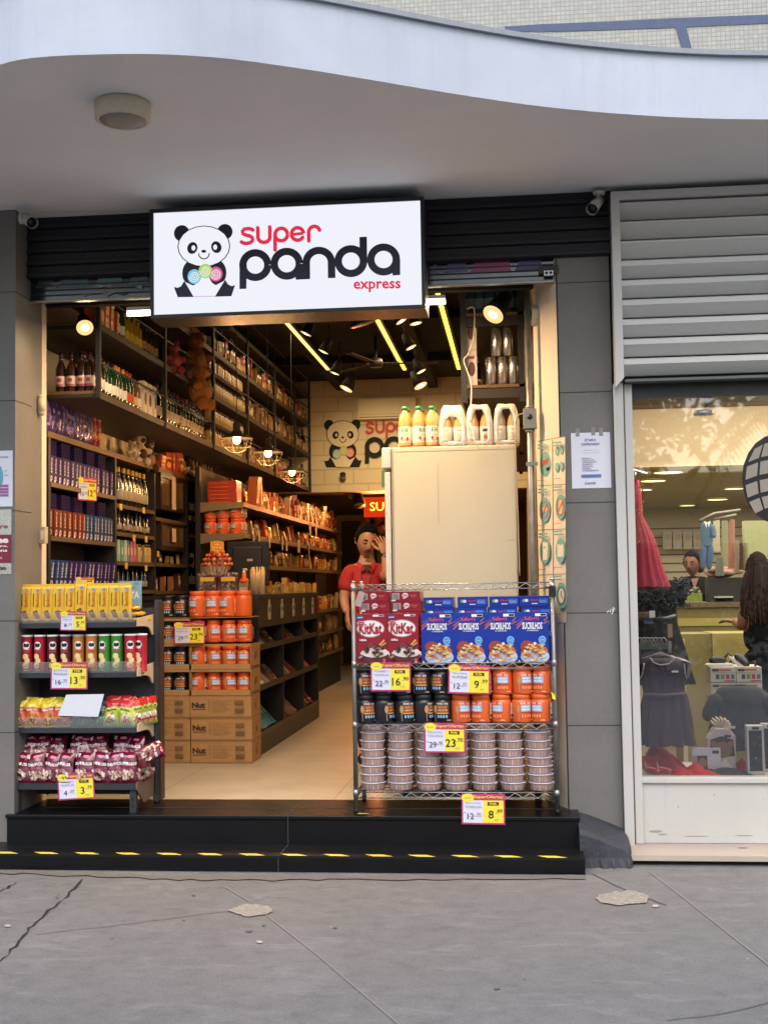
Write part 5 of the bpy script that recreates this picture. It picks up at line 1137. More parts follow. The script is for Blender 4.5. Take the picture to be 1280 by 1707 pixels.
crow([wine[1]], 1, .05, .95, BZs[1][3], 8, 'dark bottle on the lowest visible cabinet board, {} from the front', 'dark bottles low in the cabinet', scale=.6)
crow(wine, 3, .1, .95, BZs[3][0], 5, 'wine bottle with pale label at the far end of the cabinet, {} from the front', 'wine bottles in the last bay', rz=R90)
crow(clearb, 3, .1, .95, BZs[3][1], 6, 'amber spirit bottle below the last wine bottles, {} from the front', 'amber bottles', scale=.55)
crow([yelp[0]], 3, .1, .9, BZs[3][2], 4, 'yellow pack low in the last cabinet bay, {} from the front', 'yellow packs in the cabinet', rz=R90, scale=.6)
crow([wine[1], wine[2]], 3, .1, .9, BZs[3][3], 5, 'tall dark bottle with pale label low in the cabinet, {} from the front', 'dark bottles low in the cabinet')
crow(creamp[:2]+[clearb[0]], 2, .1, .9, BZs[2][1], 5, 'pale pack on the middle board of the third cabinet bay, {} from the front', 'pale packs in the cabinet', rz=R90, scale=.45)
crow(brownp, 2, .1, .9, BZs[2][2], 4, 'brown pack low in the third cabinet bay, {} from the front', 'brown packs in the cabinet', rz=R90, scale=.7)
for i, (a, c_) in enumerate(((792, 852), (868, 918))):
    y0, y1 = SX(268, 800, CF).y, SX(308, 800, CF).y; z1, z0 = SX(285, a, CF).z, SX(285, c_, CF).z
    o = E('glass_case', (CF-.02, (y0+y1)/2, z0)); tag(o, f'dark framed glass case with a paper on it, {("upper", "lower")[i]} one in the cabinet', 'glass case', 'glass cases in the cabinet'); T2 = Matrix.Translation(-Vector(o.location))
    b = MB(T2); FRM = m('#2c1d12', .4); b.box(CF-.02, CF-.2, y0, y1, z0, z1, m('#241a12', .6)); 
    for q0, q1, r0, r1 in ((y0, y1, z0, z0+.04), (y0, y1, z1-.04, z1), (y0, y0+.05, z0+.04, z1-.04), (y1-.05, y1, z0+.04, z1-.04)): b.box(CF-.019, CF+.004, q0, q1, r0, r1, FRM)
    b.build('case_frame', o)
    b = MB(T2); b.box(CF-.0185, CF-.012, y0+.05, y1-.05, z0+.04, z1-.04, m('#6a5232', .15, coat=.8, var=.5, sc_=9)); b.build('glass_pane', o)
    b = MB(T2); ym = (y0+y1)/2; b.box(CF+.006, CF+.008, ym-.06, ym+.07, z0+(z1-z0)*(.05 if i == 0 else .3), z1-(z1-z0)*(.02 if i == 0 else .25), m('#d0b8a0', .6)); b.build('paper', o)
tagp = K(Proto(MB().box(-.002, .002, -.03, .03, -.05, 0, m('#d8b848', .5)).build('shelf_tag'), 'price tag'))
for k, (px, py) in enumerate(((202, 840), (240, 846), (224, 892), (244, 894), (211, 938), (244, 942), (264, 919), (322, 938), (318, 860), (324, 861), (330, 862), (349, 866))):
    q = SX(px, py, CF+.008); tagp.put(q, f'small yellow price tag on the cabinet boards, {ords[k]} of twelve', 'small price tags on the cabinet')
q = SX(144, 796, CF+.02); o = price_sign(0, 0, 0, '12', '90', '15', '90', w=.2, h=.17, label='orange and yellow price sign on the purple chocolate row', lines=('CHOC', 'BARRA')); o.location = (CF+.03, q.y, q.z); o.rotation_euler = (0, 0, R90*.75)
q = SX(140, 962, CF+.02); o = price_sign(0, 0, 0, '9', '90', '12', '90', w=.2, h=.09, label='price sign above the yellow wafer packs on the lower chocolate row', lines=('CHOC', 'BARRA')); o.location = (CF+.03, q.y, q.z); o.rotation_euler = (0, 0, R90*.75)

# ---- black counter with cubby shelves ----
KX = W(431, 1100, 2.35).x; KT = W(431, 991, 2.35).z; KY0, KY1 = 2.36, SX(532, 1180, KX).y
co = E('counter', (KX, KY0, FZ)); tag(co, 'long black counter with open cubbies facing the aisle', 'counter'); O = Vector(co.location); TR = Matrix.Translation(-O); CB_ = m('#1c1714', .45, var=.25)
kd = .55
b = MB(TR); b.box(KX+.01, KX-kd, KY0-.0, KY1, KT-.035, KT, CB_); b.box(KX-kd-.001, KX-1.0, KY0, KY0+.5, KT-.035, KT, CB_); b.build('counter_top', co)
b = MB(TR); b.box(KX, KX-kd, KY0+.001, KY0+.03, FZ, KT-.036, CB_); b.box(KX-kd-.001, KX-.98, KY0+.02, KY0+.05, FZ, KT-.036, CB_)
b.box(KX-kd, KX-kd+.02, KY0+.03, KY1, FZ, KT-.036, CB_); b.box(KX, KX-kd+.02, KY1-.03, KY1, FZ, KT-.036, CB_); b.box(KX, KX-.02, KY0+.03, KY1-.03, KT-.27, KT-.036, CB_); b.box(KX, KX-.03, KY0+.03, KY1-.03, FZ, FZ+.14, CB_); b.build('carcass', co)
cyl = [KY0+.03, SX(472, 1000, KX).y, SX(505, 1000, KX).y, KY1-.03]
for y in cyl[1:3]: MB(TR).box(KX-.001, KX-kd+.02, y-.014, y+.014, FZ+.14, KT-.27, CB_).build('divider', co)
cz = [FZ+.15, SX(433, 1150, KX).z, SX(433, 1082, KX).z]
for i in range(3):
    for j in range(3):
        b = MB(TR); b.add([(KX-.002, cyl[i]+.016, cz[j]-.012), (KX-.002, cyl[i+1]-.016, cz[j]-.012), (KX-kd+.03, cyl[i+1]-.016, cz[j]+.03), (KX-kd+.03, cyl[i]+.016, cz[j]+.03), (KX-.002, cyl[i]+.016, cz[j]+.035), (KX-.002, cyl[i+1]-.016, cz[j]+.035)], [(0, 1, 2, 3), (0, 4, 5, 1)], m('#2a211b', .4)); b.build('cubby_shelf', co)
        cs_ = [('#5a6a3c', '#8a7050', '#a04040'), ('#7a5040', '#a88870', '#c0a090'), ('#c8b8a0', '#6a7a50', '#8a3a3a')][(i+j) % 3]
        P = [K(carton2('sweet_pack', .05, .13, .02, c, gen_art(rr, .05, .12, ['#d8c8a8', '#8c3c38', '#5c7c8c'], 3), 'sweet pack')) for c in cs_]
        if j == 0 and i == 0: P = [K(carton2('sweet_pack', .05, .2, .02, '#4c8aa0', gen_art(rr, .05, .18, ['#c8dce0', '#e8e0d8'], 3), 'sweet pack'))]
        row(P, (KX-.08, cyl[i]+.09, cz[j]+.008), (KX-.08, cyl[i+1]-.09, cz[j]+.008), 8, f'sweet pack in the {("nearest", "middle", "farthest")[i]} {("bottom", "middle", "top")[j]} cubby of the counter, {{}} from front', 'sweet packs in the counter cubbies', R90, rj=.5, tilt=-.8, j=.012, scale=1.45)
for k, px in enumerate((449, 470, 489, 506, 521)):
    q = SX(px, 1016-(px-449)*.09, KX+.002); b = MB(); SM = m('#b8b0a0', .5); T_ = Matrix.Translation(q) @ Matrix.Rotation(R90, 4, 'Z') @ Matrix.Scale(1.2, 4); b.xf = T_
    b.prism([(-.045, -.07), (-.012, -.07), (-.012, -.04), (.012, -.04), (.012, -.07), (.045, -.07), (.045, -.01), (.055, .03), (.03, .035), (.035, .07), (-.035, .07), (-.03, .035), (-.055, .03), (-.045, -.01)], -.003, 0, SM); b.box(-.02, .02, -.004, -.003, -.015, .015, BLK)
    tag(b.build('sticker'), f'pale cut out sticker on the black counter front, {ords[k]} from the street', 'sticker', 'stickers on the counter')
# things on the counter
yc = KY0+.13
q = W(363, 990, yc); ct = E('lollipop_stand', (q.x, yc, KT)); tag(ct, 'round stand of orange and red lollipops on the counter', 'lollipop stand'); s1 = (yc-CAMY)/F
b = MB(); b.lathe([(0, 0), (.07, 0), (.07, .01), (.045, .02), (.04, .1), (.075, .14), (.1, .15), (.1, .165), (0, .17)], m('#8c2418', .35), 20, caps=False); b.build('base', ct)
b = MB(); c1 = [m('#c8501c', .3, coat=.6), m('#b02818', .3, coat=.6), m('#d8843c', .3, coat=.6)]; WS = m('#d8c8b0', .5); n_ = 0
for ringi, (rad, zb, n) in enumerate(((.118, .25, 16), (.105, .29, 14), (.08, .325, 11), (.05, .35, 7))):
    for k in range(n):
        a = 2*math.pi*(k+.5*(ringi % 2))/n; x, y = rad*math.cos(a), rad*math.sin(a); b.tube([(x*.55, y*.55, .16), (x, y, zb)], .0022, WS, 4, False); b.ball((x, y, zb), .0165, c1[(k+ringi) % 3], 8, 6)
b.build('lollipops', ct)
b = MB(); b.box(-.055, .055, -.006, .006, .33, .44, m('#d8982c', .5)); b.D(plane_fn(-.055, -.0065, .33), [('e', .055, .06, .045, .038, m('#c03018')), ('e', .055, .06, .041, .034, m('#e8b83c')), ('t', 'Chupa', .055, .073, .06, .018, .03, m('#b02018')), ('t', 'Chups', .055, .048, .06, .018, .03, m('#b02018')), ('e', .055, .105, .04, .012, m('#d8982c'))]); b.build('header_card', ct)
for k, (px0, px1) in enumerate(((331, 362), (366, 397))):
    x0, x1 = xx(px0, 970, KY0+.06), xx(px1, 970, KY0+.06); zt_ = W(350, 954, KY0+.06).z; o = E('candy_bin', ((x0+x1)/2, KY0+.03, KT)); tag(o, f'clear bin of wrapped sweets with yellow label on the counter, {("left", "right")[k]} one', 'candy bin', 'clear bins of sweets'); w_ = (x1-x0); h_ = zt_-KT
    b = MB(); fl = film('clear_plastic', refl=.08, body=.05)
    for s_ in (((-w_/2, 0, 0), (w_/2, 0, 0), (w_/2, 0, h_), (-w_/2, 0, h_)), ((-w_/2, .16, 0), (-w_/2, 0, 0), (-w_/2, 0, h_), (-w_/2, .16, h_)), ((w_/2, 0, 0), (w_/2, .16, 0), (w_/2, .16, h_), (w_/2, 0, h_))): b.add(s_, [(0, 1, 2, 3)], fl)
    b.build('bin', o)
    b = MB(); cc = [m(c, .3, coat=.5) for c in (('#8a3a40', '#a8786a', '#c8a090', '#6a2c34') if k == 0 else ('#7a3a4c', '#c8b8b0', '#a87888', '#5a2030'))]
    for i in range(170):
        x, y, z_ = R.uniform(-w_/2+.012, w_/2-.012), R.uniform(.012, .1), R.uniform(.01, h_*.95); t = R.uniform(0, 3); dx, dz = .014*math.cos(t), .014*math.sin(t)
        b.tube([(x-dx, y, z_-dz), (x, y-.004, z_), (x+dx, y+.003, z_+dz)], [.004, .009, .004], R.choice(cc), 5)
    b.box(-w_/2+.008, w_/2-.008, .06, .15, .003, h_*.88, cc[0]); b.build('sweets', o)
    b = MB(); b.box(-w_*.36, w_*.4, -.003, -.001, h_*.6, h_*.78, m('#d8b028', .5)); b.build('label', o)
q = W(407, 990, KY0+.07); sb_ = E('soap_dispenser', (q.x, KY0+.08, KT)); tag(sb_, 'square bottle with orange collar and white pump on the counter', 'dispenser')
b = MB(); b.box(-.04, .04, -.035, .035, 0, .1, m('#8a7258', .1, coat=.6)); b.D(plane_fn(-.04, -.0355, 0), [('r', .01, .012, .07, .06, m('#a89478'))]); b.build('bottle_body', sb_, .006)
MB().lathe([(0, .1), (.043, .1), (.044, .115), (.03, .13), (.02, .135), (.018, .175), (0, .176)], m('#c8501c', .4), 16, caps=False).build('collar', sb_)
b = MB(); b.lathe([(0, .175), (.013, .175), (.013, .195), (.006, .197), (.006, .205), (0, .205)], m('#e0d8d0', .4), 12, caps=False); b.tube([(-.01, 0, .207), (.022, -.01, .207), (.026, -.012, .2)], .006, m('#e0d8d0', .4), 8); b.build('pump', sb_)
q0, q1 = xx(416, 970, KY0+.06), xx(441, 970, KY0+.06); o = E('wafer_straw_bin', ((q0+q1)/2, KY0+.05, KT)); tag(o, 'clear bin of pale wafer straws beside the pump bottle', 'wafer straw bin')
w_ = q1-q0; b = MB(); b.add([(-w_/2, 0, 0), (w_/2, 0, 0), (w_/2, 0, .16), (-w_/2, 0, .16)], [(0, 1, 2, 3)], film('clear_plastic')); b.build('bin', o)
b = MB()
for i in range(26):
    x = R.uniform(-w_/2+.01, w_/2-.01); y = R.uniform(.015, .09); b.tube([(x, y, .004), (x+R.uniform(-.02, .02), y+R.uniform(-.01, .01), R.uniform(.17, .23))], .0075, m(R.choice(['#c8a468', '#d8bc84', '#b89050']), .6), 6)
b.build('wafer_straws', o)
mn = E('till_monitor', (0, 0, 0)); q = W(413, 930, 3.1); mn.location = (q.x, 3.1, KT); tag(mn, 'black till monitor seen from behind on the counter', 'monitor'); T2 = Matrix.Identity(4)
w_ = xx(449, 930, 3.1)-xx(378, 930, 3.1); zt_ = W(413, 902, 3.1).z-KT
b = MB(); b.prism([(-w_/2, .07), (w_/2, .07), (w_/2, zt_), (-w_/2, zt_)], 0, .03, m('#171412', .35)); b.prism([(-w_*.34, .1), (w_*.34, .1), (w_*.34, zt_-.05), (-w_*.34, zt_-.05)], -.02, -.0005, m('#1d1916', .4)); b.D(plane_fn(-.03, -.0205, zt_*.62), [('r', .03, 0, .08, .02, m('#a89c88'))]); b.build('screen_back', mn, .01)
b = MB(); b.box(-.03, .03, .005, .03, .01, .1, BLK); b.box(-.1, .1, -.06, .1, 0, .012, BLK); b.build('stand', mn)
# other little packs on the counter behind
row(yelp, (KX-.12, 4.0, KT), (KX-.12, 5.9, KT), 9, 'yellow box in the row along the counter edge, {} from the front', 'yellow boxes on the counter', R90, scale=.6, rj=.3)
row(yelp+creamp, (KX-.14, 3.0, KT), (KX-.1, 3.9, KT), 6, 'small pale box beside the till monitor on the counter, {} from the front', 'small boxes on the counter', R90, scale=.5, rj=.4)
row(redp, (KX-.3, 3.6, KT), (KX-.3, 5.9, KT), 8, 'small red pack in the middle of the counter, {} from the front', 'small red packs on the counter', R90, scale=.6, rj=.4)

# ---- long lower shelf unit beyond the cabinet ----
GX = SX(500, 1000, -2.565).x; GY0, GY1 = SX(404, 836, GX).y, 10.55; GB = WX+.01
gd = E('wall_gondola', (GX, GY0, FZ)); tag(gd, 'long grey shelving unit of sweets and snacks beyond the counter', 'shelving unit'); O = Vector(gd.location); TR = Matrix.Translation(-O)
GZ = [SX(404, 838, GX).z, SX(399, 889, GX).z, SX(561, 952, GX).z, SX(533, 1017, GX).z, SX(533, 1055, GX).z, SX(533, 1092, GX).z]
dep = .42
b = MB(TR); b.box(GX-dep-.01, GX-dep-.03, GY0, GY1, FZ, GZ[0]+.35, m('#3c2c1c', .7)); b.box(GX-.04, GX-dep-.01, GY0+.02, GY1, FZ, GZ[5]-.04, BLK); b.build('back_panel', gd)
for i, z in enumerate(GZ):
    b = MB(TR); b.box(GX, GX-dep, GY0, GY1, z-.03, z-.012, m('#5c4c38', .5)); b.box(GX+.001, GX+.012, GY0, GY1, z-.036, z+.006, m('#685844', .45)); b.prism([(GX+.01, z+.006), (GX-dep, z+.01), (GX-dep, z-.09), (GX-dep+.08, z-.075), (GX+.01, z-.045)], GY0-.01, GY0-.001, m('#7c6c54', .5)); b.build('shelf', gd)
for k in range(6):
    y = lerp(GY0, GY1, k/5); b = MB(TR); b.box(GX-dep-.008, GX-dep+.02, y-.02, y+.02, FZ, GZ[0]+.35, BLK); b.build('upright', gd)
gx = GX-.08; ojar = JO
fb2 = K(carton2('flat_red_box', .28, .035, .2, '#9c2c18', [('r', .02, .01, .2, .014, m('#d88040'))], 'box'))
for k in range(6): fb2.put((GX-.2, GY0+.14, GZ[0]+k*.036), f'flat red box in the near pile on the grey unit, {ords[k]} from bottom', 'flat red boxes on the grey unit', rz=R.uniform(-.05, .05))
row([fb2], (GX-.2, GY0+.35, GZ[0]+.02), (GX-.18, GY0+.7, GZ[0]+.02), 5, 'flat red box leaning beside the red pile, {} from the front', 'leaning red boxes', R90, tilt=-1.2, j=.002)
row([redp[3]], (gx, GY0+.85, GZ[0]), (gx, GY0+1.05, GZ[0]), 2, 'tall orange box on the top board of the grey unit, {} from the front', 'tall orange boxes', R90, scale=(1.6, 1.6, 1.7))
def gfill(z, y0, y1, P, n, nm, sc_=1., **k): row(P, (gx, y0, z), (gx, y1, z), n, nm+', {} from the front', nm.split(' on ')[0]+'s on the grey unit', R90, scale=sc_, rj=.25, **k)
gfill(GZ[0], GY0+1.25, 7.2, creamp+redp+pouch, 12, 'cream or red box on the top board of the grey unit')
gfill(GZ[0], 7.3, 10.4, redp+brownp+grnp+pouch+pouch, 30, 'tall red or brown bag on the far top board', (1, 1, 1.3))
for k in range(2):
    for i in range(4):
        q = SX(366, 870, GX-.3)
        JO[2].put((GX-.33+(i % 3)*.125 if i < 3 else GX-.08, GY0+.1 if i < 3 else GY0+.25, GZ[1]+k*.15), f'orange tin on the second board of the grey unit, {("lower", "upper")[k]} tier, {ords[i]} from left', 'orange tins on the grey unit', scale=(1.02, 1.02, .9))
gfill(GZ[1], GY0+.5, 7.4, brownp+creamp+redp[:1], 14, 'book like brown pack on the second board of the grey unit', .9, tilt=-.15)
gfill(GZ[1], 7.5, 10.4, redp+yelp+brownp+pouch+pouch, 30, 'small red or yellow pack on the far second board', .8)
gfill(GZ[2], GY0+1.2, 10.4, yelp+brownp+pouch, 34, 'yellow or brown pack on the third board of the grey unit', .85)
gfill(GZ[3], 6.6, 10.4, yelp+creamp+redp[:1]+pouch[2:], 22, 'yellow pack on the fourth board of the grey unit', .9)
gfill(GZ[4], 6.6, 10.4, creamp+brownp, 22, 'pale pack on the fifth board of the grey unit', .9)
gfill(GZ[5], 6.6, 10.4, creamp+brownp+grnp, 20, 'pale pack on the lowest board of the grey unit', .9)
row(redp+brownp, (gx-.15, GY0+.9, GZ[0]), (gx-.15, 10.3, GZ[0]), 22, 'tall bag in the rear rank of the top board, {} from the front', 'bags in the rear rank', R90, scale=(1, 1, 1.6))
row(brownp+redp[:2], (gx-.15, GY0+.9, GZ[1]), (gx-.15, 10.3, GZ[1]), 20, 'pack in the rear rank of the second board, {} from the front', 'packs in the rear rank', R90, scale=(1, 1, 1.2))
strip = K(Proto(MB().box(-.002, .002, -.04, .04, -.2, 0, m('#b8a888', .6)).build('hanging_tag'), 'paper tag'))
for k, (px, py) in enumerate(((423, 880), (432, 884), (449, 889), (471, 894), (478, 896), (498, 900), (515, 904), (517, 872), (527, 875))):
    q = SX(px, py, GX+.02); strip.put(q, f'pale paper tag hanging from the grey unit boards, {ords[k]} from the left', 'hanging paper tags', rot=(0, 0, R.uniform(-.2, .2)), scale=(1, 1, .75))
# ---- right side: shelf bank, fridge, conduit ----
rs0 = xx(768, 600, .85); rz_ = [zz(820, 641, .85), zz(820, 521, .85)]; rz_.append(rz_[1]+.45)
rsb = E('wall_shelf', (rs0, .85, rz_[0])); tag(rsb, 'dark shelf unit with silver cans above the fridge on the right wall', 'shelf'); O = Vector(rsb.location); TR = Matrix.Translation(-O)
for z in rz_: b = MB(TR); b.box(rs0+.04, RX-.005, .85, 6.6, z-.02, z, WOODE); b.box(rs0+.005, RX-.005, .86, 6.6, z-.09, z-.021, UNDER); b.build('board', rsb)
for x in (rs0, xx(864, 600, .85)):
    for y in (.85, 2.3, 4.4, 6.5):
        b = MB(TR); b.box(x, x+.04, y, y+.035, rz_[0]-.12, CZ-.02, BLK); b.build('post', rsb)
b = MB(TR); b.box(rs0+.1, RX-.008, 2.33, 2.35, rz_[0]+.003, CZ-.01, m('#241a12', .7)); b.box(rs0+.001, rs0+.01, .9, 6.5, rz_[0]-.1, rz_[0]-.05, BLK); b.build('back_panel', rsb)
sc_can = K(can('silver_can', '#b0a8a0', .2, .037))
for k, (px, py) in enumerate(((818, 0), (837, 0), (855, 0), (828, 1), (847, 1), (872, 0), (872, 1))):
    sc_can.put((xx(px, 600, .93), .93, rz_[0]+py*.202), f'tall silver can on the right shelf above the fridge, {("lower", "upper")[py]} tier, {ords[k]} counted', 'silver cans on the right shelf')
blue = K(bottle('blue_bottle', '#28404a', '#5c6a70', '#28343a', .29, .042, .3))
row([blue], (xx(783, 500, .95), .95, rz_[1]), (xx(868, 500, .95), .95, rz_[1]), 6, 'dim blue bottle on the upper right shelf, {} from the left', 'blue bottles on the right shelf')
for k in range(2): whitebox.put((xx(786, 600, .93), .94, rz_[0]+k*.252), f'cream pack stacked at the left end of the right shelf, {("lower", "upper")[k]} one', 'cream packs on the right shelf', scale=(.8, 1, 1))
row(wine, (rs0+.1, 1.4, rz_[0]), (rs0+.1, 2.2, rz_[0]), 5, 'dark bottle behind the silver cans, {} from the front', 'dark bottles on the right shelf')
# refrigerator
FY = .43; fx0, fx1 = xx(654, 900, FY), xx(862, 900, FY); ft = zz(760, 743, FY)
fr = E('refrigerator', ((fx0+fx1)/2, FY, FZ)); tag(fr, 'tall white commercial fridge seen from its side behind the rack', 'refrigerator'); O = Vector(fr.location); TR = Matrix.Translation(-O)
ENM = node_mat('white_enamel_steel', '#d5d0c6', _plas('#c4b898', '#ccc0a2', '#9c8e70', .42, 0))
b = MB(TR); b.box(fx0, fx1, FY, FY+.7, FZ+.08, ft, ENM); b.build('body', fr, .008)
b = MB(TR); b.box(fx0-.045, fx0-.008, FY+.005, FY+.69, FZ+.12, ft-.16, m('#cfc8ba', .4)); b.build('door', fr, .006)
b = MB(TR); b.box(fx0-.062, fx0-.002, FY-.004, FY+.69, ft-.14, ft+.0, m('#c4bcae', .45)); b.build('head_box', fr, .01)
b = MB(TR); b.box(fx0+.004, fx0+.012, FY-.002, FY-.0, FZ+.1, ft-.01, m('#8c857a', .5)); b.box(fx0+.02, fx1-.004, FY-.0015, FY, ft-.03, ft-.028, m('#9a9184', .5)); b.box(fx0+.3, fx0+.304, FY-.0012, FY, ft-.5, ft-.1, m('#b0a698', .6)); b.box(fx1-.06, fx1-.02, FY-.0012, FY, ft-.62, ft-.617, m('#968c7e', .6)); b.build('side_seams', fr)
b = MB(TR); b.tube([(fx0+.06, FY+.05, FZ), (fx0+.06, FY+.05, FZ+.081)], .02, BLK, 10); b.tube([(fx1-.06, FY+.05, FZ), (fx1-.06, FY+.05, FZ+.081)], .02, BLK, 10); b.build('foot', fr)
# juice bottles and packs on the fridge
def juice():
    r_ = .043; h = .27; root = E('juice_bottle'); J = m('#cc9250', .12, var=.08, coat=.7)
    MB().lathe([(0, 0), (r_, 0), (r_*1.03, .01), (r_, .03), (r_, .14), (r_*1.04, .16), (r_*.85, .205), (r_*.42, .235), (r_*.38, .245)], J, 20).build('bottle_body', root)
    MB().lathe([(0, .243), (r_*.46, .243), (r_*.46, .268), (0, .27)], m('#2c7a3c', .4), 14, caps=False).build('cap', root)
    b = MB().lathe([(r_*1.015, .025), (r_*1.02, .026), (r_*1.02, .13), (r_*1.015, .131)], m('#e0d2b8', .5), 20, caps=False)
    b.D(cyl_fn(r_*1.022), [('r', -.022, .095, .022, .122, m('#3a7a30')), ('t', 'good', 0, .114, .026, 0, .02, m('#e8e8d0')), ('t', 'fruit', 0, .102, .026, 0, .02, m('#e8e8d0')), ('e', -.018, .055, .008, .01, m('#a03020')), ('e', .018, .05, .009, .011, m('#a03020')), ('t', 'tangerina', 0, .074, .04, 0, .01, m('#a03020')), ('t', 'organico', 0, .04, .036, 0, .01, m('#a03020'))], 1, cell=.01)
    b.build('label', root); return K(Proto(root, 'bottle'))
jb = juice()
for k, px in enumerate((675, 697.5, 720)): jb.put((xx(px, 720, FY+.08), FY+.08, ft+.008), f'orange juice bottle with green cap standing on the fridge, {("left", "middle", "right")[k]} one', 'juice bottles on the fridge', rz=(-.0, .7, .5)[k])
for k, px in enumerate((675, 697.5, 720)): jb.put((xx(px+4, 720, FY+.18), FY+.18, ft+.008), f'orange juice bottle behind the front three on the fridge, {("left", "middle", "right")[k]} one', 'juice bottles in the second rank')
b = MB(); b.box(xx(664, 740, FY+.03), xx(733, 740, FY+.03), FY+.03, FY+.3, ft+.001, ft+.007, m('#8a4020', .5)); tag(b.build('bottle_tray'), 'thin reddish tray under the three juice bottles', 'tray')
for k, px in enumerate((755, 799, 844)):
    o = E('wrapped_bottle_pack', (xx(px, 720, FY+.1), FY+.1, ft+.001)); tag(o, f'white shrink wrapped pack of juice bottles on the fridge, {("left", "middle", "right")[k]} one', 'bottle pack', 'wrapped packs on the fridge')
    w_, h_ = .178 if k < 2 else .17, .275; WP = m('#ddd2c2', .4, var=.06, bump=.012, sc_=14); b = MB()
    out = [(-w_/2, 0), (w_/2, 0), (w_*.5, h_*.55), (w_*.4, h_*.88), (w_*.3, h_*.99), (0, h_*.97), (-w_*.3, h_), (-w_*.42, h_*.85), (-w_*.5, h_*.5)]
    hc = [(-.048, .16), (-.04, .2), (-.02, .232), (.02, .235), (.042, .2), (.05, .15), (.05, .03), (-.048, .03)]
    if k == 0: hc = [(-.058, .13), (-.045, .17), (-.02, .195), (.025, .19), (.05, .16), (.06, .13), (.058, .03), (-.056, .03)]
    n1, n2 = len(out), len(hc)
    # front sheet with a hole: ring by nearest matching
    ro = [(a[0], a[1]) for a in out]; big = []
    def ringpt(t, P):
        t *= len(P); i = int(t) % len(P); f = t-int(t); return (lerp(P[i][0], P[(i+1) % len(P)][0], f), lerp(P[i][1], P[(i+1) % len(P)][1], f))
    Nn = 36; oo = [ringpt(i/Nn, out[0:1]+out[1:]) for i in range(Nn)]; hh_ = [hc[6], hc[5]] 
    def polar(P, cx_, cy_, ang):
        best = None; d_ = (math.cos(ang), math.sin(ang))
        for i in range(len(P)):
            a = P[i]; c_ = P[(i+1) % len(P)]; ex, ey = c_[0]-a[0], c_[1]-a[1]; det = d_[0]*(-ey)+ex*d_[1]
            if abs(det) < 1e-9: continue
            ax, ay = a[0]-cx_, a[1]-cy_; t = (ax*(-ey)+ex*ay)/det; u = (d_[0]*ay-d_[1]*ax)/det
            if t > 0 and -1e-6 <= u <= 1+1e-6 and (best is None or t > best): best = t
        return (cx_+d_[0]*best, cy_+d_[1]*best)
    angs = [2*math.pi*i/Nn for i in range(Nn)]; A = [polar(out, 0, .12, a) for a in angs]; B_ = [polar(hc, 0, .12, a) for a in angs]
    vs = [(x, -.07-.0, z) for x, z in B_]+[(lerp(x, B_[i][0], .5), -.082, lerp(z, B_[i][1], .5)) for i, (x, z) in enumerate(A)]+[(x, -.055, z) for x, z in A]+[(x, .1, z) for x, z in A]
    b.add(vs, [(r_*Nn+i, r_*Nn+(i+1) % Nn, (r_+1)*Nn+(i+1) % Nn, (r_+1)*Nn+i) for r_ in range(3) for i in range(Nn)], WP, True)
    b.build('shrink_wrap', o)
    for sx in (-1, 1):
        b = MB(Matrix.Translation((sx*.041, -.034, 0))); b.lathe([(0, .003), (.038, .003), (.038, .13), (.036, .16), (.018, .215), (.016, .235), (0, .235)], m('#d8964c' if k < 2 else '#b09468', .12, coat=.7), 16, caps=False); b.lathe([(.0385, .02), (.0392, .021), (.0392, .125), (.0385, .126)], m('#dcd0ba', .5), 16, caps=False)
        b.D(cyl_fn(.0395), [('r', -.02, .09, .02, .11, m('#3a3a38')) if (k == 1 and sx > 0) else ('r', -.015, .1, .015, .104, m('#8a7a60')), ('e', .0, .055, .014, .016, m('#c05028' if (k == 1 and sx > 0) else '#c8b898')), ('r', -.018, .03, .01, .034, m('#8a7a60')), ('r', -.018, .075, .016, .078, m('#a89878'))], 1, cell=.01); b.build('bottle', o)
def wire(pts, r_, M, name, label, cat='cable'):
    b = MB(); P = catmull([tuple(p) for p in pts], 6); b.tube(P, r_, M, 6); tag(b.build(name), label, cat)
CBL = m('#cfc4b0', .5)
wire([W(779, 515, .75), W(790, 515, .72), W(789, 560, .7), W(780, 590, .68), W(773, 602, .66), W(785, 640, .6), W(784, 690, .38), W(784, 705, .34), W(790, 730, .31), W(797, 748, .31)], .004, CBL, 'cable', 'loose beige cable hanging down over the bottle packs')
b = MB(); q = W(784, 702, .35); b.ball(q, .016, m('#b8ae9a'), 8, 6, (.8, .8, 1.5)); tag(b.build('cable_plug'), 'small beige plug in the middle of the hanging cable', 'plug')
wire([W(880, 690, .3), W(862, 695, .32), W(859, 740, .36), W(863, 860, .38), W(866, 960, .38)], .0035, m('#b8a890', .5), 'cable', 'thin pale cable running down beside the fridge edge')
# conduit
q = xx(885, 800, .26); pc = E('metal_conduit', (q, .26, FZ)); tag(pc, 'galvanised conduit pipe with a switch box at the right of the opening', 'conduit')
zt_ = zz(880, 487, .26); b = MB(); b.tube([(0, 0, 0), (0, 0, zt_-FZ)], .021, m('#8f8c84', .38, .75, var=.35, sc_=18), 14); b.build('pipe', pc)
z1, z2 = zz(883, 682, .26)-FZ, zz(883, 716, .26)-FZ
b = MB(); b.box(-.042, .042, -.045, .02, z2, z1, m('#8f8a7e', .45, .4)); b.lathe([(.021, z1), (.03, z1), (.03, z1+.02), (.021, z1+.02)], m('#8f8a7e', .4, .6), 14); b.lathe([(.021, z2-.02), (.03, z2-.02), (.03, z2), (.021, z2)], m('#8f8a7e', .4, .6), 14)
b.build('switch_box', pc, .006); b = MB(); b.tube([(.0, -.045, (z1+z2)/2+.01), (0, -.055, (z1+z2)/2+.01)], .016, BLK2, 12); b.build('switch', pc)
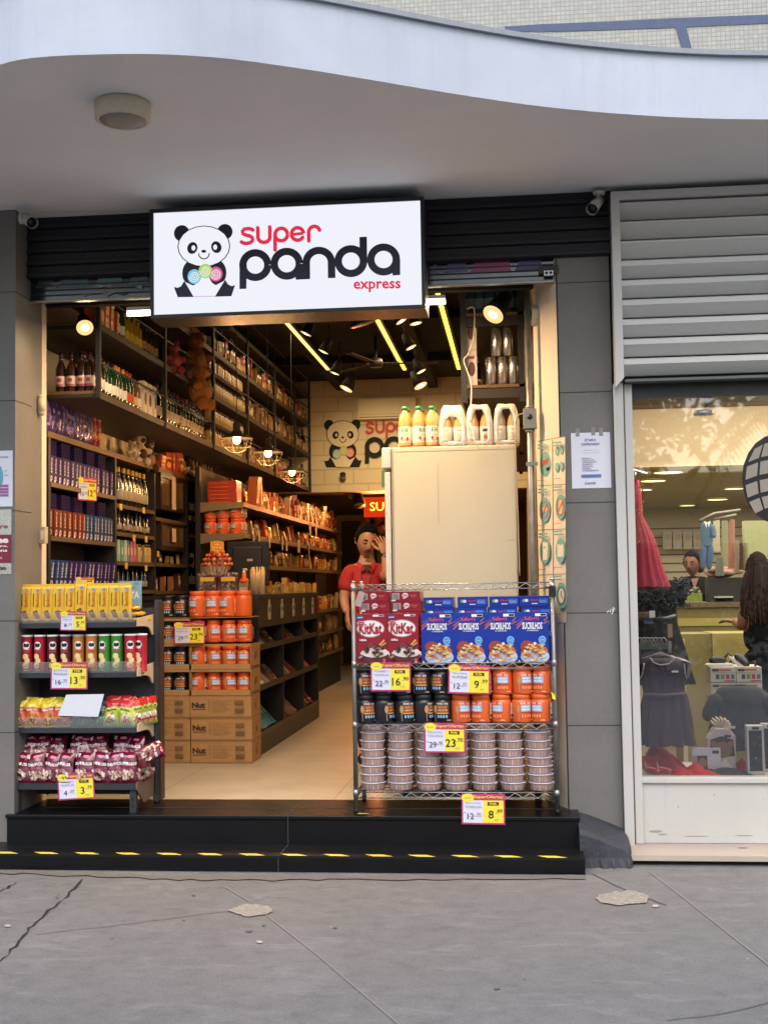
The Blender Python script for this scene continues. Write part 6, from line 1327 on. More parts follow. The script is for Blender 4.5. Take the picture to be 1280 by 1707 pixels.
z3 = zz(883, 774, .26)-FZ; b = MB(); b.box(-.03, .045, -.026, -.022, z3-.012, z3+.012, m('#8f8a7e', .4, .6)); b.build('clamp', pc)
sp0, sp1 = Vector((PX0-.004, 0, 0)), Vector((RX-.005, .36, 0)); sd = (sp1-sp0).normalized(); sn = Vector((sd.y, -sd.x, 0)); sn = -sn if sn.x > 0 else sn
def SPL_(px, py, k=0):
    d = _ray(px, py); o = Vector((0, CAMY, CAMZ)); t = (sp0-o).dot(sn)/d.dot(sn); return o+d*t+sn*(.002+.0006*k)
q = SPL_(892, 527, 0); o = E('vent_pipe', q); tag(o, 'round white vent pipe end high on the cream wall', 'vent pipe'); o.rotation_euler = (0, 0, math.atan2(sn.y, sn.x))
b = MB(); b.tube([(0, 0, 0), (.045, 0, 0)], .062, m('#cfc0aa', .5), 20, False); b.tube([(.0455, 0, 0), (.012, 0, 0)], [.0615, .045], m('#4a3a2c', .8), 20); b.build('pipe_end', o)
# paper signs on the cream splayed wall
pgr = E('wall_notices', SPL_(918, 900)); tag(pgr, 'sheet of teal and red pictogram notices on the cream side wall', 'notice'); T3 = Matrix.Translation(-Vector(pgr.location)); b = MB(T3)
fn = lambda u, v, k: SPL_(u, v, k); TEAL, CRM2, RDD = m('#6fa296', .6), m('#ddcdb0', .6), m('#b8442c', .6)
LNE = m('#8a8068', .6)
b.D(fn, [('p', [(897, 735), (942, 727), (944, 1038), (899, 1038)], CRM2)], 1)
b.D(fn, [('p', [(896, 735), (942, 727), (942, 728.5), (896, 736.5)], LNE)]+[('p', [(897, y+2), (943, y), (943, y+1), (897, y+3)], LNE) for y in (807, 881, 956)]+[('p', [(921, 733), (922, 733), (924, 1038), (923, 1038)], LNE)], 2)
I = []
for (x, y, rx_, ry_, ic) in ((909.5, 774, 9.5, 21, 0), (929.5, 752, 3.2, 8, 5), (937.5, 750, 3, 8, 5), (930, 779, 3.2, 8, 5), (938, 777, 3, 8, 5), (910, 850, 9, 21, 1), (937, 845, 8.5, 21, 2), (911.5, 919, 8.5, 21, 3), (938, 918, 8, 21, 4), (940, 993, 9.5, 22, 6)):
    I.append(('e', x, y, rx_, ry_, TEAL))
    if ic == 0: I += [('p', [(905, 768), (915, 763), (914, 772), (904, 778)], RDD), ('p', [(911, 780), (917, 778), (917, 783), (912, 786)], INK)]
    if ic == 1: I += [('l', arc(x, y, 6, 13.5, 0, 360), 1.4, RDD), ('p', [(x-4, y-3), (x+5, y-6), (x+5, y+2), (x-3, y+4)], m('#e0a078')), ('l', [(x-4, y+9), (x+4, y-9)], 1.4, RDD)]
    if ic == 2: I += [('p', [(x-3, y-14), (x+3, y-14), (x+3, y+12), (x-3, y+12)], m('#e0b078')), ('l', arc(x, y, 6, 13.5, 0, 360), 1.4, RDD), ('l', [(x-4, y+9), (x+4, y-9)], 1.4, RDD)]
    if ic == 3: I += [('p', [(x-4, y-16), (x+5, y-14), (x+4, y+14), (x-4, y+16)], CRM2), ('r', x-2, y-8, x+1, y-5, TEAL)]
    if ic == 4: I += [('p', [(x-5, y-12), (x, y-9), (x+5, y-12), (x+5, y+10), (x-5, y+10)], CRM2)]
    if ic == 5: I += [('l', [(x-1, y-4), (x+1, y+3)], .8, CRM2)]
    if ic == 6: I += [('l', arc(x, y, 6.5, 15, 0, 360), 1.5, m('#2c4844')), ('e', x, y, 5, 12, CRM2), ('l', [(x, y-8), (x, y), (x+3, y+5)], 1., INK)]
for (x, y) in ((909, 741), (910, 815), (911, 889), (934, 737), (936, 811), (937, 885), (936, 960)):
    I += [('p', [(x-8, y+dy), (x+7, y+dy-1), (x+7, y+dy+1.6), (x-8, y+dy+2.6)], TEAL) for dy in (0, 5)]
for (x, y) in ((910, 801), (911, 876), (912, 949), (936, 798), (937, 873), (938, 946), (938, 1024)):
    I += [('p', [(x-8, y), (x+6, y-1), (x+6, y), (x-8, y+1)], LNE)]
b.D(fn, I, 3); b.build('printed_sheet', pgr)
# ---- ceiling lamps ----
for k, (p0, p1, c, s_) in enumerate((((470, 531), (548, 617), '#ffc46a', 1.5), ((622, 527), (668, 602), '#ffd24a', 2.4), ((669, 603), (673, 617), '#ffd24a', 2.4), ((733, 490), (762, 616), '#ffd23c', 2.8))):
    a, c_ = G(*p0, CZ-.16), G(*p1, CZ-.16); xm = (a.x+c_.x)/2; o = E('led_strip', (xm, (a.y+c_.y)/2, CZ-.16)); tag(o, ('dim orange glowing strip light on the left of the black ceiling', 'long yellow strip light in the middle of the black ceiling', 'short yellow strip light at the far end of the middle one', 'brightest yellow strip light at the right of the black ceiling')[k], 'strip light', 'ceiling strip lights')
    L_ = c_.y-a.y; b = MB(); b.box(-.02, .02, -L_/2, L_/2, 0, .006, emit(c, s_)); b.build('glowing_strip', o); b = MB(); b.box(-.045, .045, -L_/2-.01, L_/2+.01, .0065, .04, BLK); b.box(-.004, .004, -L_*.4, -L_*.4+.008, .04, .155, BLK); b.box(-.004, .004, L_*.4, L_*.4+.008, .04, .155, BLK); b.build('housing', o)
    l = area('strip_light_glow', (xm, (a.y+c_.y)/2, CZ-.17), .06, L_, (9, 11, 2, 12)[k], WARM)
def spot(px, py, Y, d, s, lab, on=True, r_=.045):
    q = W(px, py, Y); o = E('spot_lamp', q); tag(o, lab, 'spot lamp', 'spot lamps on the ceiling'); d = Vector(d).normalized(); e = -d*.17*s
    b = MB(); b.tube([(0, 0, 0), tuple(e*.55), tuple(e*.95), tuple(e*1.02)], [r_*s*1.35, r_*s*1.0, r_*s*.75, r_*s*.4], m('#12100e', .75, spec=.2), 16, True); b.tube([tuple(e*.9), (e.x, e.y, CZ-.02-q.z)], .008, BLK, 6); b.build('lamp_head', o)
    b = MB(); p = d*.002; b.tube([tuple(p), tuple(p*1.5)], r_*s*1.25, emit('#e8b878', .9) if on else m('#6a5a44', .3), 18); 
    if on: b.tube([tuple(p*2), tuple(p*2.5)], r_*s*.55, emit('#ffe9a8', 5), 14)
    b.build('lens', o)
    return o, q, d
for k, (px, py, Y, d, s, L) in enumerate(((142, 546, .42, (.35, -.75, -.6), 1.0, 'lit spot lamp with cream rim at the left near the beer bottles'), (822, 524, .38, (-.45, -.6, -.75), 1.25, 'big lit spot lamp in front of the blue bottles on the right'))):
    o, q, d = spot(px, py, Y, d, s, L)
    l = bpy.data.lights.new('spot_glow', 'SPOT'); l.energy = 12 if k == 0 else 20; l.color = (1, .68, .38); l.spot_size = math.radians(110); l.spot_blend = .8; l.shadow_soft_size = .05
    lo = bpy.data.objects.new('spot_glow', l); COL.objects.link(lo); lo.location = q+d*.03; lo.rotation_euler = d.to_track_quat('-Z', 'Y').to_euler()
for k, (px, py, Y, dx) in enumerate(((510, 556, 4.2, -.5), (539, 586, 5.2, -.5), (558, 622, 6.4, -.4), (577, 648, 7.4, -.5), (669, 535, 3.6, .6), (693, 539, 3.9, .2), (685, 579, 4.8, .5), (702, 619, 6.2, .5), (701, 643, 7.2, .5))):
    spot(px, py, Y, (dx, -.05, -1), .9, f'small black spot lamp with dim lens on the {("left", "right")[k > 3]} track, {ords[k % 4 if k < 4 else k-4]} from front', r_=.05) if k not in (3, 8) else spot(px, py, Y, (dx, -.25, -1), 1.2, f'black cone lamp with bright edge ending the {("left", "right")[k > 3]} track', r_=.055)
spot(605, 540, 1.6, (.3, .1, -1), 1.8, 'large dull black lamp shade just below the lit sign', on=False); spot(362, 545, 1.5, (-.3, .2, -1), 1.8, 'large dull black lamp shade left below the panda sign', on=False)
for x in (-1.9, -.9):
    l = bpy.data.lights.new('track_glow', 'SPOT'); l.energy = 55; l.color = (1, .72, .4); l.spot_size = math.radians(95); l.spot_blend = .9; l.shadow_soft_size = .05; lo = bpy.data.objects.new('track_glow', l); COL.objects.link(lo); lo.location = (x, 7.3, 3.95); lo.rotation_euler = Vector((.1, 1, -.75)).to_track_quat('-Z', 'Y').to_euler()
# fan
q = W(626, 606, 6.2); fa = E('ceiling_fan', (q.x, 6.2, q.z)); tag(fa, 'dark ceiling fan with thin blades near the back of the shop', 'ceiling fan')
b = MB(); b.lathe([(0, -.04), (.07, -.04), (.09, 0), (.07, .05), (.02, .06), (.015, CZ-q.z-.01)], m('#241d18', .5), 16, caps=False); b.build('motor', fa)
for a in (.2, 2.3, 4.4): b = MB(Matrix.Rotation(a, 4, 'Z')); b.box(.08, .7, -.04, .04, .0, .008, m('#14110e', .8)); b.build('blade', fa)
# AC, wall panda, small speaker
a, c_ = W(596, 665, YB-.2), W(668, 697, YB-.2); b = MB(); b.box(a.x, c_.x+.2, YB-.2, YB-.002, c_.z, a.z, m('#cdbd98', .45)); b.box(a.x+.02, c_.x+.18, YB-.203, YB-.201, c_.z+.02, c_.z+.03, m('#4a3c28')); b.D(plane_fn(a.x, YB-.202, c_.z), [('r', .01, .06, c_.x+.18-a.x, .064, m('#8a7a5c'))]); tag(b.build('air_conditioner', bevel=.02), 'cream wall air conditioner above the panda painted on the back wall', 'air conditioner')
def wmap(x, y, k): return tuple(W(540+(x-133)*.2266, 700+(y-137)*.2455, YB-.004-.0008*k))
b, _ = panda_art(wmap, False); tag(b.build('wall_logo'), 'painted panda logo and lettering on the cream back wall', 'wall logo')
b = MB(); q = W(572, 795, YB-.06); b.tube([(q.x-.01, YB-.02, q.z-.03), (q.x, YB-.1, q.z+.03)], .04, m('#7a6a54', .5), 12); b.tube([(q.x, YB-.1, q.z+.03), (q.x, YB-.103, q.z+.032)], .042, BLK, 12); tag(b.build('wall_speaker'), 'small dark cylinder camera on the back wall under the panda', 'camera')
b = MB(); b.D(lambda u, v, k: tuple(W(u, v, YB-.006)), [('r', 636, 784, 650, 812, m('#6a8a6c', .5))]); tag(b.build('wall_sticker'), 'small green sticker on the back wall next to the fridge', 'sticker')
# neon sign and decorations in the back room
a, c_ = W(606, 829, YB+.6), W(668, 861, YB+.6); ns = E('neon_sign', (a.x, YB+.6, c_.z)); tag(ns, 'orange neon sign with yellow letters beside the fridge door', 'neon sign')
b = MB(); b.box(0, c_.x-a.x, .0, .03, 0, a.z-c_.z, emit('#d8380c', .55)); b.build('panel', ns)
b = MB(); b.D(plane_fn(0, -.01, 0, .002), [('t', 'SUPER', .34, (a.z-c_.z)*.52, .5, .12, .0, emit('#ffd23c', 2.2))], 1); b.build('letters', ns)
area('neon_glow', ((a.x+c_.x)/2, YB+.55, (a.z+c_.z)/2), .4, .2, 16, (1, .3, .08), (R90, 0, math.pi))
for k, (px, py, s_) in enumerate(((629, 862, .13), (612, 868, .1), (640, 880, .09))):
    q = W(px, py, YB+.8); b = MB(); b.tube([(q.x, q.y, q.z), (q.x, q.y+.02, q.z)], s_, m('#6a3418', .5, var=.3), 20); b.tube([(q.x, q.y-.002, q.z), (q.x, q.y+.0, q.z)], s_*.4, m('#8a5020', .5), 12); tag(b.build('hanging_disc'), f'round brown disc hanging above the head of the man, {("largest", "left", "lowest")[k]} one', 'disc', 'hanging discs')
spot(583, 826, YB+.3, (-.4, -.4, -1), 1.5, 'black lamp head hanging below the back wall edge, upper left one', on=False); spot(599, 843, YB+.3, (.2, -.4, -1), 1.5, 'black lamp head hanging below the back wall edge, right one', on=False)
# pendant lamps
for k, (px, py, Y, n_) in enumerate(((395, 732, 2.3, 'nearest'), (447, 755, 3.3, 'middle'), (487, 787, 5.1, 'farthest'))):
    q = W(px, py, Y); o = E('pendant_lamp', q); tag(o, f'glowing pendant lamp with metal shade and wire cage, {n_} of three over the counter', 'pendant lamp', 'pendant lamps over the counter')
    b = MB(); b.lathe([(.0, .14), (.025, .14), (.03, .12), (.03, .07), (.045, .06), (.05, .045), (.13, .008), (.134, .002), (.127, .006), (.045, .04), (0, .05)], m('#2c241c', .6, .3), 24, caps=False); b.build('shade', o)
    b = MB(); b.ball((0, 0, -.002), .032, emit('#ffc860', 30), 12, 8, (1, 1, 1.2)); b.build('bulb', o)
    b = MB(); CG = m('#4a4238', .7)
    for j in range(6):
        a = j*math.pi/3; b.tube([(.125*math.cos(a), .125*math.sin(a), 0), (.115*math.cos(a), .115*math.sin(a), -.05), (.06*math.cos(a), .06*math.sin(a), -.1), (0, 0, -.115)], .0016, CG, 4)
    b.tube([(.108*math.cos(t*math.pi/12), .108*math.sin(t*math.pi/12), -.06) for t in range(25)], .0016, CG, 4); b.build('cage', o)
    b = MB(); b.tube([(0, 0, .14), (0, 0, CZ-q.z-.01)], .004, BLK, 5); b.build('cord', o)
    l = bpy.data.lights.new('pendant_glow', 'POINT'); l.energy = 15; l.color = (1, .52, .2); l.shadow_soft_size = .035; lo = bpy.data.objects.new('pendant_glow', l); COL.objects.link(lo); lo.location = q+Vector((0, 0, -.045))
# little glints: small lamps reflected are real drop lights
# ---- left jamb: sensor, switch, sign ----
q = W(71, 676, .2); o = E('alarm_sensor', (q.x, .235, q.z)); tag(o, 'oval cream sensor on the left door jamb', 'sensor')
b = MB(); b.tube([(.0, -.05, -.045), (0, -.05, .045)], .026, m('#cdbc9a', .45), 14); b.ball((0, -.05, .045), .026, m('#cdbc9a', .45), 12, 8); b.ball((0, -.05, -.045), .026, m('#cdbc9a', .45), 12, 8); b.build('sensor_body', o)
b = MB(); b.box(-.035, -.012, -.055, .025, -.05, .04, m('#b8a888', .5)); b.build('bracket', o)
q = W(70, 892, .22); o = E('light_switch', (q.x, .245, q.z)); tag(o, 'cream light switch box on the left door jamb', 'light switch'); b = MB(); b.box(-.032, .03, -.045, .012, -.055, .055, m('#b8a890', .45)); b.build('switch_box', o, .004); b = MB(); b.box(-.0, .02, -.05, -.0455, -.03, .028, m('#e8d8b0', .4)); b.build('rocker', o, .002)
b = MB(); fn = lambda u, v, k: tuple(W(u, v, .2585-.0006*k))
b.D(fn, [('r', 55, 772, 70, 872, m('#d8c6a4', .6)), ('e', 62.5, 810, 6.4, 22, m('#5c8a6c', .5)), ('l', arc(62.5, 810, 4.6, 17, 0, 360), 1.5, RDD), ('e', 62.5, 815, 3, 8, m('#a87858')), ('l', [(59, 798), (66, 822)], 1.4, RDD), ('p', [(63, 737), (69, 735), (69, 748), (64, 750)], RDD), ('p', [(57, 757), (70, 755), (70, 768), (58, 770)], m('#d8803c')), ('p', [(57, 780), (68, 779), (68, 781), (57, 782)], INK), ('p', [(57, 786), (69, 785), (69, 787), (57, 788)], INK), ('p', [(58, 852), (64, 852), (64, 856), (58, 856)], INK)])
tag(b.build('jamb_notice'), 'narrow notice with green and red no smoking disc on the left jamb', 'notice')
# ---- posters on the pillars ----
def poster(name, Y, items, corners, label, base=PAPER):
    b = MB(); a, c_ = W(*corners[0], Y), W(*corners[1], Y); b.box(a.x, c_.x, Y, Y+.002, c_.z, a.z, base); fn = plane_fn(0, Y-.0004, 0, .0006)
    b.D(lambda u, v, k: tuple(Vector((lerp(a.x, c_.x, u), Y-.0006*k, lerp(c_.z, a.z, v)))), items, 1); o = b.build(name); tag(o, label, 'poster'); return o
TL2, MGT, MRN = m('#5fa4b4', .5), m('#a05a98', .5), m('#7c1a34', .4)
poster('poster', LY-.004, [('e', .58, .53, .23, .29, TL2), ('e', .58, .53, .14, .18, PAPER), ('e', .6, .56, .07, .1, TL2), ('t', 'Atendimento', .6, .89, .62, .045, .01, m('#5a6a70')), ('r', .1, .18, .92, .22, MGT), ('r', .1, .235, .92, .275, MGT), ('r', .1, .29, .92, .33, MGT), ('r', .1, .35, .92, .39, MGT), ('l', [(.83, .62), (.9, .65)], .012, TL2), ('l', [(.84, .56), (.91, .56)], .012, TL2)], ((-58, 753), (21.5, 844)), 'white poster with teal ring and purple lines on the left pillar')
poster('poster', LY-.004, [('r', 0, .17, 1, .61, MRN), ('t', 'Procure', .66, .74, .56, .07, .03, MRN), ('t', 'Informe', .6, .53, .7, .1, .05, m('#e8e4e4')), ('t', 'seu registro.', .62, .43, .64, .045, .03, m('#e8e4e4')), ('t', 'mensagens', .62, .355, .62, .045, .03, m('#e8e4e4')), ('t', 'Polícia', .66, .26, .36, .05, .01, m('#c8a8b0')), ('t', '1600', .78, .09, .25, .05, .03, INK)], ((-70, 851), (19.5, 957)), 'silver and maroon information plate below the teal poster on the left pillar', m('#b8bab6', .25, .6, var=.2))
BL = m('#4a5a90', .6)
o = poster('job_notice', -.004, [('t', 'ESTAMOS', .49, .865, .29, .05, .03, BL), ('t', 'CONTRATANDO', .49, .79, .47, .05, .03, BL), ('t', '✓ Operador de Loja', .48, .68, .4, .018, 0, GRYI), ('t', '✓ Repositor de Mercadoria', .51, .635, .46, .018, 0, GRYI), ('t', 'BENEFÍCIOS', .38, .54, .24, .02, .03, GRYI)]+[('r', .27, .5-.037*k, .27+(.33, .37, .27, .28, .22, .42)[k], .512-.037*k, m('#8a90a8')) for k in range(6)]+[('r', .24, .2, .75, .245, m('#5470b0')), ('t', 'panda', .5, .09, .22, .04, .03, INK), ('l', [(.33, .07), (.35, .12), (.37, .07)], .012, INK)], ((951, 722), (1018.5, 813)), 'white job notice with blue heading taped to the right grey pillar', m('#d6d8e4', .35, var=.03, coat=.4))
b = MB(); TPE = m('#8c8a88', .25, coat=.6)
for x0, y0 in ((962, 714), (988, 712), (1001, 713)): p = W(x0, y0, -.003); b.box(p.x-.012, p.x+.012, -.006, -.0045, p.z-.05, p.z, TPE)
tag(b.build('sticky_tape'), 'three strips of clear tape above the white job notice', 'tape')
b = MB(); fn = lambda u, v, k: tuple(W(u, v, -.003)); b.D(fn, [('l', [(1011, 1021), (1014, 1018), (1016, 1021), (1018, 1015), (1020, 1019), (1022, 1012), (1024, 1014), (1019, 1024)], 1.8, m('#d8d8d8', .6))]); tag(b.build('paint_mark'), 'small white paint scribble on the right grey pillar', 'paint mark')
# =============== PEOPLE ===============
def skin_mesh(chains, M, sub=2):
    """chains: list of (points, radii, parent attach index or None) -> evaluated vertices/faces"""
    me = bpy.data.meshes.new('sk'); vs = []; es = []; rs = []; roots = []
    for pts, rad, att in chains:
        o = len(vs)
        if att is None: roots.append(o)
        for i, p in enumerate(pts):
            vs.append(tuple(p)); rs.append(rad[i])
            if i: es.append((o+i-1, o+i))
            elif att is not None: es.append((att, o))
    me.from_pydata(vs, es, []); ob = bpy.data.objects.new('sk', me); COL.objects.link(ob)
    ob.modifiers.new('s', 'SKIN'); sv = me.skin_vertices[0].data
    for i, r in enumerate(rs):
        sv[i].radius = r if isinstance(r, tuple) else (r, r); sv[i].use_root = i in roots
    s = ob.modifiers.new('d', 'SUBSURF'); s.levels = sub; s.render_levels = sub
    dg = bpy.context.evaluated_depsgraph_get(); e = bpy.data.meshes.new_from_object(ob.evaluated_get(dg))
    V_ = [tuple(v.co) for v in e.vertices]; F_ = [tuple(p.vertices) for p in e.polygons]
    bpy.data.objects.remove(ob); bpy.data.meshes.remove(me); bpy.data.meshes.remove(e)
    return V_, F_
def head(b, hb, T4, sk, lip, hair, s=1.0, beard=False, longhair=0.):
    """head in local frame, faces -Y, chin at z=-.115, top .115 ; b skin builder, hb hair builder"""
    n, k = 32, 26; g_ = lambda x, c, w: math.exp(-((x-c)/w)**2)
    def P(th, ph, ex=0.):
        z = -math.cos(ph); rr_ = math.sin(ph); x, y = rr_*math.sin(th), -rr_*math.cos(th)
        jaw = 1-.34*max(0, -z)**1.3; X_ = (.076+ex)*x*jaw; Y_ = (.094+ex)*y*(1-.16*max(0, -z)**2); Z_ = (.118+ex)*z
        fr_ = max(0, -y)
        if ex == 0:
            Y_ -= .026*fr_*g_(x, 0, .15)*g_(z, -.22, .17)+.012*fr_*g_(x, 0, .22)*g_(z, -.08, .2)
            Y_ += .011*(g_(x, .42, .2)+g_(x, -.42, .2))*g_(z, .03, .13)*fr_
            Y_ -= .006*fr_*g_(z, .17, .08)*g_(x, 0, .6); Y_ -= .006*fr_*g_(x, 0, .3)*(g_(z, -.47, .05)+g_(z, -.57, .05)); Y_ -= .008*fr_*g_(x, 0, .25)*g_(z, -.85, .14)
        return T4 @ Vector((X_*s, Y_*s, Z_*s))
    vs = [P(2*math.pi*j/n, math.pi*i/k) for i in range(k+1) for j in range(n)]
    fs = []; lipf = []
    for i in range(k):
        for j in range(n):
            f = (i*n+j, i*n+(j+1) % n, (i+1)*n+(j+1) % n, (i+1)*n+j); z = -math.cos(math.pi*(i+.5)/k); th = 2*math.pi*(j+.5)/n; th = th if th < math.pi else th-2*math.pi
            (lipf if (-.63 < z < -.43 and abs(th) < .36) else fs).append(f)
    o = len(b.v); b.add(vs, fs, sk, True); i_ = b.mat(lip)
    for f in lipf: b.f.append([o+a for a in f]); b.mi.append(i_); b.sm.append(True)
    eW, eD = m('#8c7c70', .4), m('#1c120c', .25); ll = lambda x, y, z: T4 @ Vector((x*s, y*s, z*s))
    for sx in (-1, 1):
        b.ball(ll(sx*.03, -.0785, .004), .0125*s, eW, 10, 7); b.ball(ll(sx*.03, -.0875, .003), .0062*s, eD, 8, 6)
        b.tube([ll(sx*.014, -.091, .024), ll(sx*.03, -.093, .029), ll(sx*.048, -.083, .023)], [.003*s, .0055*s, .0025*s], hair, 6)
        b.tube([ll(sx*.016, -.0885, .010), ll(sx*.03, -.0925, .011), ll(sx*.044, -.083, .009)], .0045*s, sk, 6); b.tube([ll(sx*.016, -.0915, .006), ll(sx*.03, -.0965, .006), ll(sx*.044, -.086, .005)], .0014*s, m('#2a1810', .7), 5)
        b.ball(ll(sx*.0775, .008, -.008), .022*s, sk, 10, 8, (.42, .65, 1.35)); b.ball(ll(sx*.0095, -.1, -.031), .0075*s, sk, 8, 6)
    # hair shell
    hv = []; N2, K2 = 32, 20; rr_ = random.Random(3)
    hf = []
    for i in range(K2+1):
        for j in range(N2):
            th = 2*math.pi*j/N2; t = th if th <= math.pi else 2*math.pi-th
            lim = (2.02 if t < .75 else (1.62+.0*t if t < 1.35 else .95))    # polar angle (from bottom) where hair starts
            lim = 2.32-.25*min(1, max(0, (t-.5)/.6)) if t < 1.1 else (2.07-.45*(t-1.1)/.25 if t < 1.35 else max(1.0, 1.62-.62*(t-1.35)/.5))
            ph = lerp(lim, math.pi, i/K2); e_ = .006*min(1, i/2.5)+.003*math.sin(j*5.1+i*1.3)*(i > 1)+.003*math.sin(j*2.3+i*3.1)+.008*(i/K2)
            hv.append(P(th, ph, max(.001, e_)))
    for i in range(K2):
        for j in range(N2): hf.append((i*N2+j, i*N2+(j+1) % N2, (i+1)*N2+(j+1) % N2, (i+1)*N2+j))
    hb.add(hv, hf, hair, True)
    rq = random.Random(11)
    for _ in range(220):
        th = rq.uniform(0, 6.283); t = th if th < math.pi else 6.283-th; ph = rq.uniform(2.3 if t < 1.2 else 1.5, 3.05); p = P(th, ph, .005); hb.ball(p, rq.uniform(.006, .011)*s, hair, 6, 5, (1.2, 1.2, .8))
    if beard: b.tube([ll(-.03, -.088, -.052), ll(0, -.104, -.046), ll(.03, -.088, -.052)], [.0015*s, .0035*s, .0015*s], m('#2c1c14', .8), 6); b.ball(ll(0, -.082, -.1), .02*s, m('#4a3022', .9, spec=.1), 8, 6, (1.2, .6, .5))
def hand(b, wrist, dirv, palmn, sk, s=1., curl=.3, spread=.12, thumb=1):
    """open hand: wrist point, direction to fingers, palm normal"""
    d = Vector(dirv).normalized(); nrm = Vector(palmn); nrm = (nrm-d*nrm.dot(d)).normalized(); sd_ = d.cross(nrm)
    w = Vector(wrist); ch = [([w, w+d*.035*s, w+d*.075*s], [(.026*s, .017*s), (.036*s, .016*s), (.036*s, .013*s)], None)]
    V_, F_ = skin_mesh([([w-d*.02*s, w+d*.03*s, w+d*.06*s, w+d*.085*s], [.022*s, .027*s, .03*s, .026*s], None)], sk, 2)
    V_ = [tuple(w+(Vector(v)-w)-nrm*((Vector(v)-w).dot(nrm))*.42+sd_*((Vector(v)-w).dot(sd_))*.35) for v in V_]; b.add(V_, F_, sk, True)
    for k, (L, o) in enumerate(((.072, -.030), (.082, -.010), (.077, .010), (.06, .029))):
        base = w+d*.075*s+sd_*o*s; dd = (d+sd_*(o/.03)*spread).normalized(); p = [base-dd*.015*s, base]; c = 0
        for q in (.45, .3, .25):
            c += curl*(.7 if q == .45 else 1); p.append(p[-1]+(dd*math.cos(c)+nrm*math.sin(c)).normalized()*L*q*s)
        V_, F_ = skin_mesh([(p, [.0088*s, .009*s, .0085*s, .008*s, .0068*s], None)], sk, 1); b.add(V_, F_, sk, True)
    tb_ = w+d*.025*s+sd_*(-.03)*thumb*s; td = (d*.75-sd_*.75*thumb+nrm*.35).normalized()
    V_, F_ = skin_mesh([([tb_, tb_+td*.03*s, tb_+td*.03*s+(td+d*.6).normalized()*.03*s, tb_+td*.03*s+(td+d*.9).normalized()*.055*s], [.014*s, .0115*s, .0105*s, .008*s], None)], sk, 1); b.add(V_, F_, sk, True)
# ---- man in red ----
PY_ = 2.0; SK = m('#ac7a58', .5, var=.06); HR = m('#0d0806', .9, var=.3, spec=.15); RS = m('#a01c1c', .75, var=.12, bump=.004, sc_=18)
J = lambda px, py, dy=0.: W(px, py, PY_+dy)
hc_ = J(611, 901, -.03)
man = E('person', (hc_.x, PY_, FZ)); tag(man, 'man in a red shirt holding his hand to his forehead in the shop aisle', 'person'); O = Vector(man.location); TM = Matrix.Translation(-O)
sh_l, sh_r = J(583, 953), J(638, 953); neck = J(611, 938, .02); chest = J(609, 975, .02); pel = Vector((J(627, 1040).x, PY_+.03, FZ+.98))
elL, wrL = J(573, 1000, -.02), J(579, 1022, -.1)
elR, wrR = J(645, 962, -.2), J(641, 921, -.17)
b = MB(TM)
body = [([pel, Vector((lerp(neck.x, pel.x, .5), PY_+.02, FZ+1.15)), chest, J(611, 955, .02), neck, J(612, 922, .02), J(613, 908, .0)], [.14, .13, .15, .12, .056, .052, .05], None)]
ch = body+[([J(592, 952), sh_l, elL, J(576, 1012, -.06), wrL], [.07, .058, .042, .036, .026], 3), ([J(630, 952), sh_r, elR, lerp(elR, wrR, .5), wrR], [.07, .058, .042, .036, .026], 3)]
for sx in (-1, 1): ch.append(([pel+Vector((sx*.09, 0, -.05)), Vector((pel.x+sx*.1, PY_+.02, FZ+.52)), Vector((pel.x+sx*.1, PY_+.04, FZ+.1)), Vector((pel.x+sx*.11, PY_-.1, FZ+.045))], [.09, .06, .042, .04], 0))
V_, F_ = skin_mesh(ch, SK); b.add(V_, F_, SK, True)
T4 = Matrix.Translation(hc_) @ Matrix.Rotation(math.radians(20), 4, 'Z') @ Matrix.Rotation(math.radians(19), 4, 'X') @ Matrix.Rotation(math.radians(6), 4, 'Y')
hb = MB(TM); head(b, hb, T4, SK, m('#7a4438', .5), HR, 1.07, True)
hand(b, wrL, (.05, -.1, -1), (.8, .4, 0), SK, 1., .35, .1, 1)
hand(b, wrR, Vector(J(630, 884, -.12))-wrR, Vector((-.5, .8, 0)), SK, 1.02, .28, .18, -1)
b.build('body', man); hb.build('hair', man)
b = MB(TM)
V_, F_ = skin_mesh([([Vector((pel.x, PY_+.03, FZ+.9)), Vector((lerp(neck.x, pel.x, .5), PY_+.02, FZ+1.15)), chest, J(611, 955, .02), J(611, 944, .02)], [(.2, .155), (.19, .15), (.2, .155), (.15, .125), (.085, .075)], None),
    ([J(592, 953), sh_l, lerp(sh_l, elL, .75)], [.09, .078, .073], 3), ([J(630, 953), sh_r, lerp(sh_r, elR, .72)], [.09, .078, .07], 3)], RS); b.add(V_, F_, RS, True); b.build('shirt', man)
b = MB(TM)   # collar, placket, lanyard, undershirt
for sx in (-1, 1):
    b.add([J(611+sx*4, 943, -.1), J(611+sx*14, 936, -.04), J(611+sx*17, 941, -.05), J(611+sx*9, 955, -.15), J(611+sx*4, 950, -.14)], [(0, 1, 2, 3, 4)], m('#b02420', .7))
b.build('collar', man)
b = MB(TM); b.add([J(604, 941, -.12), J(618, 941, -.12), J(612, 954, -.16)], [(0, 1, 2)], BLK2); b.build('undershirt', man)
b = MB(TM); b.tube([J(603, 944, -.14), J(602, 960, -.19), J(605, 990, -.2)], .004, BLK2, 5); b.tube([J(619, 944, -.14), J(619, 960, -.19), J(613, 990, -.2)], .004, BLK2, 5); b.build('lanyard', man)
